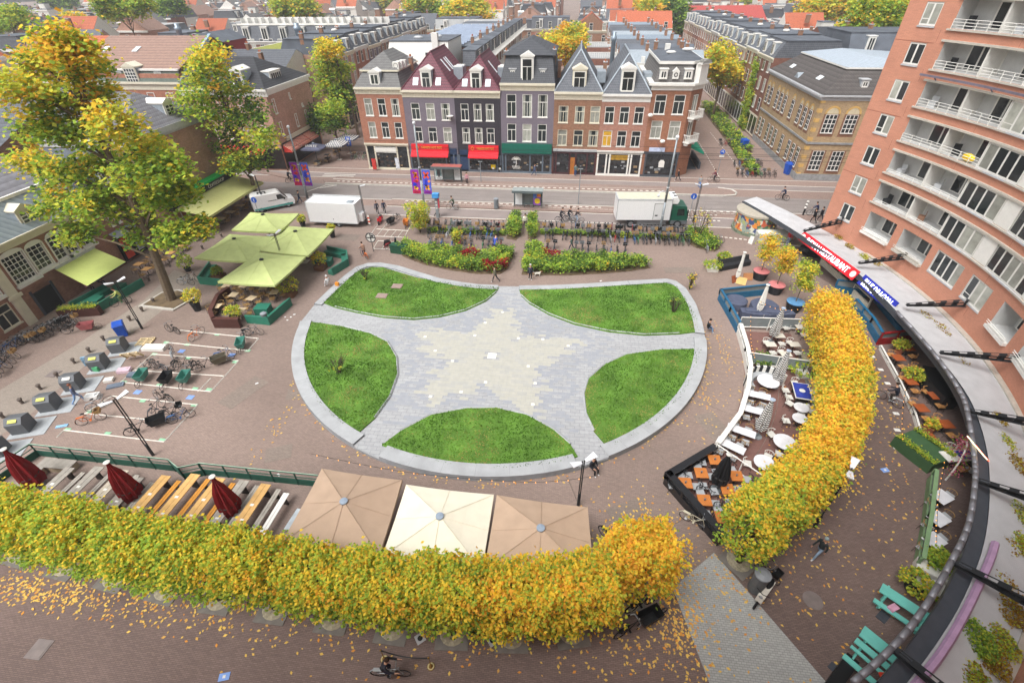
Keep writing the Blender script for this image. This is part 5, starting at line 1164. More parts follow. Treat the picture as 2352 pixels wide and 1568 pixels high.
for i, (x, y, v) in enumerate(HX):
 t = thing('pleached_lime_tree', '%s lime tree from the left in the clipped row along the bottom terraces' % nth(i), 'tree', (x, y, 0), (-.1 if i < 4 else 0 if i < 8 else .25 if i > 9 else .1), 'clipped lime trees in a row below the terraces')
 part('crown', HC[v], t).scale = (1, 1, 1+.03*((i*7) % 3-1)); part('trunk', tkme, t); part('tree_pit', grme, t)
RX = [(18.6, 32.0), (18.1, 29.2), (17.4, 26.4), (16.3, 23.6), (15.0, 21.0), (13.3, 18.5), (11.3, 16.3), (9.0, 14.3)]
for i, (x, y) in enumerate(RX):
 j = min(i, 6); a = math.atan2(RX[j+1][1]-RX[j][1], RX[j+1][0]-RX[j][0])
 t = thing('pleached_lime_tree', '%s lime tree from the far end of the curved golden row beside the white terrace' % nth(i), 'tree', (x+.75, y-.1, 0), a, 'golden lime trees curving beside the white terrace')
 part('crown', HC[(3, 3, 3, 2, 3, 3, 2, 1)[i]], t).scale = (1.0, 1.02, 1.05); part('trunk', tkme, t); part('tree_pit', grme, t)
def bigtree(name, label, base, blobs, trunk, n_per, s, palf, r0=.35, cat='tree', group=None, limbs=True, loose=.55):
 t = thing(name, label, cat, base, 0, group); mb = MB(); bx_, by_ = base[0], base[1]
 for (x, y, z, r, wv) in blobs:
  nclump = max(6, int(n_per/26))
  for _ in range(nclump):
   a = R.uniform(0, 6.283); u = R.uniform(-.75, 1); q = math.sqrt(max(0, 1-u*u)); rr = r*R.choice((1, .95, .85, .6, .35))*R.uniform(.85, 1.12)
   cx, cy, cz = x+rr*q*math.cos(a), y+rr*q*math.sin(a), z+rr*u*.85; ws = palf(wv, cx, cy, cz); m0 = pick(ws)
   for _ in range(26): lquad(mb, cx-bx_+R.gauss(0, loose), cy-by_+R.gauss(0, loose), cz+R.gauss(0, loose*.6), s*R.uniform(.7, 1.3), m0 if R.random() < .6 else pick(ws))
 mb.build('crown', PAL, t)
 tb = MB(); pts = [(p[0]-bx_, p[1]-by_, p[2]) for p in trunk]; n = len(pts); tb.path(pts, [r0*(1-.75*i/(n-1)) for i in range(n)], 9)
 if limbs:
  for (x, y, z, r, wv) in blobs:
   h_ = min(max(z-r*1.6, pts[1][2]), pts[-1][2]); k = 0
   while k < n-2 and pts[k+1][2] < h_: k += 1
   p0, p1 = pts[k], pts[k+1]; f = max(0, min(1, (h_-p0[2])/(p1[2]-p0[2]+1e-6))); st_ = tuple(p0[j]+(p1[j]-p0[j])*f for j in range(3))
   e = (x-bx_, y-by_, z); md = tuple((st_[j]+e[j])/2 for j in range(3)); tb.path([st_, (md[0], md[1], md[2]+.3), e], [r0*.35, r0*.22, r0*.08], 5)
 tb.build('trunk', bark, t); return t
WV = dict(g=[1, 4, 3, .35, 0, .1, 0], y=[.2, 1.2, 3, 2.5, .3, 0, 0], o=[.4, 1.4, 2.4, 2.2, 1.4, 0, 0], m=[1, 2.5, 2.5, .8, .3, .2, 0], d=[3, 1.6, .3, .05, .05, 3, 0], w=[.5, 2, 3, 1, .2, 0, 0])
pf = lambda wv, x, y, z: WV[wv]
def B(px, py, Y, r, wv, j=1.5):
 p = onY(px, py, Y+R.uniform(-j, j)); return (p.x, p.y, p.z, r, wv)
bl = [B(*q, j=2.2) for q in ((150, 105, 34.5, 1.9, 'o'), (100, 150, 34.5, 2.0, 'o'), (195, 165, 34.5, 1.9, 'o'), (55, 215, 34.5, 1.9, 'y'), (130, 230, 34.5, 2.1, 'm'), (225, 235, 34.5, 2, 'o'), (95, 300, 34.5, 2, 'm'), (180, 310, 34.5, 2.1, 'g'), (270, 290, 34.5, 1.9, 'y'), (330, 330, 34.5, 1.7, 'y'), (85, 375, 34.5, 1.9, 'y'), (160, 400, 34.5, 2.1, 'm'), (245, 375, 34.5, 1.9, 'm'), (320, 400, 34.5, 2.0, 'g'), (385, 385, 34.5, 1.6, 'g'), (130, 470, 34.5, 1.9, 'm'), (210, 470, 34.5, 2, 'g'), (290, 470, 34.5, 2.1, 'g'), (370, 455, 34.5, 1.9, 'g'), (420, 440, 34.5, 1.4, 'g'), (180, 535, 34.5, 1.5, 'g'), (330, 530, 34.5, 1.6, 'g'), (400, 540, 34.5, 1.4, 'g'), (455, 525, 34.5, 1.1, 'm'), (165, 120, 34.5, 1.5, 'o'))]
tb_ = W(395, 690)
T1 = [(tb_.x, tb_.y, 0), tuple(onY(365, 610, 34.5)), tuple(onY(335, 530, 34.5)), tuple(onY(290, 430, 34.5)), tuple(onY(220, 300, 34.5)), tuple(onY(150, 150, 34.5))]
bl = [(a, b, c, r*.84, w) for a, b, c, r, w in bl]
bigtree('plane_tree', 'very tall tree with green lower crown and golden orange top, standing before the arched-window house', (tb_.x, tb_.y, 0), bl, T1, 1150, .17, pf, .42, loose=.42)
o = MB(); o.prism([(-2.2, -1.6), (1.5, -1.9), (2.2, .7), (-.4, 1.6), (-1.8, .9)], 0, .12, 0); o.prism([(-1.9, -1.35), (1.35, -1.6), (1.95, .6), (-.4, 1.35), (-1.6, .75)], .12, .15, 1); o = o.build('tree_bed', [kerb, mat('soil', '#6a5a45', .95, .3)]); o.location = (tb_.x-.1, tb_.y+.2, 0); tag(o, 'angular kerbed soil bed around the foot of the tall plane tree', 'tree bed')
tb_ = W(600, 470)
bl = [B(*q, j=1.8) for q in ((480, 130, 58, 1.9, 'y'), (470, 180, 58, 2.2, 'm'), (520, 200, 58, 2.0, 'm'), (455, 240, 58, 2.0, 'g'), (510, 265, 58, 2.4, 'g'), (575, 260, 58, 2.0, 'd'), (530, 325, 58, 2.4, 'd'), (600, 320, 58, 2.1, 'g'), (575, 370, 58, 2.0, 'd'), (540, 375, 58, 1.6, 'g'))]
bigtree('street_tree', 'mid-sized green tree behind the white van, left of the tram road', (tb_.x, tb_.y, 0), bl, [(tb_.x, tb_.y, 0), tuple(onY(583, 430, 58.2)), tuple(onY(570, 380, 58.2)), tuple(onY(530, 280, 58)), tuple(onY(490, 160, 58))], 1150, .19, pf, .32)
tb_ = W(805, 305)
bl = [B(*q, j=1.5) for q in ((755, 115, 92, 1.9, 'y'), (745, 150, 92, 2.3, 'm'), (775, 165, 92, 2.3, 'g'), (755, 200, 92, 2.6, 'g'), (785, 215, 92, 2.2, 'd'), (790, 245, 92, 1.8, 'd'))]
bigtree('street_tree', 'tall slender green tree standing in the left side street', (-40.5, 92, 0), bl, [(-40.5, 92, 0), (-40.8, 92, 5), (-41.5, 92, 10), (-42, 92, 15)], 1700, .22, pf, .28)
bl = [B(*q, j=1.5) for q in ((735, 265, 83, 2.1, 'd'), (760, 250, 83, 2.0, 'g'), (770, 285, 83, 1.8, 'd'), (720, 285, 83, 1.6, 'd'))]
bigtree('street_tree', 'low dark green tree above the navy parasols at the side street', (-40.5, 83, 0), bl, [(-40.5, 83, 0), (-40.5, 83, 2.5), (-40.8, 83, 5)], 1300, .2, pf, .2)
for (px0, px1, py0, py1, Y, wv, n, lb) in ((1030, 1110, 10, 45, 215, 'y', 9, 'broad yellow-green tree behind the solar panel roofs'), (940, 1010, 5, 30, 230, 'm', 6, 'olive green tree left of the broad yellow-green tree'), (1490, 1535, 15, 50, 205, 'y', 6, 'yellow tree beside a dark conifer-like tree at the top'), (1545, 1565, 15, 55, 200, 'd', 5, 'dark green tree right of the yellow tree at the top'),
  (1275, 1330, 100, 140, 128, 'o', 6, 'orange autumn tree in the courtyard behind the grey gables'), (1310, 1330, 75, 95, 140, 'o', 3, 'small orange tree behind the larger orange courtyard tree'), (1255, 1275, 85, 100, 140, 'y', 2, 'small yellow tree left of the orange courtyard trees'),
  (1640, 1675, 120, 195, 112, 'y', 8, 'yellow street tree leaning over the right side street'), (1930, 2060, 15, 105, 120, 'm', 12, 'large yellow-green tree beside the top of the orange tower'), (2000, 2090, 0, 60, 130, 'y', 9, 'bright yellow tree right behind the yellow-green one at the tower edge'), (1850, 1930, 5, 40, 190, 'o', 8, 'brownish autumn tree left of the yellow-green tower trees'),
  (225, 330, 0, 30, 150, 'g', 9, 'green rounded tree in the rooftops at top left'), (650, 760, 5, 40, 190, 'm', 9, 'long yellow-green tree crown above the dark mansard building'), (5, 40, 30, 60, 140, 'g', 4, 'green tree at the top left corner'), (380, 410, 15, 25, 200, 'd', 3, 'small dark tree between distant roofs at left'), (130, 190, 45, 62, 170, 'o', 3, 'hazy orange tree behind the top of the tall plane tree'), (1440, 1500, 0, 20, 300, 'o', 5, 'distant autumn trees on the horizon at centre right'), (880, 930, 0, 12, 330, 'm', 5, 'distant green trees on the horizon at centre left'), (1720, 1800, 0, 20, 330, 'm', 6, 'distant green trees on the horizon at right'), (120, 210, 0, 10, 300, 'd', 5, 'distant dark trees on the horizon at left')):
 k = Y/92; bl = [B(R.uniform(px0, px1), R.uniform(py0, py1), Y, 2.2*R.uniform(.8, 1.2)*max(1, k*.75), wv, j=3) for _ in range(n)]
 cx = sum(b[0] for b in bl)/n; zm = min(b[2] for b in bl)
 bigtree('background_tree', lb, (cx, Y, 0), bl, [(cx, Y, 0), (cx, Y, max(2, zm*.5)), (cx, Y, max(4, zm))], 800, .26*max(1, k*.9), pf, .3, loose=.6*max(1, k*.8))
t = thing('climbing_plant', 'green climbing plant growing up the facade of the right street terrace', 'climbing plant', (32.3, 104, 0)); mb = MB()
for _ in range(170):
 z = R.uniform(.5, 11.3); y = (11.3-z)*.0+R.gauss(0, .5+.5*(1-z/12));
 m0 = pick(WV['g'])
 for _ in range(20): lquad(mb, -.25+R.gauss(0, .2), y+R.gauss(0, .35)+.12*z, z+R.gauss(0, .3), .17, m0 if R.random() < .6 else pick(WV['g']))
mb.build('foliage', PAL, t); MB().path([(-.1, 0, 0), (-.1, .5, 5), (-.1, 1.3, 11)], .08, 5).build('stem', bark, t)
# planting beds
def bed(label, pts, h, n, red, wv='m', cat='planting bed', s=.09):
 c_ = (sum(p[0] for p in pts)/len(pts), sum(p[1] for p in pts)/len(pts)); t = thing('shrub_bed', label, cat, (c_[0], c_[1], 0)); pp = [(p[0]-c_[0], p[1]-c_[1]) for p in pts]
 MB().prism(pp, 0, .06).build('soil', mat('soil', '#6a5a45'), t)
 mb = MB(); x0, x1 = min(p[0] for p in pp), max(p[0] for p in pp); y0, y1 = min(p[1] for p in pp), max(p[1] for p in pp); k = 0;
 while k < n:
  x, y = R.uniform(x0, x1), R.uniform(y0, y1)
  if not inside((x, y), pp): continue
  hh = h*(.55+.6*abs(noise.noise((x*.7+c_[0], y*.7, 5)))+.3*R.random()); q = noise.noise((x*.5+c_[0], y*.5, 1));
  ws = [3, 2, .4, 0, 0, 2.5, 0] if q < -.05 else [2, 3, 1, 0, 0, .8, 0] if q < .2 else [1, 2.5, 1.8, .12, .1, .3, 0]
  for rx, ry, rr in red:
   if (x+c_[0]-rx)**2+((y+c_[1]-ry)*1.6)**2 < rr*rr: ws = [.3, .3, 0, 0, .3, 0, 5]; hh *= 1.05
  m0 = pick(ws)
  for _ in range(9): lquad(mb, x+R.gauss(0, .14), y+R.gauss(0, .14), max(.08, hh*R.choice((1, 1, .8, .5))+R.gauss(0, .07)), s*R.uniform(.7, 1.4), m0 if R.random() < .65 else pick(ws)); k += 1
 mb.build('foliage', PAL, t)
WP = lambda pts: [tuple(W(x, y)[:2]) for x, y in pts]
r1 = W(1080, 600); r2 = W(1130, 622); r3 = W(1155, 620); r4 = W(1270, 597)
bed('long shrub bed with red patches left of the central path', [(-18.4, 46.2), (-17.3, 45.2), (-14.8, 43.8), (-11.9, 42.9), (-9, 42.4), (-6.6, 42.6), (-6.0, 43.6), (-5.7, 47.2), (-7.4, 47.5), (-8.5, 45.5), (-12.9, 46.6), (-16, 46.8), (-18.0, 47.8)], 1.15, 15000, ((r1.x, r1.y, 1.0), (r2.x, r2.y, .9), (r3.x, r3.y, .7)))
bed('long shrub bed with one red patch right of the central path', [(-4.4, 42.7), (.1, 43), (3.9, 43.8), (6.7, 44.6), (8.6, 45.4), (8, 46.6), (3.6, 46.7), (-2, 46.6), (-3.2, 48.7), (-4.4, 48.6)], 1.15, 14000, ((r4.x, r4.y, 1.0),))
bed('narrow hedge strip between the left bike racks', [(-16.5, 51.6), (-7.2, 51.6), (-7.2, 52.3), (-16.5, 52.3)], .55, 2600, (), 'g')
bed('narrow hedge strip between the right bike racks', [(-3.2, 52.4), (13, 52.4), (13, 53.0), (-3.2, 53.0)], .55, 3800, (), 'g')
bed('tall shrub clump at the left side of the central path', WP([(1163, 548), (1175, 505), (1195, 506), (1196, 540), (1185, 552)]), 1.5, 2600, (), 'm')
bed('tall shrub clump at the right side of the central path', WP([(1212, 548), (1214, 510), (1232, 512), (1232, 545), (1222, 553)]), 1.5, 2400, (), 'm')
bed('dark green shrub bed beneath the bare bush beside the truck', WP([(1570, 552), (1580, 530), (1620, 540), (1655, 570), (1640, 578), (1600, 570)]), 1.0, 3200, (), 'g')
for k, (a, b, h) in enumerate((((24.8, 76), (27.4, 88), .9), ((25.5, 88), (29.5, 104), 1.1), ((26, 104), (30, 125), 1.3))):
 bed('%s front garden bed from the near end of the right side street' % nth(k), [(a[0]+1.4, a[1]), (b[0]+.4, a[1]), (b[0]+1, b[1]), (a[0]+2, b[1])], h, 2600, (), 'g', s=.14)
def bush(label, px, py, r, h, wv, n, s=.09, bare=False):
 w = W(px, py); t = thing('bush', label, 'bush', tuple(w)); st = MB()
 for _ in range(14 if bare else 9):
  a = R.uniform(0, 6.28); q = r*R.uniform(.3, 1); st.path([(0, 0, 0), (q*.5*math.cos(a), q*.5*math.sin(a), h*.5), (q*math.cos(a), q*math.sin(a), h*R.uniform(.8, 1))], [.03, .02, .008], 4)
  if bare:
   for _ in range(5): b = R.uniform(0, 6.28); st.path([(q*.6*math.cos(a), q*.6*math.sin(a), h*.6), (q*math.cos(a)+.4*math.cos(b), q*math.sin(a)+.4*math.sin(b), h*R.uniform(.7, 1.05))], [.012, .004], 3)
 st.build('stems', barkd, t); mb = MB()
 for _ in range(n//12):
  a = R.uniform(0, 6.28); q = r*math.sqrt(R.random()); z = h*R.uniform(.2, 1);
  for _ in range(12): lquad(mb, q*math.cos(a)*(.5+.5*z/h)+R.gauss(0, .12), q*math.sin(a)*(.5+.5*z/h)+R.gauss(0, .12), z+R.gauss(0, .12), s*R.uniform(.7, 1.3), pick(WV[wv]))
 if mb.f: mb.build('foliage', PAL, t)
bush('yellow-green willowy bush at the foot of the banner pole by the bikes', 966, 535, 1.5, 3.6, 'w', 3600)
bush('nearly bare bush with thin branches beside the truck cab', 1600, 550, 1.6, 3.6, 'o', 160, bare=True)
bush('small bare shrub in the left lawn', 780, 865, .8, 1.9, 'g', 24, bare=True); bush('small reddish shrub in the far left lawn', 842, 650, .5, 1.6, 'g', 24, bare=True)
bush('small bare shrub in the far right lawn', 1545, 725, .6, 2.0, 'g', 24, bare=True); bush('thin sapling on the paving right of the far right lawn', 1583, 665, .4, 1.8, 'y', 90, bare=True)
bush('small green bush in the rack beside the left shrub bed', 1050, 562, .6, 1.6, 'w', 700)
# CANOPY ALONG THE CRESCENT
CZ = 2.62
CANP = [(1705, 462), (1790, 510), (1890, 575), (1975, 635), (2060, 722), (2140, 812), (2200, 900), (2235, 1000), (2243, 1100), (2228, 1220), (2180, 1340), (2110, 1450), (2020, 1560)]
CINN = [(1738, 452), (1830, 492), (1893, 523)]
def catmull(p, n=5):
 out = []
 for i in range(len(p)-1):
  p0, p1, p2, p3 = [Vector(p[max(0, min(len(p)-1, j))]) for j in (i-1, i, i+1, i+2)]
  for k in range(n):
   t = k/n; out.append(.5*((2*p1)+(-p0+p2)*t+(2*p0-5*p1+4*p2-p3)*t*t+(-p0+3*p1-3*p2+p3)*t**3))
 out.append(Vector(p[-1])); return out
oe = catmull([W(x, y, CZ) for x, y in CANP], 5)
def wallpt(p, d=0):
 th = math.atan2(p.y-AY, p.x-AX)
 return Vector((AX+(arad(th)+d)*math.cos(th), AY+(arad(th)+d)*math.sin(th), p.z if p.z > 2.9 else 1.75)), th
cpy = thing('canopy', 'long pale concrete canopy roof with dark edge curving along the orange building', 'canopy')
top = MB(); dk = MB(); gut = MB(); dkm = mat('canopy_dark_edge', '#4a4e55', .5, .1); stm = mat('pale_canopy_roof', '#b9b9bb', .85, .08, sc_=1.2)
thc = math.radians(26.2); fl = [W(x, y, CZ) for x, y in CINN]
inner = []
for i, p in enumerate(oe):
 w_, th = wallpt(p)
 if th > thc-.01:
  f = i/12; q = p+(fl[2]-fl[0]).normalized()*0; a = fl[0].lerp(fl[2], min(1, f)); inner.append(a)
 else: inner.append(w_)
for i in range(len(oe)-1):
 a, b, c_, d_ = oe[i], oe[i+1], inner[i+1], inner[i]
 ga, gb = a.lerp(d_, .0), b.lerp(c_, .0); k = 0 if i < 22 else min(1.0, (i-22)*.12); off = lambda p, q, r: p+(q-p).normalized()*r
 a2, b2 = off(a, d_, .25+k*.4), off(b, c_, .25+min(1.0, max(0, (i-21)*.12))*.4)
 top.quad(a2, b2, c_, d_)
 for zz, m_, (p, q, r, s) in ((0, dk, (a, b, b2, a2)),): m_.quad(p-Vector((0, 0, .1)), q-Vector((0, 0, .1)), r-Vector((0, 0, .1)), s-Vector((0, 0, .1)))
 dk.quad(a-Vector((0, 0, .4)), b-Vector((0, 0, .4)), b-Vector((0, 0, -.02)), a-Vector((0, 0, -.02))); dk.quad(a2-Vector((0, 0, .1)), b2-Vector((0, 0, .1)), b2, a2)
 dk.quad(a-Vector((0, 0, .4)), d_-Vector((0, 0, .4)), c_-Vector((0, 0, .4)), b-Vector((0, 0, .4)))
top.build('canopy_roof', stm, cpy); dk.build('edge_beam', dkm, cpy)
ks = MB()
for i in range(10, len(oe)-1):
 a, b = inner[i], inner[i+1]; a3, b3 = a.lerp(oe[i], .1), b.lerp(oe[i+1], .1); ks.quad(a3+Vector((0, 0, .12)), b3+Vector((0, 0, .12)), b+Vector((0, 0, .12)), a+Vector((0, 0, .12))); ks.quad(a3, b3, b3+Vector((0, 0, .12)), a3+Vector((0, 0, .12)))
ks.build('wall_kerb', conc, cpy)
tubep = catmull([W(x, y, 3.0) for x, y in [(2060, 716), (2140, 805), (2200, 890), (2222, 945), (2238, 1050), (2240, 1102), (2226, 1200), (2186, 1288), (2120, 1400), (2049, 1487), (1960, 1566)]], 4)
tb2 = MB().path(tubep, .13, 8); tb2.build('edge_tube', mat('grey_tube', '#85858b', .4, .08, metal=.3), cpy, True)
p2 = MB(); q2 = [p+((wallpt(p)[0]-p).normalized())*1.15-Vector((0, 0, .35)) for p in tubep[24:]]; p2.path(q2, .16, 6); p2.build('lilac_gutter', mat('lilac_paint', '#b08fae', .6, .1), cpy)
for px, py in ((1846, 530), (1972, 604), (2082, 700), (2159, 809), (2222, 942), (2240, 1101), (2187, 1288), (2050, 1487)):
 a = W(px, py, 3.0); b, th = wallpt(a); b.z = 3.55; L_ = (b-a).length; arm = MB(); n = max(3, int(L_/.7))
 dr = (b-a).normalized();
 h0, h1 = .12, .55
 ts = [0];
 for i in range(n): ts += [(i+.25)/n, (i+.75)/n]
 ts.append(1)
 for i in range(len(ts)-1):
  t0_, t1_ = ts[i], ts[i+1]; solid_ = i % 2 == 0
  P0, P1 = a.lerp(b, t0_), a.lerp(b, t1_); hh0, hh1 = h0+(h1-h0)*t0_, h0+(h1-h0)*t1_; up_ = Vector((0, 0, 1)); sd = Vector((-dr.y, dr.x, 0)).normalized()*.16
  for s in ((1,) if solid_ else (1,)):
   if solid_: arm.add([P0-up_*hh0*.5, P1-up_*hh1*.5, P1+up_*hh1*.5, P0+up_*hh0*.5], [(0, 1, 2, 3)])
  for z_ in (-.5, .5): arm.add([P0+up_*hh0*z_-sd, P1+up_*hh1*z_-sd, P1+up_*hh1*z_+sd, P0+up_*hh0*z_+sd], [(0, 1, 2, 3)]) if z_ < 0 or solid_ else arm.add([P0+up_*hh0*z_-sd, P1+up_*hh1*z_-sd, P1+up_*hh1*z_-sd*.5, P0+up_*hh0*z_-sd*.5, P0+up_*hh0*z_+sd*.5, P1+up_*hh1*z_+sd*.5, P1+up_*hh1*z_+sd, P0+up_*hh0*z_+sd], [(0, 1, 2, 3), (4, 5, 6, 7)])
 arm.path([a, b], .05, 5); arm.build('girder_arm', dark, cpy)
for k, (px, py, sx, n, wv) in enumerate(((1925, 545, .5, 50, 'o'), (1950, 566, .6, 60, 'o'), (1985, 590, .6, 60, 'y'), (2012, 605, .5, 40, 'o'), (2120, 725, .8, 90, 'o'), (2160, 755, .9, 60, 'o'), (2200, 830, .9, 120, 'o'), (2285, 960, .7, 160, 'o'), (2300, 1010, .8, 160, 'm'), (2325, 1060, .9, 170, 'o'), (2330, 1170, .9, 200, 'm'), (2300, 1240, .8, 180, 'o'), (2345, 1250, .8, 200, 'm'), (2290, 1330, .9, 160, 'o'), (2320, 1400, .9, 200, 'o'), (2240, 1470, .8, 360, 'g'), (2270, 1500, .9, 220, 'o'), (2300, 1470, .7, 160, 'm'), (2240, 1560, .8, 200, 'm'))):
 w = W(px, py, 2.0); t = thing('roof_plants', '%s tuft patch of dry plants from the far end of the canopy roof' % nth(k), 'plants', tuple(w), 0, 'tuft patches of plants on the canopy roof'); mb = MB()
 WVD = dict(o=[0, 0, .6, 2.5, 1], y=[.2, .6, 2, 1, .3], m=[.5, 1.2, 2, 1.5, .5], g=[3, 2, 1.2, .2, 0])
 for _ in range(n):
  a, r = R.uniform(0, 6.28), sx*math.sqrt(R.random()); x, y = r*math.cos(a)*.6, r*math.sin(a)*1.1
  for _ in range(5): lquad(mb, x+R.gauss(0, .08), y+R.gauss(0, .08), R.uniform(0, .3 if wv != 'g' else .8)*(1-r/sx*.6), .05, pick(WVD[wv]))
 mb.build('foliage', [PAL[0], PAL[1], PAL[2], mat('dry_sedum', '#a8883a', .9, .2, kind='leaf'), mat('dry_sedum_brown', '#8a6630', .9, .2, kind='leaf')], t)
def fsign(label, s, A, B_, back, fore, size, cat='sign', glow=0, em=None):
 a, b = W(*A, CZ-.15), W(*B_, CZ-.15); d = b-a; ang = math.atan2(d.y, d.x); t = thing('fascia_sign', label, cat, tuple((a+b)/2), ang); L_ = d.length
 n_ = -1
 if back: MB().box((0, -.22, 0), (L_, .06, .95), 0, rx=-.5).build('sign_panel', back, t)
 text(s, size, fore, t, (0, -.3, -.02), (PI/2-.5, 0, 0), sx=L_*.8/(len(s)*size*.62), bold=.0, ext=.02)
 if em:
  for s_ in (-1, 1): MB().lathe([(.3, 0), (.3, .04)], 14).build('emblem', white, t, loc=(s_*L_*.455, -.26, 0)).rotation_euler = (PI/2-.5, 0, 0)
 return t
wlet = emis('lit_white_letters', '#f4f2ff', 1.3)
fsign('red canopy sign with white INDIAN RESTAURANT lettering', 'INDIAN RESTAURANT', (1845, 540), (1972, 634), mat('red_sign', '#d01f2c', .6, .05), wlet, .8, em=1)
fsign('lit white BLUE DRAGON letters on blue canopy edge', 'BLUE DRAGON', (1984, 640), (2060, 706), mat('blue_sign', '#2430a0', .6, .05), wlet, .95)
w = W(2247, 1030, 3.0); t = thing('neon_sign', 'small glowing warm white squiggle sign on the canopy edge', 'neon sign', tuple(w), PI/2)
NE = emis('neon_warm', '#ffe9b0', 2.5); MB().path([(-.75, 0, .0), (-.6, 0, .3), (-.45, 0, .05), (-.3, 0, .35), (-.2, 0, .05), (0, 0, .2), (.15, 0, .42), (.2, 0, .05), (.4, 0, .3), (.5, 0, .1), (.75, 0, .28)], .022, 5).build('neon_tube', NE, t).rotation_euler.x = -.9
MB().path([(-.8, 0, -.12), (-.3, 0, -.05), (.3, 0, -.12), (.8, 0, .0)], .02, 4).build('neon_outline', emis('neon_red', '#ff5030', 3), t).rotation_euler.x = -.9
fr = thing('arcade_front', 'dark glazed shop fronts under the canopy of the orange building', 'shop front'); mb = MB(); acurve(mb, U(24), U(-62), 0, 1.6, -.25, -.05); mb.build('glazing', mat('arcade_glass', '#3a3632', .3, .5, sc_=.6), fr)
# VEHICLES
wv_ = mat('white_vehicle', '#e4e4e4', .35, .02, spec=.5); tyre = mat('tyre', '#1d1d1f', .9, .1); hub = mat('hub_grey', '#8b8d90', .4, .1, metal=.5); vgl = mat('vehicle_glass', '#1e2426', .1, .1, spec=.7)
def wheelm(r, w):
 m = MB().tube((0, -w/2, 0), (0, w/2, 0), r, 18, 0); h_ = MB().tube((0, -w/2-.012, 0), (0, w/2+.012, 0), r*.6, 14, 0); return m.mesh('tyre', tyre), h_.mesh('rim', hub)
def wheel(par, x, y, r, w):
 a, b = wheelm(r, w); o = part('wheel', a, par, (x, y, r)); part('rim', b, o); return o
def bevelbox(mb, x0, x1, y0, y1, z0, z1, b=.12, m=0):
 for a in (0,): mb.prismx([(y0, z0), (y1, z0), (y1, z1-b), (y1-b, z1), (y0+b, z1), (y0, z1-b)], x0, x1, m)
a, b = W(591, 492), W(676, 474); hd = math.atan2(b.y-a.y, b.x-a.x); n_ = Vector((-math.sin(hd), math.cos(hd), 0))
t = thing('van', 'white delivery van with dark letter m on its roof behind the lime parasols', 'van', tuple((a+b)/2+n_*1.0), hd)
body = MB(); prof = [(-2.5, .35), (2.5, .35), (2.62, .7), (2.55, 1.05), (1.75, 1.25), (1.15, 2.0), (.9, 2.15), (-2.35, 2.22), (-2.5, 2.0)]
for s0, s1, y0, y1 in ((1, 1, -.97, .97),): body.prismy(prof, y0, y1)
body.build('body', wv_, t)
MB().prismy([(1.78, 1.27), (1.2, 1.97), (1.22, 1.99), (1.83, 1.29)], -.85, .85).build('windscreen', vgl, t)
for s in (-1, 1): MB().prismy([(.55, 1.3), (1.6, 1.3), (1.1, 1.92), (.55, 1.92)], s*.975-.01, s*.975+.01).build('side_window', vgl, t); MB().bx(-2.4, 2.3, s*.98-.01, s*.98+.01, .38, .62).build('teal_stripe', mat('teal_stripe', '#4c9c94', .5), t); MB().bx(-.6, .45, s*.98-.012, s*.98+.012, 1.28, 1.33).build('door_rail', dark, t); MB().bx(1.3, 1.45, s*1.0-.1, s*1.0+.1, 1.2, 1.45).build('wing_mirror', dark, t); MB().bx(2.52, 2.6, s*.75-.18, s*.75+.18, .75, .95).build('headlight', greyw, t)
text('m', 1.5, dark, t, (-1.0, 0, 2.28), (0, -.02, -.1), bold=.02, name='roof_letter')
for x in (-1.65, 1.7):
 for s in (-1, 1): wheel(t, x, s*.85, .33, .24)
t = thing('box_trailer', 'large plain white box trailer with roof hatch parked beside the tram road', 'trailer', (-28.1, 53.2, 0), math.atan2(-.3, 6.1)+.03)
m = MB().bx(-3.15, 3.0, -1.05, 1.15, .55, 2.95); m.build('box', wv_, t); MB().bx(-3.2, 3.05, 1.1, 1.2, 2.9, 3.15).bx(-3.18, -3.1, -1.08, 1.18, .5, 3.0).bx(2.95, 3.03, -1.08, -1.0, .5, 3.0).bx(-3.15, 3.0, -1.09, -1.04, .5, .62).build('frame_trim', greyw, t)
MB().bx(1.9, 2.6, -.7, -.1, 2.95, 3.08).build('roof_hatch', zinc, t); MB().bx(3.0, 3.5, -.6, .5, .7, 1.6).build('gas_locker', wv_, t); MB().path([(3.0, -.8, .5), (4.2, 0, .5), (3.0, .8, .5)], .05, 5).build('drawbar', dark, t)
for x in (-.4, .5):
 for s in (-1, 1): wheel(t, x, s*.98, .3, .2)
MB().tube((-.0, -1.07, 1.0), (0, -1.06, 1.0), .06, 8).build('side_lamp', dark, t)
a, b = W(1415, 523), W(1562, 521); t = thing('box_truck', 'white refrigerated box truck with dark green cab on the cycle path', 'truck', (9.3, 56.6, 0), math.atan2(b.y-a.y, b.x-a.x)*.6)
MB().bx(-3.9, 2.3, -1.2, 1.2, 1.0, 3.45).build('box', wv_, t); MB().bx(-3.95, 2.35, -1.22, 1.22, 3.35, 3.5).bx(-3.93, -3.86, -1.22, -1.14, 1, 3.4).bx(2.26, 2.33, -1.22, -1.14, 1, 3.4).build('box_trim', greyw, t); MB().bx(-3.8, 2.2, -1.1, 1.1, 3.505, 3.52).build('box_roof', mat('cream_roof', '#c4c0ac', .7, .08), t)
grn = mat('green_cab', '#175040', .35, .05, spec=.6); MB().prismy([(2.45, .55), (4.35, .55), (4.42, 1.4), (4.1, 2.6), (2.45, 2.75)], -1.12, 1.12).build('cab', grn, t)
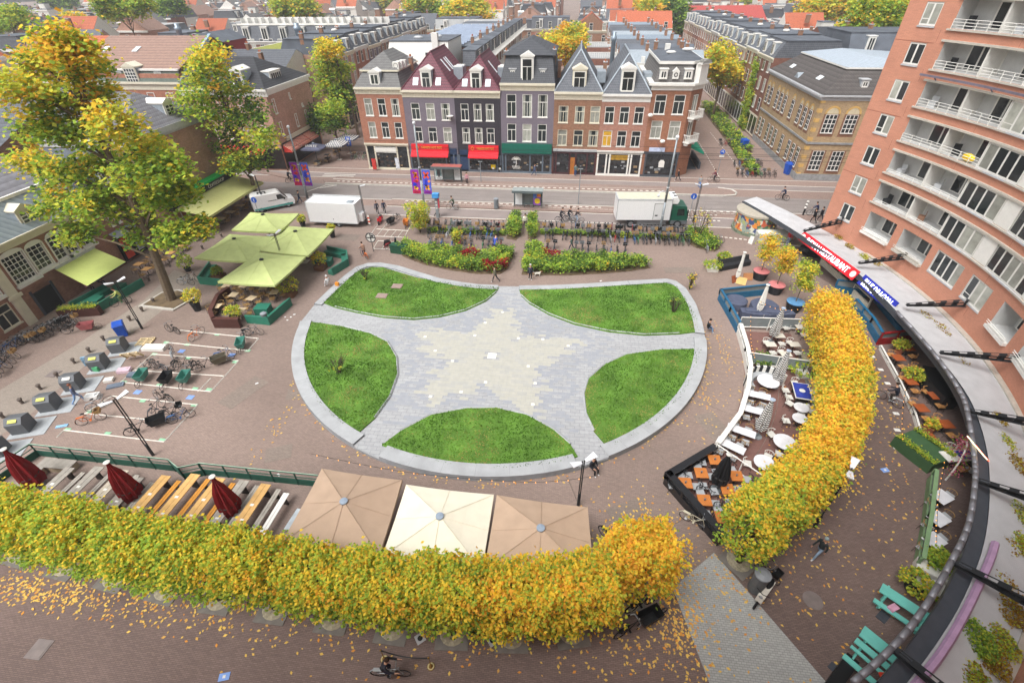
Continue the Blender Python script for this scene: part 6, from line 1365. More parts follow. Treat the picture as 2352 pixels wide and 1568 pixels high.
MB().prismy([(4.44, 1.45), (4.13, 2.45), (4.11, 2.45), (4.4, 1.45)], -1.0, 1.0).build('windscreen', vgl, t); MB().prismy([(2.5, .52), (4.4, .52), (4.45, .95), (2.5, .95)], -1.15, 1.15).build('bumper', mat('cab_lower_grey', '#5f6468', .6), t)
for s in (-1, 1): MB().prismy([(3.1, 1.55), (4.0, 1.55), (3.85, 2.35), (3.1, 2.35)], s*1.125-.01, s*1.125+.01).build('side_window', vgl, t); MB().bx(4.2, 4.3, s*1.3-.08, s*1.3+.08, 1.6, 2.3).build('wing_mirror', dark, t)
MB().prismy([(2.3, 2.9), (3.0, 2.9), (3.15, 3.3), (2.9, 3.65), (2.3, 3.65)], -1.0, 1.0).build('cooling_unit', wv_, t); MB().lathe([(.2, 3.66), (.2, 3.68)], 12, c=(2.7, -.4)).lathe([(.2, 3.66), (.2, 3.68)], 12, c=(2.7, .4)).build('cooling_fan', dark, t)
MB().bx(.35, 1.45, -1.225, -1.205, 1.1, 3.0).build('side_door', mat('door_white', '#d6d6d6', .4, .02), t); MB().bx(.33, .37, -1.235, -1.226, 1.1, 3.0).bx(1.43, 1.47, -1.235, -1.226, 1.1, 3.0).bx(.33, 1.47, -1.235, -1.226, 2.98, 3.02).bx(.55, .85, -1.235, -1.226, 1.5, 1.65).build('door_seal', dark, t)
MB().bx(-3.7, 2.3, -.5, .5, .7, 1.0).bx(-1.4, 2.0, -1.15, -1.05, .45, .62).bx(-1.4, 2.0, -1.15, -1.05, .75, .85).build('chassis', hub, t)
for x in (-2.1, 3.35):
 for s in (-1, 1): wheel(t, x, s*1.0, .48, .3)
# BICYCLES
def bikeparts(fm, basket=None, ins=None):
 w = MB().ring((0, 0, 0), .33, .02, 'y', 16, 4, 0)
 for k in range(8): w.tube((0, 0, 0), (.32*math.cos(k*PI/4), 0, .32*math.sin(k*PI/4)), .004, 3, 1, cap=False)
 w.tube((0, -.04, 0), (0, .04, 0), .03, 6, 1); wm = w.mesh('wheel', [tyre, hub])
 f = MB(); A, B_, C_, D_ = (-.52, 0, .35), (-.05, 0, .3), (-.18, 0, .78), (.36, 0, .84)
 f.path([A, B_, D_], .02, 5).path([A, C_, B_], .018, 5).path([C_, (.34, 0, .78)], .018, 5).path([D_, (.42, 0, .7), (.54, 0, .35)], .018, 5).path([D_, (.32, 0, 1.02)], .016, 5).path([C_, (-.22, 0, .9)], .014, 5)
 f.path([A, (-.62, .06, .7), (-.2, .06, .72)], .01, 4).path([A, (-.62, -.06, .7), (-.2, -.06, .72)], .01, 4).bx(-.68, -.3, -.07, .07, .7, .72)
 f.bx(-.08, .02, -.14, .14, .27, .3)
 for k in range(5):
  q0, q1 = PI*(.1+.2*k), PI*(.1+.2*(k+1)); f.quad((-.52+.375*math.cos(q0), -.03, .35+.375*math.sin(q0)), (-.52+.375*math.cos(q1), -.03, .35+.375*math.sin(q1)), (-.52+.375*math.cos(q1), .03, .35+.375*math.sin(q1)), (-.52+.375*math.cos(q0), .03, .35+.375*math.sin(q0)))
 h_ = MB().path([(.12, .3, 1.0), (.3, .24, 1.06), (.33, 0, 1.03), (.3, -.24, 1.06), (.12, -.3, 1.0)], .016, 5, 0).path([(.12, .3, 1.0), (.02, .31, .99)], .024, 5, 1).path([(.12, -.3, 1.0), (.02, -.31, .99)], .024, 5, 1).ell((.42, 0, .93), (.05, .05, .06), 0, 6, 4)
 s = MB().ell((-.24, 0, .93), (.14, .09, .04), 0, 8, 4)
 return fm, wm, f.mesh('frame', fm), h_.mesh('handlebar', [hub, black]), s.mesh('saddle', black)
FC = [('black', black), ('dark grey', mat('dark_grey_frame', '#3c3f44', .4, .1)), ('silver', mat('silver_frame', '#a3a7ab', .35, .05, metal=.4)), ('blue', mat('blue_frame', '#3d5f8c', .4, .05)), ('red', mat('red_frame', '#9c2f30', .4, .05)), ('green', mat('green_frame', '#3a6b4c', .4, .05)), ('cream', mat('cream_frame', '#c4bda6', .4, .05)), ('orange', mat('orange_frame', '#c86a34', .4, .05))]
BT = {}
def bike(loc, rz, ci, label, group=None, basket=None, lean=0.0, cat='bicycle'):
 key = (ci, basket)
 if key not in BT:
  fm, wm, fr_, hb_, sd_ = bikeparts(FC[ci][1]); t = thing('bicycle', 'x', cat)
  part('frame', fr_, t); part('wheel', wm, t, (-.52, 0, .35)); part('wheel', wm, t, (.54, 0, .35)); part('handlebar', hb_, t); part('saddle', sd_, t)
  if basket:
   m = MB(); m.bx(.4, .75, -.22, .22, .75, .78).bx(.4, .42, -.22, .22, .78, 1.0).bx(.73, .75, -.22, .22, .78, 1.0).bx(.42, .73, -.22, -.2, .78, 1.0).bx(.42, .73, .2, .22, .78, 1.0); m.build('crate', basket, t)
  BT[key] = t; o = t; first = True
 else: o = copytree(BT[key])
 o.location = loc; o.rotation_euler = (lean, 0, rz); tag(o, label, cat, group);
 if group is None and 'group' in o: del o['group']
 return o
crate = [None, None, black, mat('wicker', '#9c7c50', .8, .15), mat('grey_crate', '#6c7074', .6), mat('green_crate', '#2b8a52', .6)]
def rack(name, x0, x1, y, n, face, seed, skip=()):
 r_ = random.Random(seed)
 for i in range(n):
  if i in skip: continue
  x = x0+(x1-x0)*i/(n-1)+r_.uniform(-.12, .12); ci = r_.choice((0, 0, 0, 0, 1, 1, 1, 2, 3, 4, 5)); bk = r_.choice(crate[:5])
  bike((x, y+r_.uniform(-.15, .15), 0), face+r_.uniform(-.12, .12), ci, '%s bicycle from the left in the %s' % (nth(i), name), 'bicycles in the '+name, bk, r_.uniform(-.08, .08))
rack('far rack left of the path', -16.6, -7.8, 53.4, 19, -PI/2, 1, (3, 11)); rack('second rack left of the path', -16.2, -8.0, 50.9, 14, PI/2, 2, (1, 5)); rack('near rack behind the left shrubs', -15.2, -7.4, 48.4, 13, PI/2, 3, (3, 8))
rack('far rack right of the path', -2.8, 13.5, 54.0, 38, -PI/2, 4, (6, 15, 22)); rack('second rack right of the path', -2.6, 13.2, 51.5, 33, PI/2, 5, (3, 9)); rack('near rack behind the right shrubs', -2.2, 6.2, 48.3, 12, PI/2, 6, (2, 3))
rack('near rack of the right side street', 24.5, 29.6, 75.8, 9, PI/2, 7); rack('middle rack of the right side street', 25.2, 29.2, 80.5, 8, PI/2, 8); rack('upper rack of the right side street', 25.6, 28.9, 92, 6, PI/2, 9); rack('rack beside the left street corner', -36.5, -33.2, 79, 6, PI/2, 10)
def cluster(name, A, B_, n, rz, seed):
 r_ = random.Random(seed); a, b = W(*A), W(*B_)
 for i in range(n):
  p = a.lerp(b, i/max(1, n-1)); bike((p.x+r_.uniform(-.2, .2), p.y, 0), rz+r_.uniform(-.2, .2), r_.choice((0, 0, 1, 1, 2, 3)), '%s bicycle from the left in the %s' % (nth(i), name), 'bicycles in the '+name, r_.choice(crate[:4]), r_.uniform(-.1, .1))
cluster('tight row along the grey lane', (62, 790), (165, 742), 12, .2, 11); cluster('row at the left edge', (-20, 870), (30, 825), 5, .2, 12); cluster('pair leaning on the old brick facade', (18, 812), (60, 788), 3, 1.2, 13)
def cargobike(px, py, rz, label, boxm, bak=True):
 w = W(px, py); t = thing('cargo_bike', label, 'cargo bike', tuple(w), rz); fm, wm, fr_, hb_, sd_ = bikeparts(black)
 part('frame', fr_, t, (-.5, 0, 0)); part('wheel', wm, t, (-1.02, 0, .35)); o = part('wheel', wm, t, (1.35, 0, .3)); o.scale = (.8, 1, .8); part('handlebar', hb_, t, (-.5, 0, 0)); part('saddle', sd_, t, (-.5, 0, 0))
 m = MB(); z0, z1 = .25, .8; B0 = [(.15, -.22), (.95, -.22), (.95, .22), (.15, .22)]; T0 = [(0, -.33), (1.15, -.3), (1.15, .3), (0, .33)]
 m.add([(*p, z0) for p in B0]+[(*p, z1) for p in T0]+[(x*.96+.02, y*.92, z1) for x, y in T0]+[(x, y*.9, z0+.06) for x, y in B0], [(0, 1, 2, 3), (0, 4, 5, 1), (1, 5, 6, 2), (2, 6, 7, 3), (3, 7, 4, 0), (4, 8, 9, 5), (5, 9, 10, 6), (6, 10, 11, 7), (7, 11, 8, 4), (8, 12, 13, 9), (9, 13, 14, 10), (10, 14, 15, 11), (11, 15, 12, 8), (12, 15, 14, 13)])
 m.build('cargo_box', boxm, t); MB().path([(-.1, 0, .3), (1.35, 0, .28)], .025, 5).build('long_tube', black, t); return t
mint = mat('mint_box', '#4f8f82', .5); tarp = mat('black_tarp', '#26282b', .6, .2, bump=.6)
for px, py, rz, lb, m in ((1465, 1440, .55, 'large black cargo bike with open box at the end of the lime hedge', black), (340, 862, -1.35, 'left black and mint cargo bike of three in the middle bay', mint), (395, 868, -1.35, 'middle black cargo bike of three in the middle bay', tarp), (437, 866, -1.35, 'right black and mint cargo bike of three in the middle bay', mint),
  (345, 985, .75, 'big black cargo bike with rain cover under the leaning lamp', tarp), (560, 790, -1.2, 'black cargo bike with mint side at the corner of the upper bay', mint), (490, 842, .75, 'cargo bike under a brown tarpaulin in the middle bay', mat('brown_tarp', '#6a6455', .8, .1, bump=.5)),
  (935, 515, -1.4, 'cargo bike with bright orange wooden box near the trailer', mat('orange_wood', '#cf7f33', .6)), (905, 512, -1.9, 'black hooded cargo bike left of the orange box bike', tarp), (655, 860, 0, None, None)):
 if lb: cargobike(px, py, rz, lb, m)
for px, py, rz, ci, lb, bk in ((400, 765, 2.9, 0, 'dark bicycle at the upper left corner of the upper bay', None), (455, 775, 1.4, 7, 'orange bicycle standing in the upper bay', None), (585, 770, .2, 1, 'grey bicycle at the upper right corner of the upper bay', None), (400, 818, 2.2, 2, 'silver bicycle standing above the three cargo bikes', None), (370, 850, 2.9, 1, 'grey bicycle among the three cargo bikes at left', None),
  (425, 842, .3, 0, 'black bicycle behind the middle cargo bikes', None), (520, 822, .6, 3, 'blue bicycle beside the brown tarpaulin cargo bike', None), (235, 935, .9, 2, 'silver bicycle beside the leaning lamp head', None), (215, 970, .6, 7, 'black bicycle with orange crate lying left in the lowest bay', crate[3]), (380, 920, 3.0, 0, 'black bicycle at the top of the lowest bay', None), (400, 955, .5, 0, 'black crate bicycle behind the big cargo bike', crate[2]), (420, 965, .7, 3, 'purple-blue bicycle right of the big cargo bike', None), (365, 945, 1.6, 1, 'dark bicycle left of the black crate bicycle', None),
  (430, 655, .1, 2, 'silver bicycle parked by the lime parasol terrace', None), (445, 648, .25, 1, 'dark bicycle right behind the silver one by the terrace', None),
  (1592, 1205, -.55, 6, 'cream bicycle with green bag beside the black terrace fence', None), (1400, 1245, -.8, 0, 'black bicycle behind the right taupe parasol', None), (1470, 1395, .5, 0, 'black bicycle lying against the last lime tree trunk', None), (1488, 1372, .4, 1, 'second dark bicycle by the last lime tree trunk', None),
  (1620, 575, 1.6, 2, 'silver bicycle at the right end of the dark shrub bed', None), (1645, 560, .1, 1, 'grey bicycle behind the dark shrub bed near the truck', None), (1390, 590, 1.3, 2, 'silver bicycle with large front wheel right of the shrubs', None), (900, 570, .9, 4, 'dark red bicycle parked in the small bay by the green bin', None), (1750, 1315, -.9, 0, 'black bicycle with crate next to the round grey bin', crate[2])):
 w = W(px, py); bike(tuple(w), rz, ci, lb, None, bk)
def moped(px, py, rz, label, bm, seat=black):
 w = W(px, py); t = thing('moped', label, 'moped', tuple(w), rz)
 MB().prismy([(-.85, .35), (-.75, .7), (-.1, .72), (0, .35), (.3, .32), (.45, .9), (.58, .92), (.62, .5), (.5, .25), (-.1, .22), (-.6, .25)], -.15, .15).build('body', bm, t)
 MB().ell((-.45, 0, .76), (.36, .14, .07), 0, 8, 4).build('seat', seat, t); MB().path([(.4, .32, 1.05), (.5, 0, 1.02), (.4, -.32, 1.05)], .02, 5).build('handlebar', dark, t); MB().ell((.6, 0, .92), (.06, .1, .08), 0, 8, 4).build('headlight', hub, t)
 w_ = MB().ring((0, 0, 0), .2, .06, 'y', 14, 6, 0).tube((0, -.05, 0), (0, .05, 0), .12, 10, 1).mesh('wheel', [tyre, hub]); part('wheel', w_, t, (-.62, 0, .25)); part('wheel', w_, t, (.66, 0, .25)); return t
moped(874, 512, -1.5, 'red motor scooter parked near the end of the white trailer', mat('scooter_red', '#c01e2a', .3, .03)); moped(1748, 1372, -2.3, 'cream moped parked beside the round grey bin', mat('scooter_cream', '#d6d2c8', .35, .03)); moped(900, 565, .4, 'small dark scooter in the marked bay near the green bin', dark)
# PEOPLE
PJ = []
def person(label, px, py, rz=0, pose='stand', top='#2a2d3a', leg='#2b3142', hair='#3a2a20', shoe='#dcdcdc', z=0.0, hgt=1.72, hold=None, loc=None):
 w = W(px, py, z) if loc is None else Vector(loc)
 V, E_, Rr = [], [], []
 def ch(par, pts, rs):
  for p, r in zip(pts, rs): V.append(p); Rr.append(r); E_.append((par, len(V)-1)); par = len(V)-1
  return par
 sit = pose in ('sit', 'cycle'); hz = .92 if not sit else (.47 if pose == 'sit' else .95)
 lean = {'stand': .02, 'walk': .06, 'sit': .08, 'cycle': .25, 'bend': .5}[pose]; st_ = {'walk': .3, 'bend': .12}.get(pose, .03)
 V.append((0, 0, hz)); Rr.append(.145)
 ch_ = ch(0, [(lean*.35, 0, hz+.2), (lean*.8, 0, hz+.42)], [.13, .155]); nk = ch(ch_, [(lean*1.0, 0, hz+.54), (lean*1.15, 0, hz+.6), (lean*1.3+.01, 0, hz+.72), (lean*1.35+.01, 0, hz+.78)], [.075, .058, .1, .09])
 sh = ch_
 for s in (-1, 1):
  hx = lean*.8
  if pose == 'cycle': arm_ = [(hx, s*.2, hz+.42), (hx+.2, s*.27, hz+.2), (hx+.42, s*.26, hz+.12), (hx+.5, s*.25, hz+.12)]
  elif pose == 'sit': arm_ = [(hx, s*.2, hz+.42), (hx+.05, s*.26, hz+.16), (hx+.25, s*.16, hz+.12), (hx+.33, s*.13, hz+.12)]
  else: arm_ = [(hx, s*.2, hz+.42), (hx-s*st_*.25, s*.25, hz+.17), (hx+.08-s*st_*.4, s*.26, hz-.05), (hx+.1-s*st_*.45, s*.26, hz-.13)]
  e = ch(sh, arm_, [.07, .05, .038, .034]); hp = Vector(arm_[-1]); dv = (hp-Vector(arm_[-2])).normalized()
  for k in range(4): ch(e, [tuple(hp+dv*.045+Vector((0, (k-1.5)*.018*s, 0))), tuple(hp+dv*(.085+.01*(k in (1, 2)))+Vector((.01, (k-1.5)*.018*s, -.008)))], [.009, .008])
  ch(e, [tuple(hp+dv*.02+Vector((.028, 0, .0)))], [.01])
  if pose == 'sit': lg = [(.05, s*.09, hz), (.44, s*.12, hz+.0), (.46, s*.12, .08), (.6, s*.13, .045)]
  elif pose == 'cycle': k = .16*s; lg = [(.02, s*.09, hz-.03), (.3, s*.1, hz-.25+k), (.12, s*.11, hz-.6+k), (.26, s*.12, hz-.63+k)]
  else: f = s*st_; lg = [(0, s*.09, hz-.05), (f*.55+.03, s*.1, .5), (f-.03-(.1 if f < 0 else 0), s*.1, .09+(.08 if f < -.1 else 0)), (f+.12-(.1 if f < 0 else 0), s*.11, .04+(.02 if f < -.1 else 0))]
  ch(0, lg, [.09, .065, .045, .035])
 me = bpy.data.meshes.new('person'); me.from_pydata(V, E_, []); o = bpy.data.objects.new('person', me); COL.objects.link(o)
 sm = o.modifiers.new('s', 'SKIN'); sm.use_smooth_shade = True; sb = o.modifiers.new('b', 'SUBSURF'); sb.levels = 1; sb.render_levels = 1
 for i, r in enumerate(Rr): me.skin_vertices[0].data[i].radius = (r, r*1.0) if i not in (1, 2) else (r*.8, r*1.15)
 me.skin_vertices[0].data[0].use_root = True
 t = thing('person', label, 'person', tuple(w), rz); t.scale = (hgt/1.72,)*3
 PJ.append((o, t, pose, top, leg, shoe, hz))
 hc = Vector((lean*1.33, 0, hz+.76))
 hm = mat('hair'+hair, hair, .9, .1); MB().ell(hc+Vector((-.025, 0, .03)), (.115, .1, .105), 0, 10, 6).build('hair', hm, t, True)
 fc_ = MB();
 for s in (-1, 1): fc_.ell(hc+Vector((.085, s*.035, -.01)), (.012, .015, .01), 0, 5, 3)
 fc_.ell(hc+Vector((.1, 0, -.035)), (.02, .014, .022), 1, 5, 3).ell(hc+Vector((.088, 0, -.065)), (.01, .025, .007), 2, 5, 3); fc_.build('face', [dark, mat('skin', '#c79a80'), mat('lips', '#96544c')], t)
 if hold == 'bag': MB().ell(hc+Vector((-.25, 0, -.42)), (.12, .16, .22), 0, 8, 5).build('backpack', tarp, t)
 return t
person('walker with grey cap, dark blue jacket and black trousers holding a dog lead', 1218, 643, -1.2, 'stand', '#3a3a4c', '#23242a', '#c8c6c0')
w = W(1234, 634); t = thing('dog', 'small white dog with brown head on a lead beside the walker', 'dog', tuple(w), .1)
db = MB(); db.ell((0, 0, .32), (.3, .11, .12), 0, 10, 6).ell((.2, 0, .34), (.14, .115, .13), 0, 8, 5).path([(.24, 0, .38), (.34, 0, .5)], [.08, .06], 6)
for sx in (-.2, .22):
 for s in (-1, 1): db.path([(sx, s*.07, .28), (sx-.03 if sx < 0 else sx, s*.07, .15), (sx, s*.07, .02)], [.05, .03, .025], 6)
db.path([(-.28, 0, .38), (-.4, 0, .5)], [.025, .012], 5); db.build('body', mat('dog_white', '#d9d4c8', .9, .1), t, True)
hd_ = MB().ell((.4, 0, .53), (.09, .075, .08), 0, 8, 5).ell((.49, 0, .5), (.06, .04, .04), 0, 6, 4).ell((.36, .07, .52), (.03, .02, .06), 0, 6, 4).ell((.36, -.07, .52), (.03, .02, .06), 0, 6, 4); hd_.build('head', mat('dog_brown', '#8a6644', .9, .1), t, True)
person('person in a cream coat and black trousers walking the central path', 1206, 523, -1.4, 'walk', '#e2dccb', '#1f2024', '#1c1a1a')
for a in (('person in dark blue standing behind the white van', 690, 468, .4, 'walk', '#262b3a', '#30405a'), ('left one of the two people walking ahead of the trailer, dark jacket', 868, 492, -1.2, 'walk', '#3b3f4c', '#22242c'), ('right one of the two people ahead of the trailer, navy jacket', 884, 490, -1.2, 'walk', '#27304a', '#1f2126'),
          ('person in black walking beside the blue-topped totem', 1005, 497, .3, 'walk', '#1d1f24', '#22242a'), ('person in bright blue jacket bending over a parked bicycle', 1137, 578, 1.5, 'bend', '#3e55b0', '#3c4660'), ('person in dark green jacket striding between the right bike racks', 1312, 576, 3.0, 'walk', '#3b4f48', '#2a3644'),
          ('person in pink jacket waiting near the far tram shelter', 1073, 424, -1.5, 'stand', '#c08a94', '#3a3034'), ('person in denim jacket by the dark green shop front', 1227, 404, 0, 'walk', '#4a5878', '#2c3c5c'), ('person in light jacket outside the maroon shop', 1321, 404, 1.2, 'stand', '#5a6f70', '#33507a'),
          ('person in black jacket at the chamfered corner shop', 1556, 416, 2.6, 'walk', '#1c1c22', '#26242a'), ('person in grey top and blue jeans crossing toward the side street', 1605, 432, 1.4, 'walk', '#8e9294', '#4a78b8', '#6a5a4a'), ('person in a red top and pale jeans by the white covered boat', 1808, 562, .8, 'stand', '#c8323a', '#9fb2cc', '#7a4a2a'),
          ('person in black jacket and light blue jeans walking over the leaf-strewn bricks', 1872, 1278, 3.6, 'walk', '#2c3436', '#8ea4bc', '#8b9a9c'), ('person in striped navy and white jacket and jeans beside the grey containers', 186, 925, .6, 'walk', '#56607c', '#7c9cc8', '#7a4a38'), ('person in dark blue at the end of the café awning', 570, 468, .5, 'walk', '#22304a', '#6a7c8c'),
          ('person in black coat by the pillar of the orange building', 1866, 512, 2.0, 'walk', '#1c1d22', '#222226'), ('person in dark coat right behind the one at the orange building', 1882, 508, 2.0, 'walk', '#24242c', '#303036'), ('staff person in red by the shop display of the corner house', 866, 388, 0, 'stand', '#c23a34', '#3a3c44'),
          ('person in brown coat pushing a stroller at the far rim of the plaza', 1138, 648, 3.1, 'walk', '#6e6a58', '#2c2c34')): person(*a)
person('person in white hoodie sitting on the left rim of the plaza', 757, 660, 2.7, 'sit', '#d9d9dc', '#c3c3c6', '#d9d9dc', loc=tuple(W(757, 660)+Vector((0, 0, .0))))
MB_ = MB().box((0, 0, .15), (.35, .25, .3)).path([(-.1, 0, .3), (0, 0, .42), (.1, 0, .3)], .015, 4); o = MB_.build('shoulder_bag', mat('orange_bag', '#e0902e', .7)); o.location = W(775, 655, .46); tag(o, 'orange bag lying on the plaza rim beside the white hoodie person', 'bag')
person('person in black jacket and jeans sitting on the right rim of the plaza', 1622, 762, 0, 'sit', '#24262c', '#7f9cc0', '#2a2220'); person('person in dark clothes sitting on the near rim behind the lamp', 1358, 1080, -.9, 'sit', '#2a2c34', '#1f2024', '#7a5a40')
person('person in pink sitting on the green lounge of the left café', 207, 668, 0, 'sit', '#cf8ea6', '#3a3c44'); person('person in dark clothes sitting in the left café lounge', 232, 655, 0, 'sit', '#2c3040', '#2a2c34')
def cyclist(label, px, py, rz, top, leg, ci, hair='#3a2a20', blabel=None):
 w = W(px, py); bike(tuple(w), rz, ci, blabel or 'bicycle ridden by '+' '.join(label.split()[:12]), None); d = Vector((math.cos(rz), math.sin(rz), 0)); p = w-d*.24; p.z = 0.03
 return person(label, 0, 0, rz, 'cycle', top, leg, hair, '#2a2a2a', loc=tuple(p))
cyclist('cyclist in purple and orange turning by the far left lawn', 838, 592, 2.4, '#8a6a5a', '#4a4a5a', 7); cyclist('cyclist in dark navy in the middle of the right junction', 1795, 460, 2.8, '#2c3550', '#22242c', 0)
cyclist('cyclist in burgundy near the teal awning', 1638, 418, 2.9, '#6a3040', '#24242c', 0); cyclist('cyclist in black riding past the golden lime trees', 2038, 925, 2.3, '#1e2230', '#3a3430', 2); cyclist('cyclist in dark clothes at the bottom edge of the square', 900, 1552, 0.1, '#2c2c34', '#34364a', 2)
cyclist('cyclist in grey green jacket riding along the cycle path', 1040, 482, 3.1, '#4f5a48', '#2c3038', 2); cyclist('first cyclist of the trio on the cycle path above the right racks', 1290, 510, .1, '#2e2c34', '#2a2c34', 1); cyclist('second cyclist of the trio, in black', 1308, 508, .1, '#1f1f26', '#33404c', 0); cyclist('third cyclist of the trio, in pale blue jeans', 1325, 512, .1, '#3c3032', '#a2b6cc', 2)
cyclist('cyclist waiting by the café banner poles at left', 668, 418, 1.2, '#22242e', '#22242c', 0); cyclist('cyclist in light green riding down the grey lane', 282, 700, -2.4, '#b4c070', '#6f8a58', 5); cyclist('cyclist in navy by the corner of the orange tower', 1868, 497, 2.6, '#2a3050', '#24242e', 1)
cargobike(188, 762, .45, 'red cargo bike with white board rolling down the grey lane', mat('faded_red_box', '#a05a5c', .6))
# STREET FURNITURE
lampm = mat('lamp_white', '#d9dbe0', .4, .03); polem = mat('lamp_pole', '#2c2f31', .5, .1); steel = mat('galvanised', '#8f969b', .45, .08, metal=.3)
def lamp2(px, py, h, rz, label, heads=2):
 w = W(px, py); t = thing('street_lamp', label, 'street lamp', tuple(w), rz)
 MB().path([(0, 0, 0), (0, 0, 1.0)], .09, 8).path([(-.06, 0, .9), (-.06, 0, h)], .035, 6).path([(.06, 0, .9), (.06, 0, h)], .035, 6).build('pole', polem, t)
 for s in ((-1, 1) if heads == 2 else (1,)):
  m = MB(); m.add([(s*.12, -.09, h-.05), (s*.75, -.2, h+.1), (s*.75, .2, h+.1), (s*.12, .09, h-.05), (s*.12, -.07, h-.12), (s*.72, -.16, h-.0), (s*.72, .16, h-.0), (s*.12, .07, h-.12)], [(0, 1, 2, 3), (4, 7, 6, 5), (0, 4, 5, 1), (1, 5, 6, 2), (2, 6, 7, 3), (3, 7, 4, 0)]); m.build('lamp_head', lampm, t)
 return t
lamp2(327, 755, 4.7, 1.0, 'double-headed black lamp by the blue wheelie bin'); lamp2(352, 1045, 4.9, 1.1, 'double-headed lamp leaning in view over the big cargo bike'); lamp2(1870, 1210, 4.95, 1.0, 'double-headed lamp beside the golden lime trees at right'); lamp2(1328, 1160, 3.9, .6, 'double-headed lamp behind the right taupe parasol', 2); lamp2(660, 628, 4.4, 1.2, 'double-headed lamp rising through the lime parasols')
lamp2(842, 515, 4.8, .1, 'single slim lamp at the trailer corner', 1); lamp2(612, 485, 4.6, 2.8, 'slim lamp in front of the white van', 1); lamp2(1592, 510, 4.6, .1, 'double-headed lamp right of the truck cab')
def bigpole(px, py, h, label, banners=(), arm=False, rz=0):
 w = W(px, py); t = thing('tram_mast', label, 'mast', tuple(w), rz); MB().path([(0, 0, 0), (0, 0, h*.35), (0, 0, h)], [.17, .13, .09], 10).build('pole', steel, t, True); MB().lathe([(.14, h*.5), (.16, h*.5+.06), (.14, h*.5+.12)], 10).lathe([(.13, h*.2), (.16, h*.2+.06), (.13, h*.2+.1)], 10).build('collar', lampm, t)
 MB().ell((0, 0, h+.02), (.2, .2, .2), 0, 8, 5).build('mast_cap', lampm, t)
 for s, c1, nm in banners:
  x0, x1 = (-1.25, -.2) if s < 0 else (.2, 1.25); z0, z1 = 1.9, 4.95
  b = MB().bx(x0, x1, -.02, .02, z0, z1).build('banner', mat('banner_'+nm, c1, .7, .1), t); q = MB(); xm = (x0+x1)/2
  def rect(cx, cz, wx, wz, m, ry=0): q.box((cx, -.03, cz), (wx, .02, wz), m, ry=ry)
  if s < 0: rect(xm+.1, 4.3, .95, .2, 1, .9); rect(xm+.05, 4.2, .75, .2, 1, -.9); rect(xm, 4.55, .55, .14, 2); rect(xm-.02, 4.25, .12, .65, 2, .55); rect(xm, 3.5, .5, .3, 0, .4); rect(xm+.2, 3.6, .35, .3, 1, .8); rect(xm-.15, 3.1, .45, .45, 3, .2); rect(xm, 2.7, .55, .3, 2, .8); rect(xm-.1, 2.65, .5, .2, 4, -.8); rect(xm, 2.15, 1.0, .42, 0)
  else: rect(xm, 4.3, .95, .25, 1, .85); rect(xm, 4.3, .95, .25, 1, -.85); rect(xm-.1, 3.3, .35, .9, 3, .1); rect(xm+.3, 3.55, .25, .3, 4, .8); rect(xm, 2.75, .8, .24, 2, .85); rect(xm, 2.75, .7, .24, 4, -.85); rect(xm, 2.15, 1.0, .42, 5)
  for z in (2.05, 2.2): rect(xm, z, .7, .05, 6)
  q.build('banner_print', [mat('bn_crimson', '#c81e50', .7), mat('bn_redorange', '#e8552a', .7), mat('bn_yellow', '#f4c02a', .7), mat('bn_blue', '#3038c0', .7), mat('bn_orange', '#f09030', .7), mat('bn_violet', '#8a2a9a', .7), mat('bn_pink', '#e890b0', .7)], b)
  MB().path([(0, 0, z1+.05), (x0 if s < 0 else x1, 0, z1+.05)], .02, 4).path([(0, 0, z0-.03), (x0 if s < 0 else x1, 0, z0-.03)], .02, 4).build('banner_rod', steel, t)
 if arm: MB().path([(-.05, 0, 4.5), (-.25, -.6, 5.1), (-.7, -1.3, 5.4), (-1.1, -1.6, 5.35), (-1.15, -1.65, 5.1)], .05, 6).ell((-1.15, -1.65, 5.0), (.14, .14, .16), 0, 8, 5).build('lamp_arm', lampm, t)
 return t
bigpole(707, 458, 9.3, 'left tall grey mast carrying two bright festival banners', ((-1, '#8a30a0', 'violet'), (1, '#5060c8', 'blue')))
bigpole(975, 478, 10.4, 'middle tall grey mast with two bright festival banners above the willowy bush', ((-1, '#8a30a0', 'violet'), (1, '#5060c8', 'blue')))
bigpole(1515, 535, 10.6, 'right tall grey mast with curved white lamp arm in front of the truck', (), True)
wires = MB()
for y, z in ((63, 6.0), (65.4, 6.0), (62.6, 6.6), (65.8, 6.6)): wires.path([(-120, y, z), (-36, y, z-.1), (10, y, z-.1), (120, y, z)], .02, 3)
for x in (-35.5, -19.2, -2, 10.6): wires.path([(x, 59.5, 7), (x, 74, 6.9)], .018, 3)
tag(wires.build('tram_wires', dark), 'thin black overhead tram wires strung above the street', 'overhead wires')
for px, py, h, lb in ((1105, 420, 3.0, 'thin dark post on the far tram platform'), (1328, 470, 4.6, 'slim grey lamp post on the near tram platform right of the shelter')):
 w = W(px, py); t = thing('post', lb, 'post', tuple(w)); MB().path([(0, 0, 0), (0, 0, h)], .05, 6).build('pole', steel, t); MB().bx(-.3, .3, -.08, .08, h, h+.08).build('crossbar', steel, t)
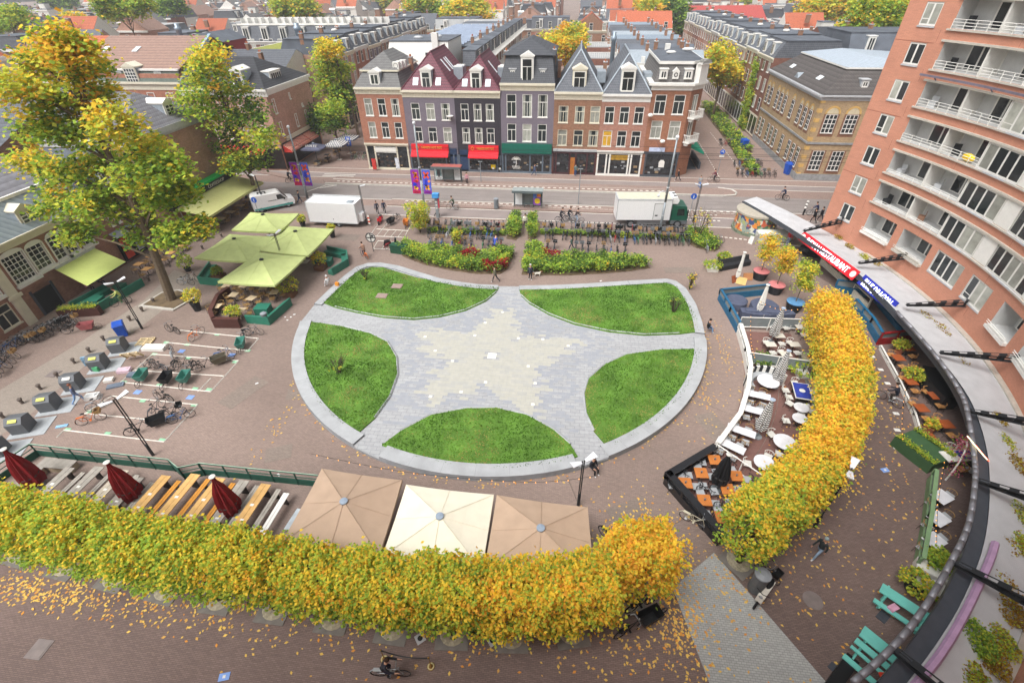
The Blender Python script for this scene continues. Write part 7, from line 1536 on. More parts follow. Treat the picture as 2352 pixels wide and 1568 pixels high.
def shelter(x, y, w_, label, red, poster):
 t = thing('tram_shelter', label, 'tram shelter', (x, y, .15)); fm_ = mat('shelter_frame', '#5c6668', .5, .08); f = MB()
 for xx in (0, w_*.36, w_*.7, w_): f.bx(xx-.05, xx+.05, -.05, .05, 0, 2.3)
 for yy in (-.7,): f.bx(-.03, .03, yy, .0, .2, .3).bx(w_-.03, w_+.03, yy, .0, .2, .3)
 f.bx(0, w_, -.04, .04, .3, .36).build('frame', fm_, t)
 MB().bx(-.15, w_+.15, -1.3, .2, 2.32, 2.45).build('shelter_roof', mat('red_shelter_roof', '#a05a52', .7) if red else mat('grey_shelter_roof', '#8f9694', .6), t); MB().bx(-.15, w_+.15, -1.36, -1.305, 2.2, 2.5).build('roof_fascia', fm_, t)
 gs = MB().quad((0, .0, .4), (w_, .0, .4), (w_, .0, 2.2), (0, .0, 2.2)).build('glass_panel', mat('shelter_glass', '#6f7876', .15, .1, spec=.6), t)
 MB().bx(w_*.3, w_*.7, -.5, -.15, .45, .5).build('bench', fm_, t)
 for i, (x0, x1, kind) in enumerate(poster):
  b = MB().bx(x0, x1, -.14, -.06, .25, 2.15).build('poster_case', fm_, t); p = MB()
  def q(a, b_, c_, d_, m, y_=-.15): p.quad((x0+(x1-x0)*a, y_, .3+1.8*c_), (x0+(x1-x0)*b_, y_, .3+1.8*c_), (x0+(x1-x0)*b_, y_, .3+1.8*d_), (x0+(x1-x0)*a, y_, .3+1.8*d_), m)
  q(.05, .95, 0, 1, 0)
  if kind == 'teal': q(.12, .88, .28, .95, 1, -.153); q(.3, .7, .3, .8, 2, -.156); q(.4, .6, .2, .4, 2, -.157); q(.2, .8, .1, .14, 3, -.156); q(.2, .8, .04, .07, 3, -.156)
  elif kind == 'text':
   for k in range(7): q(.15, .85 if k % 2 else .7, .2+.1*k, .23+.1*k, 3, -.153)
  elif kind == 'sun': q(.05, .95, 0, 1, 4, -.152); q(.05, .5, .5, 1, 5, -.153); q(.5, .95, .6, 1, 6, -.154)
  p.build('poster', [mat('poster_white', '#d6dadb', .4, .05), mat('poster_teal', '#84a2a4', .5, .3, sc_=4), mat('poster_dark', '#4a4c50', .5, .3, sc_=5), mat('poster_text', '#8f9496', .5), mat('poster_purple', '#9a5ac0', .5, .2), mat('poster_blue', '#5a80d0', .5, .3), mat('poster_orange', '#f0903a', .5, .3)], b)
  if kind == 'sun': MB().lathe([(.36, 0), (.36, .01)], 18).build('poster_disc', mat('poster_yellow', '#f2d21e', .5), b, loc=((x0+x1)/2+.08, -.17, .85)).rotation_euler.x = PI/2
 return t
shelter(-19.9, 69.0, 4.0, 'far tram shelter with reddish roof in front of the left red awning', True, ((.05, 1.25, 'teal'), (2.9, 3.9, 'text'))); shelter(-7.2, 60.4, 3.6, 'near tram shelter with grey roof and colourful round yellow poster', False, ((2.4, 3.45, 'sun'), (.1, 1.1, 'x')))
def bin_(px, py, c, label, wheel_=True, z=0, s=1.0, rz=0, sym=True):
 w = W(px, py, z); t = thing('wheelie_bin' if wheel_ else 'litter_bin', label, 'bin', tuple(w), rz); t.scale = (s, s, s)
 if wheel_:
  MB().add([(-.27, -.3, .05), (.27, -.3, .05), (.27, .25, .05), (-.27, .25, .05), (-.33, -.36, .98), (.33, -.36, .98), (.33, .36, .98), (-.33, .36, .98)], [(0, 3, 2, 1), (0, 1, 5, 4), (1, 2, 6, 5), (2, 3, 7, 6), (3, 0, 4, 7), (4, 5, 6, 7)]).build('bin_body', c, t)
  MB().add([(-.36, -.4, 1.0), (.36, -.4, 1.0), (.36, .4, 1.08), (-.36, .4, 1.08), (-.3, -.34, 1.08), (.3, -.34, 1.08), (.3, .3, 1.15), (-.3, .3, 1.15)], [(0, 1, 5, 4), (1, 2, 6, 5), (2, 3, 7, 6), (3, 0, 4, 7), (4, 5, 6, 7), (0, 3, 2, 1)]).build('lid', c, t)
  if sym: MB().bx(-.14, .14, -.38, -.36, .45, .72).build('sticker', white, t)
 else:
  MB().lathe([(.24, 0), (.26, .1), (.26, .95), (.2, 1.0)], 14).build('bin_body', c, t, False); MB().lathe([(.28, 1.0), (.28, 1.06), (.12, 1.14)], 14).build('lid', mat('bin_lid_grey', '#8b9096', .5), t)
 return t
bin_(1088, 392, mat('bin_blue', '#2050b0', .5), 'bright blue wheelie bin between the red awnings and doors', s=1.05); bin_(1134, 394, mat('bin_yellow', '#e8c81e', .5), 'yellow wheelie bin at the right red awning shop', s=1.05); bin_(1149, 395, mat('bin_black', '#1f2423', .5), 'black wheelie bin beside the yellow one', s=1.05)
bin_(285, 770, mat('bin_blue', '#2050b0'), 'tall blue wheelie bin with an orange bag on top near the lamp', s=1.15, rz=.7, sym=False); bin_(613, 742, mat('bin_steel', '#6f7478', .5), 'grey round litter bin at the green corner bench', False); bin_(1140, 478, mat('bin_steel', '#6f7478'), 'grey round litter bin on the near tram platform', False, z=.15, s=1.2); bin_(96*0+1733, 1352, mat('bin_dark', '#5c5e60', .6), 'large round grey bin beside the grey clinker strip', False, s=1.35)
bin_(1808, 400, mat('bin_blue', '#2050b0'), 'front blue container against the yellow brick school', s=1.5, rz=.3, sym=False); bin_(1706, 343, mat('bin_blue', '#2050b0'), 'rear blue container further along the school wall', s=1.5, rz=.3, sym=False)
w = W(1006, 500, 0); t = thing('stop_totem', 'slim tram stop totem with blue cap and red side panel', 'totem', tuple(w)); MB().bx(-.18, .18, -.12, .12, 0, 2.6).build('column', steel, t); MB().bx(-.4, .4, -.3, .3, 2.6, 3.1).build('blue_cap', mat('sign_blue', '#4a96d8', .4), t); MB().bx(.2, .36, -.1, .1, 1.3, 2.5).build('red_panel', mat('totem_red', '#c84a58', .5), t); MB().bx(-.1, .1, -.135, -.125, 1.2, 1.35).bx(-.1, .1, -.135, -.125, 1.6, 1.75).bx(-.1, .1, -.135, -.125, 2.0, 2.15).build('white_marks', white, t)
def sign(px, py, h, label, kind, rz=0):
 w = W(px, py); t = thing('traffic_sign', label, 'traffic sign', tuple(w), rz); MB().path([(0, .04, 0), (0, .04, h)], .035, 6).build('pole', steel, t); blue = mat('sign_blue', '#4a96d8')
 sb_ = mat('sign_deep_blue', '#2458b8', .4)
 if kind == '20': MB().bx(-.42, .42, -.03, 0, h-1.5, h).build('sign_plate', sb_, t); text('20', .5, white, t, (0, -.05, h-.35), bold=.02, ext=.01); text('ZONE', .22, white, t, (0, -.05, h-.75), ext=.01); MB().path([(0, -.05, h-1.4), (0, -.05, h-1.05)], .04, 4).path([(-.15, -.05, h-1.15), (0, -.05, h-.98), (.15, -.05, h-1.15)], .035, 4).build('arrow', white, t)
 elif kind == 'disc':
  o = MB().lathe([(.36, 0), (.36, .03)], 18).build('sign_plate', sb_, t, loc=(0, 0, h-.3)); o.rotation_euler.x = PI/2; MB().path([(-.18, -.05, h-.25), (.1, -.05, h-.15), (.15, -.05, h-.4)], .04, 4).build('arrow', white, t); MB().bx(-.35, .35, -.03, 0, h-1.0, h-.75).build('under_plate', white, t)
 elif kind == 'up': o = MB().lathe([(.36, 0), (.36, .03)], 18).build('sign_plate', sb_, t, loc=(0, 0, h-.3)); o.rotation_euler.x = PI/2; MB().path([(0, -.05, h-.52), (0, -.05, h-.15)], .05, 4).build('arrow', white, t)
 elif kind == 'roadwork':
  m = MB();
  for k in range(5): m.bx(-.12, .12, -.03, 0, .3+k*.22, .52+k*.22, k % 2)
  m.build('striped_board', [white, mat('warning_red', '#d04a2e', .5)], t)
 return t
sign(807, 360, 3.2, 'blue 20 ZONE sign at the left street corner', '20'); sign(1648, 398, 3.4, 'round blue arrow sign at the entrance of the right side street', 'disc'); sign(597, 500, 2.6, 'round blue sign with white arrow beside the van', 'up'); sign(1583, 500, 3.0, 'round blue sign with white arrow right of the truck', 'up'); sign(850, 520, 1.6, 'red and white road work board at the trailer end', 'roadwork')
w = W(858, 578); t = thing('round_notice', 'round white notice board with dark cross on a post near the parking marks', 'sign', tuple(w)); MB().path([(0, .05, 0), (0, .05, 1.2)], .04, 6).build('pole', dark, t); o = MB().lathe([(.55, 0), (.55, .05)], 20).build('notice_disc', white, t, loc=(0, 0, 1.7)); o.rotation_euler.x = PI/2; MB().ring((0, -.06, 1.7), .52, .05, 'y', 20, 4).box((0, -.07, 1.7), (1.0, .02, .09)).box((0, -.07, 1.7), (.09, .02, 1.0)).box((.2, -.07, 1.9), (.25, .02, .2)).build('notice_print', dark, t)
w = W(918, 580); t = thing('dark_green_chest', 'dark green utility chest at the left end of the shrub bed', 'utility box', tuple(w), -.2); MB().bx(-.9, .9, -.4, .4, 0, .85).build('chest_body', mat('deep_green', '#1d4a36', .5), t); MB().bx(-.94, .94, -.44, .44, .85, .95).build('lid', mat('deep_green', '#1d4a36'), t)
mk2 = MB()
def wl(mb, pts, r=.05):
 q = [tuple(W(x, y, .012)) for x, y in pts]; mb.path(q, r, 4)
for pts in (((382, 786), (569, 805), (594, 777), (414, 758)), ((351, 813), (548, 828), (484, 899), (277, 877), (351, 813)), ((311, 850), (514, 863)), ((257, 909), (454, 929), (377, 1014), (147, 987)), ((257, 909), (195, 949), (384, 967)), ((130, 1004), (147, 987)), ((455, 899), (484, 868)),
   ((849, 542), (870, 512)), ((866, 541), (889, 513)), ((849, 542), (928, 545), (945, 515)), ((865, 526), (938, 530)), ((882, 542), (893, 528)), ((898, 543), (910, 529)), ((914, 544), (925, 530)), ((857, 571), (905, 573), (922, 556), (868, 553), (857, 571)), ((877, 571), (889, 555))): wl(mk2, pts)
struct('bay_markings', mk2, wline)
for i, (x, y) in enumerate([(382, 786), (430, 791), (569, 805), (499, 768), (354, 813), (432, 822), (540, 831), (284, 877), (365, 884), (448, 892), (480, 894), (257, 909)][:11]+[(205, 945), (328, 920), (446, 930), (155, 986), (247, 995), (372, 1010)]):
 w = W(x, y, .008); o = MB().box((0, 0, 0), (.42, .26, .016)).build('bay_tile', mat('bay_green_tile', '#8fbf9c', .7, .1)); o.location = w; tag(o, '%s pale green bay tile from the top of the bicycle parking bays' % nth(i), 'ground tile', 'green tiles marking the bicycle bays')
for i, (x, y) in enumerate([(417, 806), (532, 815), (316, 900), (437, 912)]):
 w = W(x, y, .008); o = MB().box((0, 0, 0), (.5, .4, .016)).build('bay_tile', mat('bay_blue_tile', '#7f9cd6', .7, .1)); o.location = w; tag(o, '%s blue ground tile from the top between the bicycle bays' % nth(i), 'ground tile', 'blue tiles between the bicycle bays')
cg = mat('container_grey', '#63666a', .6, .08)
for i, (x, y) in enumerate([(278, 803), (233, 842), (176, 888), (120, 935), (58, 985), (-2, 1040)]):
 w = W(x, y); t = thing('waste_container_inlet', '%s grey underground waste inlet from the top of the slanting row' % nth(i), 'waste inlet', tuple(w), .35, 'grey waste inlets along the lane')
 MB().prismx([(-.5, 0), (.5, 0), (.45, 1.05), (-.2, 1.25), (-.55, .9)], -.5, .5).build('inlet_body', cg, t); MB().box((-.0, -.35, 1.12), (.5, .3, .03), 0, rx=.45).build('sticker', mat('yellow_sticker', '#d6d36a', .6) if i != 2 else white, t); MB().bx(-.7, 1.5, -.85, .9, .004, .03).build('ground_plate', mat('ground_plate', '#a7abae', .5, .1), t)
bo = MB().lathe([(.11, 0), (.1, .25), (.14, .34), (.16, .42), (.1, .5)], 10).mesh('bollard', mat('bollard_brown', '#6a5f58', .8, .2))
for i, (x, y) in enumerate([(510, 545), (466, 572), (416, 597), (390, 612), (343, 645), (318, 661), (354, 695), (328, 715), (300, 736), (233, 718), (240, 782), (207, 809), (172, 834), (134, 866), (94, 894), (52, 926), (8, 959)]):
 w = W(x, y); o = bpy.data.objects.new('bollard', bo); COL.objects.link(o); o.location = w; tag(o, '%s low brown bollard from the far end of the grey lane' % nth(i), 'bollard', 'low bollards along the grey lane')
for k in range(3):
 w = W(1850-k*3, 480+k*7); t = thing('striped_bollard', '%s black and white bollard from the far end at the orange tower corner' % nth(k), 'bollard', tuple(w), 0, 'black and white bollards at the tower corner'); MB().lathe([(.1, 0), (.1, .9)], 8).build('post', dark, t); MB().ell((0, 0, .95), (.16, .16, .14)).build('cap', white, t)
pal = MB()
for k in range(5): pal.bx(-.6, .6, -.5+k*.22, -.4+k*.22, .1, .13)
for x in (-.6, -.05, .5): pal.bx(x, x+.1, -.5, .5, 0, .1)
wood = mat('raw_wood', '#cbb68e', .8, .15)
for px, py, rz, rx, lb in ((310, 828, .4, -.9, 'pallet standing tilted beside the second waste inlet'), (335, 786, .2, 0, 'pallet lying flat under a white board')):
 w = W(px, py); o = bpy.data.objects.new('wooden_pallet', pal.mesh('pallet', wood)); COL.objects.link(o); o.location = w+Vector((0, 0, .02 if rx == 0 else .5)); o.rotation_euler = (rx, 0, rz); tag(o, lb, 'pallet')
for px, py, sz, m, rz, lb in ((355, 798, (1.8, .7, .25), white, .1, 'long white cardboard shape lying beside the flat pallet'), (202, 828, (.7, .15, .8), mat('print_blue', '#7fa0b8', .6, .5, sc_=5), .5, 'blue printed board leaning by the second waste inlet'), (222, 846, (.45, .35, .4), mat('green_bag', '#4fa070', .7), 0, 'green bag at the foot of the second waste inlet'), (285, 850, (.9, .5, .25), mat('pinkish_bag', '#cdb4c0', .7, .2), .3, 'heap of pinkish bags beside the middle bay'), (305, 860, (.7, .5, .2), mat('slate_bag', '#66707e', .8, .2), .2, 'grey-blue bag on the paving left of the cargo bikes'), (250, 872, (.6, .45, .2), white, .4, 'white box lid near the third waste inlet'), (265, 885, (1.1, .5, .1), mat('slate_bag', '#66707e'), .5, 'flat grey board near the third waste inlet'), (212, 910, (.9, .55, .3), mat('white_box', '#d8d8d6', .6), .3, 'white cardboard box beside the striped-jacket person'), (142, 978, (.7, .22, .05), mat('pale_blue', '#8fbce0', .6), .4, 'pale blue strip of rubbish near the lowest bay')):
 w = W(px, py, sz[2]/2); mb = MB().box((0, 0, 0), sz, 0).box((sz[0]*.1, 0, sz[2]/2+.01), (sz[0]*.5, sz[1]*.6, .03), 0, rz=.3); o = mb.build('discarded_item', m); o.location = w; o.rotation_euler.z = rz; tag(o, lb, 'rubbish')
# TERRACES
wick = mat('wicker', '#c0a06a', .8, .15); dkw = mat('dark_metal_leg', '#3a3632', .6)
def chairmesh():
 s = MB().bx(-.23, .23, -.23, .23, .42, .46); b = MB()
 for k in range(7): a0, a1 = PI*(k/7)-.0, PI*((k+1)/7); b.path([(.26*math.cos(a0), .05+.24*math.sin(a0), .72), (.26*math.cos(a1), .05+.24*math.sin(a1), .72)], .025, 4)
 for k in range(5): a0 = PI*(.1+.2*k); b.path([(.24*math.cos(a0), .05+.22*math.sin(a0), .44), (.26*math.cos(a0), .05+.24*math.sin(a0), .72)], .012, 3)
 l = MB()
 for sx in (-1, 1):
  for sy in (-1, 1): l.path([(sx*.2, sy*.2, .42), (sx*.23, sy*.24, 0)], .014, 4)
 return s, b, l
CT = {}
def chair(p, rz, label, group, seatm, backm, legm=None, key=None):
 k = (seatm.name, backm.name)
 if k not in CT:
  t = thing('terrace_chair', 'x', 'chair'); s, b, l = chairmesh(); s.build('seat', seatm, t); b.build('backrest', backm, t); l.build('legs', legm or dkw, t); CT[k] = t; o = t
 else: o = copytree(CT[k])
 o.location = p; o.rotation_euler = (0, 0, rz); return tag(o, label, None, group)
TBL = {}
def table(p, rz, label, group, topm, w_=.75, d_=.75, h=.74, round_=False, cat='table'):
 k = (topm.name, w_, d_, round_)
 if k not in TBL:
  t = thing('terrace_table', 'x', cat); (MB().lathe([(w_/2, h-.03), (w_/2, h)], 20) if round_ else MB().bx(-w_/2, w_/2, -d_/2, d_/2, h-.035, h)).build('tabletop', topm, t); MB().path([(0, 0, .03), (0, 0, h-.03)], .035, 6).bx(-.25, .25, -.03, .03, 0, .03).bx(-.03, .03, -.25, .25, .001, .031).build('pedestal', dkw, t); TBL[k] = t; o = t
 else: o = copytree(TBL[k])
 o.location = p; o.rotation_euler = (0, 0, rz); return tag(o, label, None, group)
def tset(px, py, i, area, topm, seatm, backm, rz=0, n=4, z=0, w_=.75, d_=.75, round_=False, world=None, h=.74, legm=None, cg_=None):
 w = (W(px, py, h) if world is None else Vector(world)); w = Vector((w.x, w.y, 0)); tn = '%s %s' % (nth(i), area[0])
 table(w, rz, tn, area[1], topm, w_, d_, h, round_)
 for k in range(n):
  a = rz+k*2*PI/n; r = (.45+d_/2) if k % 2 == 0 else (.45+w_/2)
  if n == 2: a = rz+k*PI
  if w_ > 1.2 and n == 4: off_ = (-.4 if k % 2 else .4); sgn = 1 if k < 2 else -1; p = w+Matrix.Rotation(rz, 3, 'Z') @ Vector((off_, sgn*(d_/2+.28), 0)); ang = rz+(0 if sgn > 0 else PI)
  else: p = w+Vector((-math.sin(a)*r*.85, math.cos(a)*r*.85, 0)); ang = a
  chair(p, ang+R.uniform(-.15, .15), '%s chair around the %s' % (nth(k), tn) if len(tn.split()) < 12 else '%s chair at %s' % (nth(k), tn), area[1].replace('tables', 'chairs'), seatm, backm, legm)
GT = mat('teal_green_paint', '#2f7460', .5, .08); limeM = mat('lime_parasol', '#bfca86', .8, .07, sc_=1.6, bump=.5)
def parasol(label, corners, z, apex, m, capm, cat='parasol', polx=None, seams=1):
 c_ = sum((Vector((x, y, 0)) for x, y in corners), Vector())/4; t = thing('square_parasol', label, cat, tuple(c_)); mb = MB(); L = [(x-c_.x, y-c_.y) for x, y in corners]
 N = 4
 for i in range(4):
  a, b = Vector((*L[i], z)), Vector((*L[(i+1) % 4], z)); prev = a
  for k in range(1, N+1):
   q = a.lerp(b, k/N); q.z = z-.10*math.sin(PI*k/N)*.8
   m1 = prev*.5+Vector((0, 0, apex))*.5; m2 = q*.5+Vector((0, 0, apex))*.5; m1.z -= .06*(apex-z); m2.z -= .06*(apex-z)
   mb.add([prev, q, m2, m1], [(0, 1, 2, 3)]); mb.add([m1, m2, (0, 0, apex)], [(0, 1, 2)])
   mb.add([prev, q, q-Vector((0, 0, .18)), prev-Vector((0, 0, .18))], [(0, 3, 2, 1)]); prev = q
 mb.build('canopy_cloth', m, t); r = MB()
 for i in range(4): r.path([(*L[i], z+.012), (0, 0, apex+.012)], .012, 4); mid = ((L[i][0]+L[(i+1) % 4][0])/2, (L[i][1]+L[(i+1) % 4][1])/2); r.path([(*mid, z-.065), (0, 0, apex+.01)], .01, 4)
 r.build('seams', m, t); MB().path([(0, 0, 0), (0, 0, apex)], .05, 8).build('pole', dkw, t); MB().lathe([(.2, apex-.02), (.2, apex+.05), (.05, apex+.1)], 14).build('cap', capm, t)
 MB().bx(-.4, .4, -.4, .4, 0, .08).build('base', conc, t); return t
capm = mat('cap_grey', '#8a97a6', .5)
parasol('farthest lime parasol next to the white van', [(-36, 48.6), (-30.3, 48.8), (-30.1, 43.9), (-35.4, 43.9)], 3.0, 3.8, limeM, dark)
parasol('left lime parasol of the near pair in the green terrace', [(-35.6, 43.7), (-30.5, 43.6), (-30.2, 38.0), (-35.9, 38.2)], 2.6, 3.5, limeM, dark); parasol('rightmost lime parasol over the green bench', [(-30.5, 46.3), (-25.1, 46.1), (-25.0, 39.8), (-30.4, 40.4)], 2.6, 3.5, limeM, dark); parasol('nearest lime parasol in front of the double lamp', [(-30.4, 40.1), (-25.2, 39.6), (-25.4, 34.1), (-30.9, 34.2)], 2.55, 3.45, limeM, dark)
tau = mat('taupe_cloth', '#ad9580', .85, .06, sc_=1.4, bump=.5); crm = mat('cream_cloth', '#e3dcc8', .85, .05, sc_=1.4, bump=.5)
parasol('left large taupe parasol between red parasols and cream one', [(-12.55, 15.45), (-7.95, 15.2), (-7.75, 10.95), (-12.6, 11.1)], 2.7, 3.35, tau, capm); parasol('large cream white parasol between the two taupe ones', [(-7.65, 14.95), (-2.95, 14.85), (-2.9, 10.85), (-7.6, 10.95)], 2.7, 3.35, crm, capm); parasol('right large taupe parasol beside the black lamp', [(-2.8, 14.85), (1.85, 14.65), (2.15, 10.9), (-2.8, 10.9)], 2.7, 3.35, mat('taupe_cloth_light', '#b49b85', .85, .06, sc_=1.4, bump=.5), capm)
navy = mat('navy_cloth', '#5d6074', .85, .05); nst = mat('navy_striped_cloth', '#5d6074', .85, .05, kind='stripe', p=dict(ax=0, per=.3, col='#c9c7bd'))
for i, (x, y, m, lb) in enumerate(((-41.3, 76, navy, 'nearest navy parasol of the left corner café, with white lettering'), (-38.6, 78.4, nst, 'middle striped navy parasol of the left corner café'), (-38.2, 82.0, nst, 'far striped navy parasol under the low green tree'))):
 t = parasol(lb, [(x-1.6, y+1.5), (x+1.6, y+1.5), (x+1.6, y-1.5), (x-1.6, y-1.5)], 2.6, 3.2, m, capm)
 if i == 0: text('WATE', .7, white, t, (0, -.9, 2.98), (.42, 0, 0), ext=.01)
def closed(label, px, py, ztop, zlow, r0, m, cap_=None, world=None, n=10, lean=0):
 p = W(px, py, ztop); t = thing('closed_parasol', label, 'parasol', (p.x, p.y, 0)); mb = MB(); H0 = ztop-zlow; pr = [(.07, 0), (.13, .12), (r0*.62, .35), (r0*.85, .6), (r0, .85), (r0*.8, 1.0)]
 k = len(pr); vs = []; ns = n*2
 for j, (r, f) in enumerate(pr):
  for i in range(ns): a = 2*PI*i/ns; rr = r*(1 if i % 2 else .72)*(1+.08*math.sin(3*a+j)); vs.append((rr*math.cos(a), rr*math.sin(a), ztop-f*H0+(.06*math.sin(5*a) if j == k-1 else 0)))
 fs = [(j*ns+i, j*ns+(i+1) % ns, (j+1)*ns+(i+1) % ns, (j+1)*ns+i) for j in range(k-1) for i in range(ns)]; fs.append(tuple(range(ns))); mb.add(vs, fs); mb.build('folded_cloth', m, t)
 MB().path([(0, 0, 0), (0, 0, zlow+.4)], .04, 6).lathe([(.3, 0), (.3, .07)], 12).build('pole', steel, t); MB().ring((0, 0, zlow+H0*.25), r0*.8, .03, 'z', 12, 4).build('strap', dkw, t)
 MB().lathe([(.15, ztop-.01), (.17, ztop+.04), (.05, ztop+.08)], 12).build('cap', cap_ or white, t); return t
redc = mat('deep_red_cloth', '#7d1216', .8, .12)
for i, (x, y) in enumerate([(8, 1032), (245, 1062), (487, 1095)]): closed('%s folded dark red parasol from the left over the picnic benches' % nth(i), x, y, 3.35, .35, .6, redc, mat('cap_disc', '#c4c2bc', .5))
stc = mat('zebra_cloth', '#2b2b2e', .8, .05, kind='stripe', p=dict(ax=2, per=.17, col='#dcdad6'))
for i, (x, y) in enumerate([(1800, 708), (1812, 806), (1775, 918)]): closed('%s folded black and white striped parasol from the far end' % nth(i), x, y, 3.3, .75, .38, stc, mat('cap_blue', '#9aa8b8', .5))
closed('folded black parasol among the orange wooden tables', 1675, 1044, 3.1, .7, .48, mat('black_cloth', '#19191b', .8, .15), mat('cap_disc', '#c4c2bc')); closed('white folded parasol over the covered round pits', 1764, 655, 3.3, .9, .28, white); closed('slim white folded parasol behind the wooden boards', 1711, 580, 3.2, .6, .2, white)
# left bottom picnic terrace
t = thing('railing_fence', 'dark green timber railing around the picnic bench terrace', 'fence'); gd = mat('dark_green_timber', '#1f4f42', .6, .1); rw = MB(); pn = MB(); ps = MB(); LR = MB()
for pts in ([(-33.5, 12.5), (-32.5, 16.35), (-23.0, 16.2), (-22.0, 15.7)], [(-22.0, 15.7), (-21.0, 16.1)], [(-21.0, 16.15), (-13.5, 16.1)]):
 for a, b in zip(pts, pts[1:]):
  n = max(1, int(math.hypot(b[0]-a[0], b[1]-a[1])/1.35))
  for k in range(n+1): x, y = a[0]+(b[0]-a[0])*k/n, a[1]+(b[1]-a[1])*k/n; ps.path([(x, y, 0), (x, y, 1.1)], .045, 5)
  rw.path([(*a, 1.1), (*b, 1.1)], .04, 5); LR.path([(*a, 1.155), (*b, 1.155)], .025, 4); rw.path([(*a, .75), (*b, .75)], .03, 5)
  q = Vector((b[0]-a[0], b[1]-a[1])).normalized(); pn.quad((*a, 0), (*b, 0), (*b, .5), (*a, .5)); pn.quad((a[0]-q.y*.05, a[1]+q.x*.05, .5), (b[0]-q.y*.05, b[1]+q.x*.05, .5), (b[0]-q.y*.05, b[1]+q.x*.05, 0), (a[0]-q.y*.05, a[1]+q.x*.05, 0)); pn.quad((*a, .5), (*b, .5), (b[0]-q.y*.05, b[1]+q.x*.05, .5), (a[0]-q.y*.05, a[1]+q.x*.05, .5))
rw.build('rails', gd, t); pn.build('kick_board', gd, t); ps.build('posts', gd, t); LR.build('highlight_strip', mat('rail_highlight', '#9fb8a4', .6, .2), t)  # pale strip along the top rail paints in its highlight
gw_ = mat('weathered_grey_wood', '#9c968d', .85, .18, sc_=3, rnd=.1); ow = mat('yellow_wood', '#cfa568', .7, .12, sc_=3, rnd=.1); obw = mat('orange_wood_bench', '#c98b3a', .7, .1, rnd=.1)
def plank(name, label, cat, x, y, L, w_, h, rz, m, parts_=True, group=None):
 t = thing(name, label, cat, (x, y, 0), rz, group); MB().bx(-w_/2, -.01, -L/2, L/2, h-.05, h).bx(.01, w_/2, -L/2, L/2, h-.05, h).build('top_board', m, t);
 for s in (-1, 1): MB().bx(-w_*.4, w_*.4, s*L*.38-.04, s*L*.38+.04, 0, h-.05).build('leg', dkw, t)
 if h > .6: MB().bx(-.1, .1, -.07, .07, h, h+.012).bx(-.1, .1, -L*.35, -L*.35+.1, h, h+.012).build('table_number', white, t)
 return t
for i, (x, m1, m2, L) in enumerate(((-28.9, gw_, gw_, 2.4), (-27.2, gw_, gw_, 2.9), (-25.5, mat('pale_grey_wood', '#b8ad9c', .8, .15, sc_=3), gw_, 2.8), (-24.2, gw_, gw_, 2.0), (-22.7, ow, obw, 2.6), (-21.05, ow, obw, 3.2), (-19.4, ow, obw, 3.0), (-17.9, gw_, gw_, 3.0), (-16.5, ow, gw_, 2.8))):
 plank('picnic_table', '%s long wooden table from the left in the picnic terrace' % nth(i), 'table', x, 14.05, L, .62, .75, -.04, m1, group='long wooden tables of the picnic terrace'); plank('wooden_bench', '%s wooden bench from the left in the picnic terrace' % nth(i), 'bench', x+.72, 14.0, L, .3, .45, -.04, m2, group='wooden benches of the picnic terrace')
plank('wooden_bench', 'white slatted bench at the right end of the picnic terrace', 'bench', -15.1, 13.7, 2.8, .35, .6, -.03, white); plank('coffee_table', 'small grey low table beside the left taupe parasol', 'table', -13.8, 13.6, 1.3, .6, .5, -.1, mat('silver_table', '#aeb6bc', .5))
t = thing('corner_bench', 'grey wooden corner bench at the left end of the picnic terrace', 'bench', (-31, 15.6, 0)); MB().bx(-.4, 1.8, -.35, .35, .45, .5).bx(-.4, .2, -3, -.36, .45, .5).build('seat', gw_, t); MB().bx(-.35, 1.75, -.3, .3, 0, .45).bx(-.35, .15, -2.9, -.36, 0, .45).build('bench_base', mat('tan_board', '#b6a58c', .8), t)
def potplant(label, x, y, h, r, potm, pr, ph, wv, n=500, s=.08, pot='round', shape='ball'):
 t = thing('potted_plant', label, 'potted plant', (x, y, 0));
 if pot == 'round': MB().lathe([(pr*.7, 0), (pr, ph), (pr*.88, ph), (pr*.85, ph-.05)], 14).build('pot', potm, t)
 else: MB().bx(-pr, pr, -pr, pr, 0, ph).build('pot', potm, t)
 mb = MB()
 for _ in range(n//8):
  a, b = R.uniform(0, 6.28), R.uniform(-.6, 1); q = math.sqrt(1-b*b) if abs(b) < 1 else 0; rr = r*R.uniform(.6, 1.05); c_ = (rr*q*math.cos(a), rr*q*math.sin(a), ph+h*.5+b*h*.5)
  for _ in range(8): lquad(mb, c_[0]+R.gauss(0, .08), c_[1]+R.gauss(0, .08), max(ph, c_[2]+R.gauss(0, .08)), s*R.uniform(.7, 1.3), pick(WV[wv]))
 mb.build('foliage', PAL, t); MB().path([(0, 0, ph*.5), (0, 0, ph+h*.5)], .04, 5).build('stem', barkd, t); return t
potb = mat('black_pot', '#26282b', .6, .08); potbr = mat('brown_planter', '#6b4a34', .7, .12)
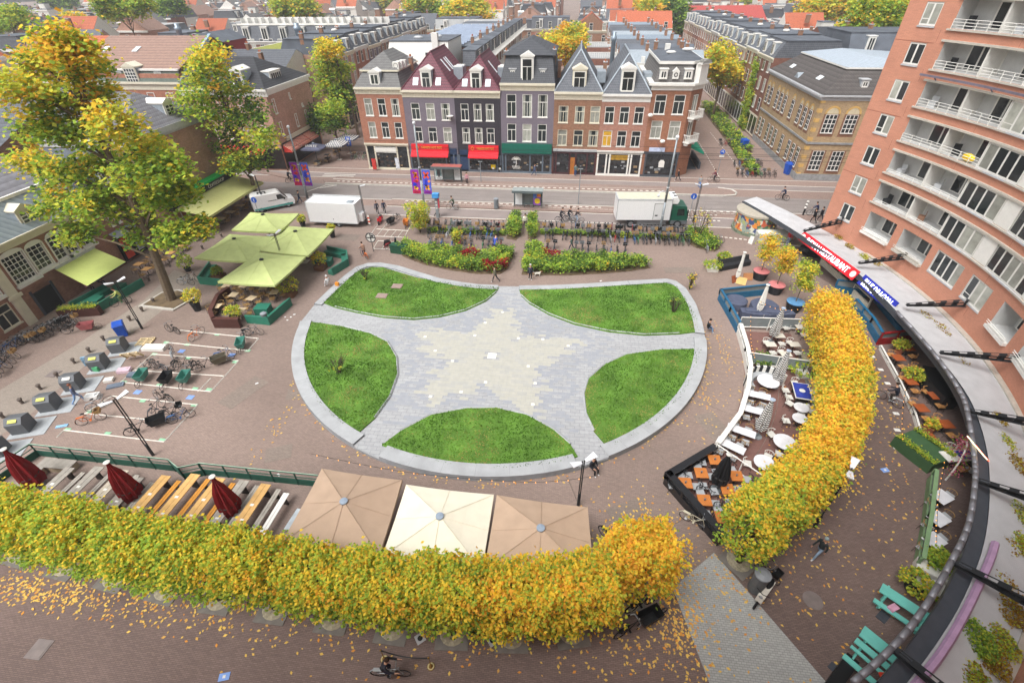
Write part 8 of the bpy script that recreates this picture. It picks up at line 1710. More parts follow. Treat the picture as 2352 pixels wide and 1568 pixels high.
for px, py, h, r, pm_, pr, ph, wv, lb, k in ((455, 712, 1.3, .8, potb, .42, .9, 'y', 'yellow-green bush in a tall black pot left of the lime terrace', 'round'), (544, 740, .8, .7, potb, .4, .75, 'w', 'leafy plant in a black pot in front of the brown planter screen', 'round'), (668, 678, 1.4, .95, potbr, .5, .5, 'w', 'big round light green bush at the corner of the lime terrace', 'box'), (738, 618, 1.3, .7, potbr, .5, .55, 'y', 'yellow-green bush in a square wooden planter by the green bench', 'box'), (697, 520, .8, .5, potb, .35, .6, 'w', 'small bright plant behind the lime parasols near the trailer', 'round'), (433, 622, 1.4, .7, potb, .35, .4, 'g', 'tall grass-like plant at the left edge of the lime parasols', 'round'), (765, 545, .7, .4, potb, .35, .9, 'y', 'narrow yellow-green plant in a dark pot at the right parasol corner', 'round'), (505, 640, .8, .5, potbr, .5, .5, 'g', 'low shrub beside the rear green bench', 'box'),
  (2092, 1352, .8, .75, potb, .4, .3, 'w', 'round bright green shrub beside the turquoise bench', 'round'), (2140, 1305, .7, .6, white, .5, .5, 'g', 'dark green shrub in a white planter at right', 'box'), (2165, 1320, .7, .6, white, .5, .5, 'g', 'second dark green shrub in the white planter at right', 'box'), (2062, 810, .6, .55, mat('terracotta', '#b0694a', .8, .1), .35, .5, 'w', 'upper green plant in a terracotta pot along the right terrace', 'round'), (2087, 880, .8, .65, mat('terracotta', '#b0694a'), .38, .5, 'w', 'leafy palm-like plant in a terracotta pot along the right terrace', 'round'), (2130, 990, .4, .35, mat('terracotta', '#b0694a'), .35, .5, 'o', 'dry plant in a terracotta pot at the end of the green box', 'round'),
  (1635, 620, .6, .9, white, .5, .35, 'g', 'dark green shrub in a white slatted planter near the far right lawn', 'box'), (1660, 603, .6, .7, black, .45, .5, 'g', 'dark green shrub behind the black covered benches', 'box'), (1840, 862, .7, 1.0, white, .4, .4, 'g', 'bright green bush behind the lower striped parasol', 'box'), (1750, 835, .4, .9, white, .4, .3, 'd', 'low green planting behind the glass divider', 'box')):
 w = W(px, py); potplant(lb, w.x, w.y, h, r, pm_, pr, ph, wv, 620, .075, k)
for px, py, lb in ((715, 1400, 'first'), (740, 1403, 'second'), (1000, 1440, 'third'), (1090, 1455, 'fourth'), (1130, 1455, 'fifth'), (1235, 1455, 'sixth'), (1272, 1452, 'seventh')):
 w = W(px, py); potplant('%s round pot plant from the left under the lime hedge' % lb, w.x, w.y+.1, .5, .4, mat('taupe_pot', '#6d665c', .7, .15), .36, .6, 'd', 260, .06)
wv2 = WP([(150, 685)])
def lounge(label, pts, h=.8, seat=.42, m=None, inner=1):
 t = thing('lounge_bench', label, 'bench'); bk, st2 = MB(), MB()
 for a, b in zip(pts, pts[1:]):
  d = Vector((b[0]-a[0], b[1]-a[1])); q = d.normalized(); n = Vector((-q.y, q.x))*inner; e = .0
  def slab_(mb, o0, o1, z0, z1): mb.prism([(a[0]+n.x*o0, a[1]+n.y*o0), (b[0]+n.x*o0, b[1]+n.y*o0), (b[0]+n.x*o1, b[1]+n.y*o1), (a[0]+n.x*o1, a[1]+n.y*o1)], z0, z1)
  slab_(bk, 0, .14, 0, h); slab_(st2, .141, .7, 0, seat)
 bk.build('backrest', m or GT, t); st2.build('seat', m or GT, t); return t
lounge('teal green L-shaped bench at the near corner of the lime terrace', [(-27.5, 31.7), (-25.3, 31.6), (-24.9, 34.9)]); lounge('teal green angled bench at the right side of the lime terrace', [(-23.4, 40.6), (-22.6, 42.8), (-23.5, 44.8), (-26.1, 45.6)][::1]); lounge('teal green bench at the rear left of the lime terrace', [(-33.4, 37.4), (-36.0, 37.6), (-36.9, 40.8)][::1], inner=-1)
lounge('teal green lounge bench under the left café awning', [(-42.0, 31.8), (-41.3, 36.8)]); lounge('second teal green lounge of the left café, facing the first', [(-44.8, 32.0), (-44.2, 35.5)], inner=-1)
for x, y, s, lb in ((-26.9, 33.5, 1.2, 'square teal green box table at the near corner bench'), (-25.3, 42.8, 1.6, 'teal green box table beside the angled bench'), (-43.2, 33.2, .9, 'front teal green cube of the left café'), (-42.9, 35.6, .9, 'rear teal green cube of the left café')):
 t = thing('box_table', lb, 'table', (x, y, 0), .1); MB().bx(-s/2, s/2, -.5, .5, 0, .6).build('box_base', GT, t); MB().bx(-s/2-.03, s/2+.03, -.53, .53, .6, .65).build('tabletop', GT, t)
t = thing('planter_screen', 'dark brown slatted planter screen around the near corner of the lime terrace', 'screen'); br_ = mat('maroon_brown_slats', '#50302a', .7, .1, kind='rows', p=dict(r=.16, lo=.7)); m = MB(); pts = [(-31.8, 36.0), (-32.0, 34.6), (-31.0, 31.9), (-29.9, 30.7), (-27.6, 30.9)]
for a, b in zip(pts, pts[1:]):
 q = Vector((b[0]-a[0], b[1]-a[1])).normalized(); m.prism([a, b, (b[0]-q.y*.35, b[1]+q.x*.35), (a[0]-q.y*.35, a[1]+q.x*.35)], 0, .95)
m.build('screen_panels', br_, t)
t = thing('planter_screen', 'dark brown planter with yellow-green flowers at the left café', 'screen', (-44.6, 30.9, 0), .25); MB().bx(-.2, 3.2, -.25, .25, 0, .8).build('planter_box', br_, t); mb = MB()
for _ in range(700): lquad(mb, R.uniform(-.1, 3.1), R.gauss(0, .18), .85+abs(R.gauss(0, .14)), .06, pick([.5, 2, 3.5, .5, 0, 0, 0]))
mb.build('foliage', PAL, t)
WT = mat('light_wood_top', '#cdb898', .7, .08)
for i, (px, py) in enumerate([(497, 702), (536, 676), (577, 684), (552, 712), (560, 655), (605, 660), (630, 670), (520, 655)]): tset(px, py, i, ('light wood table of the lime terrace from the left', 'light wooden tables of the lime terrace'), WT, wick, wick, R.uniform(-.2, .2))
for i in range(6): tset(0, 0, i, ('table under the olive awning from the near end', 'tables under the olive awning'), WT, wick, wick, 0, world=(-42.6, 47.5+2.1*i, 0), w_=1.1)
for i in range(8): tset(0, 0, i, ('wooden table along the old brick café front from the near end', 'wooden tables along the old brick café front'), mat('tan_top', '#c99a62', .7, .1), wick, wick, 0, n=2, world=((-44.0 if i % 2 else -42.4), 38.8+.9*i, 0))
for i in range(5): tset(0, 0, i, ('table under the navy parasols from the near end', 'tables under the navy parasols'), dark, wick, wick, 0, n=2, world=(-40.8+.9*(i % 2), 75+1.8*i, 0))
# right terraces
def fence(label, pts, h, m, gl_m=None, th=.12, base=0.0, name='glass_fence', postm=None, n_=1.4):
 t = thing(name, label, 'fence'); lo, rl_, gl_, po = MB(), MB(), MB(), MB()
 for a, b in zip(pts, pts[1:]):
  d = math.hypot(b[0]-a[0], b[1]-a[1]); q = Vector((b[0]-a[0], b[1]-a[1]))/d; o = (-q.y*th, q.x*th)
  lo.prism([a, b, (b[0]+o[0], b[1]+o[1]), (a[0]+o[0], a[1]+o[1])], 0, h*.55); rl_.prism([(a[0]-o[0]*.2, a[1]-o[1]*.2), (b[0]-o[0]*.2, b[1]-o[1]*.2), (b[0]+o[0]*1.2, b[1]+o[1]*1.2), (a[0]+o[0]*1.2, a[1]+o[1]*1.2)], h, h+.06)
  if gl_m: gl_.quad((a[0]+o[0]*.5, a[1]+o[1]*.5, h*.56), (b[0]+o[0]*.5, b[1]+o[1]*.5, h*.56), (b[0]+o[0]*.5, b[1]+o[1]*.5, h-.005), (a[0]+o[0]*.5, a[1]+o[1]*.5, h-.005))
  k = max(1, int(d/n_))
  for i in range(k+1): x, y = a[0]+(b[0]-a[0])*i/k, a[1]+(b[1]-a[1])*i/k; po.bx(x-.05, x+.05+o[0]*.3, y-.05, y+.05+o[1]*.3, h*.56, h-.001)
 lo.build('lower_panels', m, t); rl_.build('top_rail', m, t); po.build('posts', postm or m, t)
 if gl_m: gl_.build('glass_panes', gl_m, t)
 return t
fgl = mat('fence_glass', '#7d8688', .1, .08, spec=.7); bkf = mat('gloss_black_fence', '#1d1d20', .25, .1, spec=.6); bluef = mat('teal_blue_fence', '#1f5f82', .5, .1)
fence('glossy black fence with glass around the orange wooden tables', [(9.7, 21.1), (6.5, 18.6), (8.8, 14.9)], 1.0, bkf, mat('smoked_glass', '#3a3a3a', .1, .1), .3)
fence('curved white fence around the marble table terrace', [(14.5, 34.6), (14.25, 31.5), (13.9, 29.3), (13.1, 26.8), (11.9, 24.1), (9.9, 21.3)], 1.0, white, fgl, .22); fence('teal blue fence around the covered round pits', [(18.8, 41.3), (14.1, 39.9), (14.35, 37), (14.5, 34.7)], 1.1, bluef, fgl, .14)
for lb, a, b in (('upper white-framed glass divider across the marble terrace', (14.8, 35.2), (19.5, 35.4)), ('middle white-framed glass divider across the marble terrace', (14.2, 30.4), (18.3, 29.8)), ('lower white-framed divider next to the black terrace', (9.8, 20.9), (12.2, 18.5))):
 t = thing('glass_divider', lb, 'divider'); f = MB(); f.path([(*a, .3), (*a, 1.25), (*b, 1.25), (*b, .3), (*a, .3)], .045, 4); mid = ((a[0]+b[0])/2, (a[1]+b[1])/2); f.path([(*mid, .0), (*mid, 1.25)], .045, 4); f.path([(*a, 0), (*a, .3)], .045, 4); f.path([(*b, 0), (*b, .3)], .045, 4); f.build('frame', white, t); MB().quad((*a, .34), (*b, .34), (*b, 1.2), (*a, 1.2)).build('glass_panes', fgl, t) if 'lower' not in lb else MB().quad((*a, .02), (*b, .02), (*b, .28), (*a, .28)).build('lower_panel', white, t)
tfl = mat('terrace_floor', '#7c5b54', .8, .08, kind='pave', p=dict(w=.21, h=.07, m=.012, lo=.9, hi=1.1, mo=.75)); struct('terrace_paving', MB().poly([(x, y, .005) for x, y in [(14.6, 35), (14.2, 31), (13.8, 29), (13, 26.7), (11.8, 24), (9.9, 21.2), (6.8, 18.5), (9, 15), (12.5, 18), (15.5, 22), (18, 28), (19, 35)]]), tfl)
slat = mat('orange_slat_wood', '#d0803e', .6, .08, kind='rows', p=dict(r=50, c=.11, lo=1, clo=.55)); bseat = mat('black_wicker', '#2a2a2c', .7, .1); gcush = mat('grey_cushion', '#a8abae', .8, .05); wch = mat('white_chair', '#cfcdc6', .6, .05); marb = mat('white_marble', '#dcdce0', .3, .12, sc_=2)
for i, (x, y) in enumerate([(1642, 1055), (1611, 1085), (1574.6, 1108), (1618.5, 1147.6), (1692, 1092), (1671, 1122), (1660, 1187)]): tset(x, y, i, ('orange slatted table of the black-fenced terrace from the far corner', 'orange slatted tables of the black-fenced terrace'), slat, gcush, bseat, .05, w_=.72, d_=.72, legm=black); w = W(x, y, .745); o = MB().lathe([(.05, 0), (.06, .12)], 8).lathe([(.04, .12), (.02, .16)], 8).build('condiment_pot', hub); o.location = w; tag(o, 'small metal pot on the %s orange slatted table' % nth(i), 'pot', 'small metal pots on the orange tables')
for i, (x, y, rz) in enumerate([(1740, 906, -.25), (1733, 941, -.3), (1703, 988, -.4), (1679, 1022, -.55)]): tset(x, y, i, ('long white marble table from the far end of the white-fenced terrace', 'long white marble tables of the white-fenced terrace'), marb, gcush, wick, rz, w_=1.7, d_=.62)
for i, (x, y, r) in enumerate([(1841, 935, .95), (1838, 960, .95), (1803, 1014, 1.35), (1756, 1061, 1.2)]): tset(x, y, i, ('round white table from the far end beside the golden limes', 'round white tables beside the golden limes'), marb, wch, wch, .6+i, w_=r, d_=r, round_=True, n=3, cg_=1)
for i, (x, y) in enumerate([(1770, 734), (1800, 735), (1770, 790), (1825, 790), (1805, 812), (1840, 750), (1790, 770)]): tset(x, y, i, ('pale table of the upper marble terrace from the left', 'pale tables of the upper marble terrace'), mat('pale_top', '#c9c4b8', .5, .08), wch, wch, .1, w_=.8, d_=.6, n=2)
w = W(1765, 874, .75); table((w.x, w.y, 0), 0, 'large round white table inside the striped curved sofa', None, marb, 1.5, 1.5, .74, True)
t = thing('curved_sofa', 'curved sofa with black and white striped back around a round table', 'sofa', (w.x, w.y, 0)); bk, st_m = MB(), MB()
for k in range(18):
 a0, a1 = math.radians(20+k*10), math.radians(30+k*10);
 for (r0, r1, z0, z1, mb, mi) in ((1.35, 1.5, 0, .95, bk, k % 2), (.95, 1.349, 0, .45, st_m, 0)): mb.prism([(r0*math.cos(a0), r0*math.sin(a0)), (r1*math.cos(a0), r1*math.sin(a0)), (r1*math.cos(a1), r1*math.sin(a1)), (r0*math.cos(a1), r0*math.sin(a1))], z0, z1, mi)
bk.build('backrest', [white, dark], t); st_m.build('seat', gcush, t)
w = W(1842.6, 897, .76); t = thing('blue_game_table', 'blue topped table with white rim and white disc logo plate', 'table', (w.x, w.y, 0), -.15); MB().bx(-.55, .55, -.85, .85, .7, .76, 0).bx(-.5, .5, -.8, .8, .761, .768, 1).build('tabletop', [white, mat('game_blue', '#2f3f98', .5)], t); MB().lathe([(.2, .769), (.2, .78)], 16).build('disc', white, t); MB().bx(-.4, .4, -.6, -.55, 0, .7).bx(-.4, .4, .55, .6, 0, .7).build('legs', dkw, t)
for k, (dx, dy, a) in enumerate(((0, 1.2, 0), (-.9, .3, 1.57), (-.9, -.4, 1.57), (.9, .3, -1.57), (.9, -.4, -1.57), (0, -1.2, PI))): chair((w.x+dx, w.y+dy, 0), a, '%s white chair around the blue topped table' % nth(k), 'white chairs around the blue topped table', wch, wch)
cvr = mat('grey_blue_cover', '#50566a', .8, .15, bump=.5)
for px, py, r, lb in ((1692, 688, .95, 'left round table set under a grey-blue cover'), (1757, 700, 1.15, 'right round table set under a grey-blue cover')):
 w = W(px, py, .7); mb = MB(); n = 24
 vs = []
 for j, (rr, z) in enumerate(((1.0, 0), (1.03, .3), (1.0, .7), (.8, .82), (.3, .78))):
  for i in range(n): a = 2*PI*i/n; q = r*rr*(1+.03*math.sin(7*a+j)); vs.append((q*math.cos(a), q*math.sin(a), z))
 fs = [(j*n+i, j*n+(i+1) % n, (j+1)*n+(i+1) % n, (j+1)*n+i) for j in range(4) for i in range(n)]+[tuple(range(4*n, 5*n))]; o = mb.add(vs, fs).build('covered_table', cvr); o.location = (w.x, w.y, 0); tag(o, lb, 'covered furniture')
w = W(1760, 722, .4); o = MB().prism([(-2.2, -.4), (-1, -.65), (1, -.5), (2.3, -.2), (2.1, .4), (.5, .25), (-1, .5), (-2.2, .3)], 0, .75).prism([(-1.9, -.3), (1, -.4), (1.9, .1), (.4, .2), (-1.8, .25)], .75, .85).build('covered_bench', cvr); o.location = (w.x, w.y, 0); tag(o, 'long low furniture row under grey-blue cover above the glass divider', 'covered furniture')
bulb = emis('warm_bulb', '#ffb050', 1.5)
def festoon(label, A, B_, n, sag):
 t = thing('light_string', label, 'light string'); a, b = Vector(A), Vector(B_); pts = [a.lerp(b, i/12)-Vector((0, 0, sag*math.sin(PI*i/12))) for i in range(13)]; MB().path(pts, .012, 3).build('cable', dark, t); bl_ = MB()
 for i in range(n): f = (i+.5)/n; p = a.lerp(b, f)-Vector((0, 0, sag*math.sin(PI*f)+.06)); bl_.ell(p, (.028, .028, .035), 0, 5, 3)
 bl_.build('bulbs', bulb, t)
festoon('string of warm bulbs hanging in front of the large parasols', (-13.2, 15.9, 3.3), (-2.8, 15.3, 3.3), 17, .4); festoon('string of warm bulbs from the parasols to the lamp', (-2.8, 15.3, 3.3), (2.2, 16.0, 3.5), 9, .3); festoon('warm bulbs hanging along the white fence', (14.9, 34, 2.4), (13.8, 28.5, 2.2), 12, .5); festoon('warm bulbs above the upper terrace', (16.2, 36.5, 2.2), (19.4, 35.8, 2.0), 8, .4); festoon('warm bulbs over the arcade tables', (22.8, 26.5, 2.2), (20.2, 21.5, 2.2), 10, .3); festoon('warm bulbs along the pale green fence', (22.0, 20.5, 2.0), (18.6, 15.0, 2.0), 16, .3)
for px, py, tx, ty, lidc, wv, lb in ((1743, 640, 1754, 568, '#cf7f80', 'o', 'left golden small tree in a black tub with pink lid'), (1778, 672, 1800, 600, '#cf7f80', 'o', 'middle golden small tree in a black tub with pink lid'), (1820, 712, 1842, 640, '#5a8cb8', 'w', 'right green small tree in a dark tub with blue lid')):
 w = W(px, py); bigt = bigtree('potted_tree', lb, (w.x, w.y, 0), [(w.x+R.uniform(-.25, .25), w.y+R.uniform(-.3, .3), z, .75, wv) for z in (2.5, 3.0, 3.6, 4.1)], [(w.x, w.y, .7), (w.x, w.y, 2), (w.x, w.y, 3.6)], 620, .085, lambda k, x, y, z: WV[k] if k != 'o' else [.3, 1, 1.5, 2.5, 1.5, 0, 0], .045, limbs=False, loose=.22)
 MB().lathe([(.55, 0), (.72, .85), (.7, .9)], 18).build('tub', potb, bigt); MB().lathe([(.74, .86), (.74, .92), (.1, .94)], 18).build('tub_lid', mat('lid'+lidc, lidc, .7), bigt)
w = W(2250*0+1910, 730)
t = thing('covered_bench_row', 'row of black covered benches beside the white slatted planter', 'covered furniture', tuple(W(1683, 612)), .45); MB().prismx([(-.45, 0), (.45, 0), (.45, .5), (.3, .95), (.1, 1.0), (-.05, .6), (-.45, .5)], -1.8, 1.8).build('cover', tarp, t)
for k, (px, py, rz, c) in enumerate(((1690, 640, .5, '#8a4a2e'), (1703, 645, -.4, '#d8b070'), (1718, 635, .1, '#b07a50'))): w = W(px, py, .35); o = MB().box((0, 0, 0), (.9, .08, .7), 0, rx=-.5).box((.1, -.05, .1), (.3, .02, .04), 0, rx=-.5).build('leaning_board', mat('board'+c, c, .7, .1)); o.location = w; o.rotation_euler.z = rz; tag(o, '%s leaning wooden board from the left behind the blue fence' % nth(k), 'board')
t = thing('kiosk', 'round kiosk wrapped in colourful graffiti mural under the canopy tip', 'kiosk', (21.6, 56.2, 0));
gm = bpy.data.materials.new('graffiti'); gm.use_nodes = True; tt = gm.node_tree; bs = tt.nodes['Principled BSDF']; tc_ = tt.nodes.new('ShaderNodeTexCoord'); vo = tt.nodes.new('ShaderNodeTexVoronoi'); vo.inputs['Scale'].default_value = 2.4; nz = tt.nodes.new('ShaderNodeTexNoise'); nz.inputs['Scale'].default_value = 1.5; mxv = tt.nodes.new('ShaderNodeVectorMath'); mxv.operation = 'ADD'; tt.links.new(tc_.outputs['Object'], nz.inputs[0]); tt.links.new(tc_.outputs['Object'], mxv.inputs[0]); tt.links.new(nz.outputs[1], mxv.inputs[1]); tt.links.new(mxv.outputs[0], vo.inputs[0]); sx_ = tt.nodes.new('ShaderNodeSeparateColor'); tt.links.new(vo.outputs['Color'], sx_.inputs[0]); cr = tt.nodes.new('ShaderNodeValToRGB'); tt.links.new(sx_.outputs[0], cr.inputs[0]); cr.color_ramp.interpolation = 'CONSTANT'
for i, h_ in enumerate(('#8f9a90', '#d98a3a', '#4a6a50', '#c8c8b8', '#40507a', '#c05a3a', '#a0a868', '#6a4a5a')):
 e = cr.color_ramp.elements[0] if i == 0 else cr.color_ramp.elements.new(i/8); e.color = (*lin(h_), 1)
tt.links.new(cr.outputs[0], bs.inputs['Base Color'])
MB().lathe([(2.3, 0), (2.3, 2.2)], 28).build('mural_wall', gm, t); MB().lathe([(2.4, 2.2), (2.4, 2.42), (2.3, 2.45)], 28).build('kiosk_roof', mat('kiosk_roof', '#a9a294', .8, .12), t); MB().lathe([(2.45, 0), (2.45, .35)], 28).build('kiosk_base', mat('mural_base', '#6f7a68', .8, .4, sc_=4), t)
MB().quad((24.0, 53.8, .5), (26.9, 53.4, .5), (26.9, 53.4, 2.2), (24, 53.8, 2.2)) if False else None
t = thing('covered_boat_counter', 'white upturned boat-shaped counter beside the graffiti kiosk', 'counter', tuple(W(1770, 550)), .1); mb = MB(); B1 = [(-1.6, -.5), (1.9, -.7), (2.6, 0), (1.9, .7), (-1.6, .5)]; mb.add([(*p, 0) for p in B1]+[(x*1.05, y*1.1, .9) for x, y in B1]+[(x*.8, y*.3, 1.15) for x, y in B1], [(i, (i+1) % 5, 5+(i+1) % 5, 5+i) for i in range(5)]+[(5+i, 5+(i+1) % 5, 10+(i+1) % 5, 10+i) for i in range(5)]+[(10, 11, 12, 13, 14)]); mb.build('hull', mat('offwhite_hull', '#c9cbc2', .6, .06), t); MB().add([(-1.7, -.5, 0), (-2.6, -1.3, 0), (-2.5, -1.2, .9), (-1.7, -.5, .9), (-2.9, -.9, 0), (-2.8, -.9, .9)], [(0, 1, 2, 3), (1, 4, 5, 2)]).build('side_screen', white, t)
t = thing('parasol_cover_heap', 'heap of black covered furniture at the white wooden wall under the canopy', 'covered furniture', tuple(W(1865, 585))); mb = MB(); mb.ell((0, 0, .55), (1.5, 1.0, .75), 0, 14, 8).ell((.9, .5, .7), (.9, .8, .7), 0, 10, 6); mb.build('cover', tarp, t)
fence('white boarded wall with brown cap along the arcade entrance', [tuple(W(1890, 585, 1)[:2]), tuple(W(1955, 640, 1)[:2])], 1.1, mat('cream_boards', '#d8d3c4', .7, .06, kind='rows', p=dict(r=50, c=.2, lo=1, clo=.85)), None, .15, name='boarded_wall'); fence('second white boarded wall nearer the blue terrace', [tuple(W(1963, 655, 1)[:2]), tuple(W(2000, 690, 1)[:2])], 1.1, mat('cream_boards', '#d8d3c4'), None, .15, name='boarded_wall')
fence('teal blue fence closing the far end of the lettered terrace', [(25.1, 42.3), (27.8, 41.6)], 1.3, bluef, fgl, .15); fence('teal blue fence along the lettered terrace', [(25.5, 39.4), (25.6, 36.5), (25.3, 34.2)], 1.1, bluef, fgl, .15); fence('dark red fence at the near end of the lettered terrace', [(25.3, 34.1), (28.2, 34.9)], 1.1, mat('dark_red_fence', '#8a1a1c', .5), fgl, .15)
lounge('teal blue wall bench inside the lettered terrace', [(28.6, 36), (28.8, 41)], m=bluef)
fence('low white rail edging the arcade tables', [(25.2, 33.6), (24.6, 29.5), (23.9, 26.0), (22.8, 22.6)], .35, white, None, .08, name='low_rail')
for i in range(9): a = i/8; tset(0, 0, i, ('rust-brown wooden table of the arcade from the far end', 'rust-brown wooden tables of the arcade'), mat('rust_wood', '#9a4f28', .6, .12), mat('tan_seat', '#b5834e', .7), mat('tan_seat', '#b5834e'), 0.1, world=(25.6-1.6*a*a-1.2*a+(.0 if i % 2 else 1.2), 33-11*a, 0), n=2)
t = thing('black_bar_counter', 'black covered bar counter under the dark canopy edge', 'counter', (26.6, 28.5, 0), -.1); MB().prism([(-.5, -1.7), (.6, -1.4), (.6, 1.5), (-.5, 1.7), (-.8, 0)], 0, 1.1).build('counter_body', tarp, t); MB().prism([(-.55, -1.75), (.65, -1.45), (.65, 1.55), (-.55, 1.75), (-.85, 0)], 1.1, 1.16).build('counter_top', black, t)
for i in range(7): a = i/6; x, y = 25.0-2.6*a*a-.2*a-.75, 32.5-9.5*a; w = Vector((x, y, 0)); o = MB().box((0, 0, .02), (.35, .25, .03)).path([(0, 0, .03), (0, 0, .12)], .02, 5).build('fence_foot', white); o.location = w; tag(o, '%s small white foot plate from the far end beside the arcade rail' % nth(i), 'foot plate', 'white foot plates beside the arcade rail')
pgf = mat('pale_green_fence', '#7d9a72', .6, .12)
fence('long pale green fence with glass in front of the marble-topped arcade tables', [(22.0, 20.6), (20.1, 17.5), (18.3, 14.8)], 1.0, pgf, fgl, .14); t = thing('flower_box', 'green planted box with pale green posts at the head of the pale green fence', 'planter', (22.6, 22.6, 0), -1.1); MB().bx(-1.2, 1.2, -1.0, 1.0, 0, .75).build('planter_box', mat('forest_green_box', '#3c5a3a', .7, .1), t); mb = MB()
for _ in range(900): lquad(mb, R.uniform(-1.2, 1.2), R.choice((-1, 1))*R.uniform(.6, 1.0), .8+abs(R.gauss(0, .12)), .06, pick(WV['g']))
mb.build('foliage', PAL, t)
for i, (x, y) in enumerate([(2165, 1140), (2157, 1190), (2147, 1240)]): tset(x, y, i, ('white marble table behind the pale green fence from the far end', 'white marble tables behind the pale green fence'), marb, gcush, wick, -1.05, w_=.75, d_=.95, n=2)
w = W(2208, 1045, .8); t = thing('blue_drinks_table', 'blue table with white disc among pink flowers under the canopy edge', 'table', (w.x, w.y, 0), .2); MB().bx(-1.1, 1.1, -.4, .4, .74, .8, 0).bx(-.2, 1.0, -.35, .35, .801, .806, 1).build('tabletop', [white, mat('game_blue', '#2f3f98')], t); MB().bx(-.9, -.8, -.3, .3, 0, .74).bx(.8, .9, -.3, .3, 0, .74).build('legs', dkw, t); MB().lathe([(.2, .807), (.2, .815)], 12, c=(.4, 0)).build('disc', white, t)
for k, (dx, dy) in enumerate(((.0, .8), (.7, .75), (.3, -.8))): chair((w.x+dx, w.y+dy, 0), 0 if dy > 0 else PI, '%s grey padded chair at the blue drinks table' % nth(k), 'grey chairs at the blue drinks table', gcush, wch)
t = thing('flower_arch', 'white metal arch dressed with pink flowers beside the blue drinks table', 'arch', tuple(W(2175, 1075)), 1.0); ar = MB(); ar.path([(1.1*math.cos(PI*k/10), 0, .6+1.6*math.sin(PI*k/10)) for k in range(11)], .05, 5).path([(1.1, 0, 0), (1.1, 0, .6)], .05, 5).path([(-1.1, 0, 0), (-1.1, 0, .6)], .05, 5); ar.build('arch_frame', white, t); mb = MB()
for _ in range(520): a = R.uniform(0, PI); mb_ = lquad(mb, 1.1*math.cos(a)+R.gauss(0, .18), R.gauss(0, .2), .6+1.6*math.sin(a)+R.gauss(0, .15), .05, R.choice((0, 0, 1, 2)))
mb.build('flowers', [mat('pink_petal', '#d77c94', .7, .2, kind='leaf'), mat('red_petal', '#c04060', .7, .2, kind='leaf'), PAL[1]], t)
tq = mat('turquoise_paint', '#74c8bc', .5, .05)
def picnic(label, x, y, rz, L, rows, cat='picnic table'):
 t = thing('turquoise_picnic_set', label, cat, (x, y, 0), rz);
 for i, (o, w_, h) in enumerate(rows): MB().bx(-L/2, L/2, o-w_/2, o+w_/2, h-.06, h).build('seat_board' if h < .6 else 'table_board', tq, t)
 for s in (-1, 1):
  m = MB(); m.box((s*L*.36, 0, .38), (.08, 1.5, .08));
  for o, w_, h in rows[:1]+rows[-1:]: m.path([(s*L*.36, o*.6, 0), (s*L*.36, o, h-.06)], .045, 4)
  m.path([(s*L*.36, -.5, 0), (s*L*.36, -.2, .7)], .05, 4).path([(s*L*.36, .5, 0), (s*L*.36, .2, .7)], .05, 4); m.build('trestle', tq, t)
 return t
a, b = W(2040, 1362, .75), W(2125, 1418, .75); rz = math.atan2(b.y-a.y, b.x-a.x); c_ = (a+b)/2
picnic('turquoise bench table set with a pink cushion behind the larger set', c_.x, c_.y, rz, 2.1, [(-.55, .25, .45), (.1, .55, .75)]); w = W(2052, 1395, .5); o = MB().box((0, 0, 0), (.45, .28, .1), 0).box((0, 0, .05), (.4, .23, .03), 0).build('pink_cushion', mat('pink_cushion', '#e0a8c0', .8)); o.location = w; o.rotation_euler.z = rz+1.2; tag(o, 'pink cushion lying on the turquoise bench', 'cushion')
a, b = W(1935, 1530, .6), W(2060, 1570, .6); a2, b2 = W(2000, 1445, .75), W(2105, 1530, .75); rz = math.atan2(b2.y-a2.y, b2.x-a2.x); c_ = (a2+b2)/2
n_ = Vector((math.sin(rz), -math.cos(rz), 0)); c_ = c_+n_*.85
picnic('large turquoise picnic set in the lower right corner with red cushions', c_.x, c_.y, rz, 2.2, [(-.95, .26, .45), (-.5, .16, .72), (-.1, .3, .75), (.35, .3, .75), (.85, .34, .5)]);
for k, (px, py) in enumerate(((2030, 1550), (2045, 1562))): w = W(px, py, .8); o = MB().box((0, 0, 0), (.3, .2, .1)).box((0, 0, .06), (.22, .14, .03)).build('red_cushion', mat('red_orange_cushion', '#e0452c', .8)); o.location = w; tag(o, '%s red-orange box from the left on the large turquoise set' % nth(k), 'box')
t = thing('black_planter_trough', 'black trough at the end of the large turquoise picnic set', 'trough', tuple(W(1935, 1545, .4)[:2])+(0,), rz); MB().bx(-.25, .25, -1.0, 1.0, 0, .4).build('trough_body', black, t)
for px, py, s, lb in ((2028, 1415, .4, 'dark slate paving plate between the turquoise sets'), (1912, 1530, .25, 'small dark foot plate left of the large turquoise set')): w = W(px, py, .02); o = MB().box((0, 0, 0), (s*1.4, s, .04)).box((0, 0, .03), (s*.5, s*.3, .02)).build('ground_plate', plinth); o.location = w; o.rotation_euler.z = .7; tag(o, lb, 'plate')
t = thing('white_planter', 'long white planter trough holding the dark green shrubs at right', 'planter', tuple(W(2150, 1330)), -.55); MB().bx(-1.0, 1.0, -.35, .35, 0, .55).build('planter_box', white, t); MB().bx(-.9, .9, -1.3, -.5, .4, .46).build('white_board', white, t)
t = thing('rope_barrier', 'pair of brass stanchions with a black rope and round pale brass bases', 'rope barrier'); a, b = W(883, 1513), W(990, 1530); gold = mat('brass', '#b8924a', .3, .05, metal=.8)
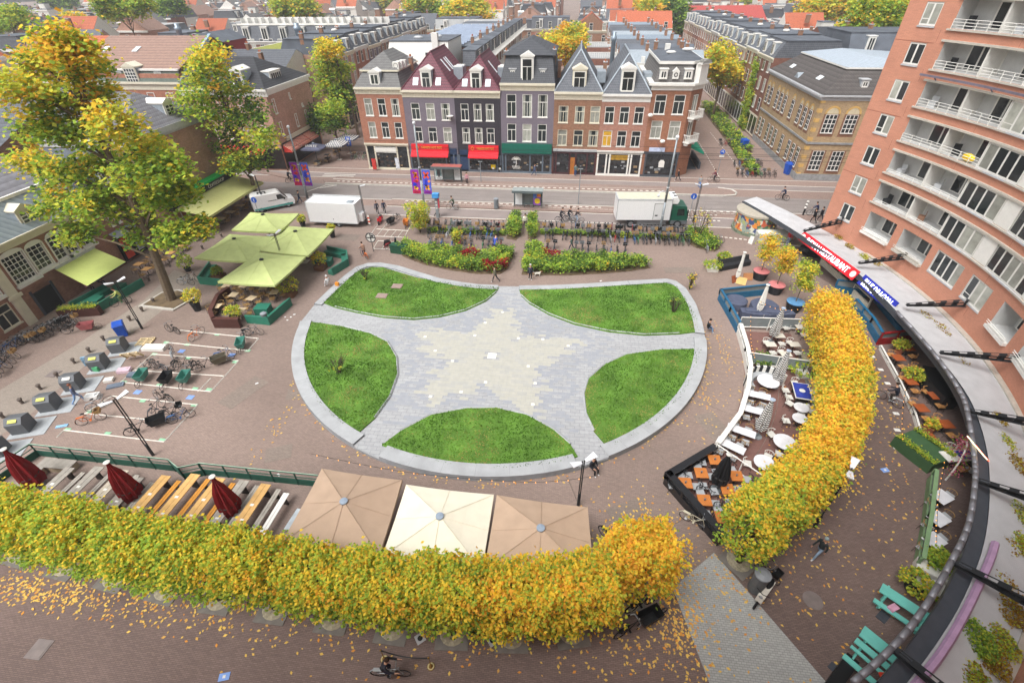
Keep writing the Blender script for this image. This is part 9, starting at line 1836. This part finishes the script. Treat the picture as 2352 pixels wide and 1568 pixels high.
for p in (a, b): MB().lathe([(.17, 0), (.17, .03), (.02, .05), (.02, .95), (.05, .98), (.01, 1.02)], 14, c=(p.x, p.y)).build('stanchion', gold, t, True); MB().lathe([(.15, .031), (.15, .04)], 14, c=(p.x, p.y)).build('base_plate', mat('pale_brass', '#e6d6a0', .3, metal=.5), t)  # base plates in a paler brass than the posts
MB().path([a.lerp(b, i/8)+Vector((0, 0, .92-.28*math.sin(PI*i/8))) for i in range(9)], .025, 5).build('rope', black, t)
for px, py, c, lb in ((862, 392, '#c23a34', 'red rack of clothes outside the corner house'), (883, 388, '#c8ccd4', 'white pennant sign left of the corner house window'), (915, 390, '#c8ccd4', 'white pennant sign right of the corner house window')): w = W(px, py); t = thing('display_stand', lb, 'display stand', tuple(w)); MB().bx(-.3, .3, -.05, .05, .2, 1.8).build('display_panel', mat('disp'+c, c, .7, .4, sc_=4), t); MB().path([(-.3, 0, 0), (-.3, 0, .2)], .03, 4).path([(.3, 0, 0), (.3, 0, .2)], .03, 4).build('feet', dark, t)
# finish: bodies and lettering become meshes
bpy.context.view_layer.update(); DG = bpy.context.evaluated_depsgraph_get()
for o, t, pose, top, leg, shoe, hz in PJ:
 nm = bpy.data.meshes.new_from_object(o.evaluated_get(DG))
 for m in (mat('skin', '#c79a80', .6, .05), mat('cloth'+top, top, .9, .12), mat('cloth'+leg, leg, .9, .12), mat('cloth'+shoe, shoe, .7, .05)): nm.materials.append(m)
 top_ = hz+.53
 for p in nm.polygons:
  c_ = p.center; hand = (c_.z < hz+.16 and abs(c_.y) > .235 and pose == 'cycle' and c_.x > .6) or (pose in ('stand', 'walk', 'bend') and abs(c_.y) > .2 and c_.z < hz-.08) or (pose == 'sit' and c_.z > hz+.05 and c_.z < hz+.17 and c_.x > .33)
  foot = c_.z < .1 if pose != 'cycle' else (c_.z < hz-.55 and c_.x > .16)
  p.material_index = 0 if c_.z > top_ or hand else 3 if foot else 2 if (c_.z < hz-.02 and not (abs(c_.y) > .2)) or (pose in ('sit', 'cycle') and c_.z < hz+.09 and c_.x > .1 and abs(c_.y) < .2) else 1
 part('body', nm, t)
for o in TXT:
 me = bpy.data.meshes.new_from_object(o.evaluated_get(DG)); n_ = o.name; q = bpy.data.objects.new('lettering', me); COL.objects.link(q); q.parent = o.parent; q.location = o.location; q.rotation_euler = o.rotation_euler; q.scale = o.scale
for o, *_ in PJ: bpy.data.objects.remove(o)
for o in TXT: bpy.data.objects.remove(o)
# haze
hz_ = MB().bx(-700, 700, -60, 900, -1.2, 29.5).build('haze', bpy.data.materials.new('haze_air')); tag(hz_, kind='stuff'); hm_ = hz_.data.materials[0]; hm_.use_nodes = True; nt_ = hm_.node_tree; nt_.nodes.clear()
pv = nt_.nodes.new('ShaderNodeVolumePrincipled'); pv.inputs['Color'].default_value = (.95, .96, 1, 1); pv.inputs['Density'].default_value = .00045; ho_ = nt_.nodes.new('ShaderNodeOutputMaterial'); nt_.links.new(pv.outputs[0], ho_.inputs['Volume'])
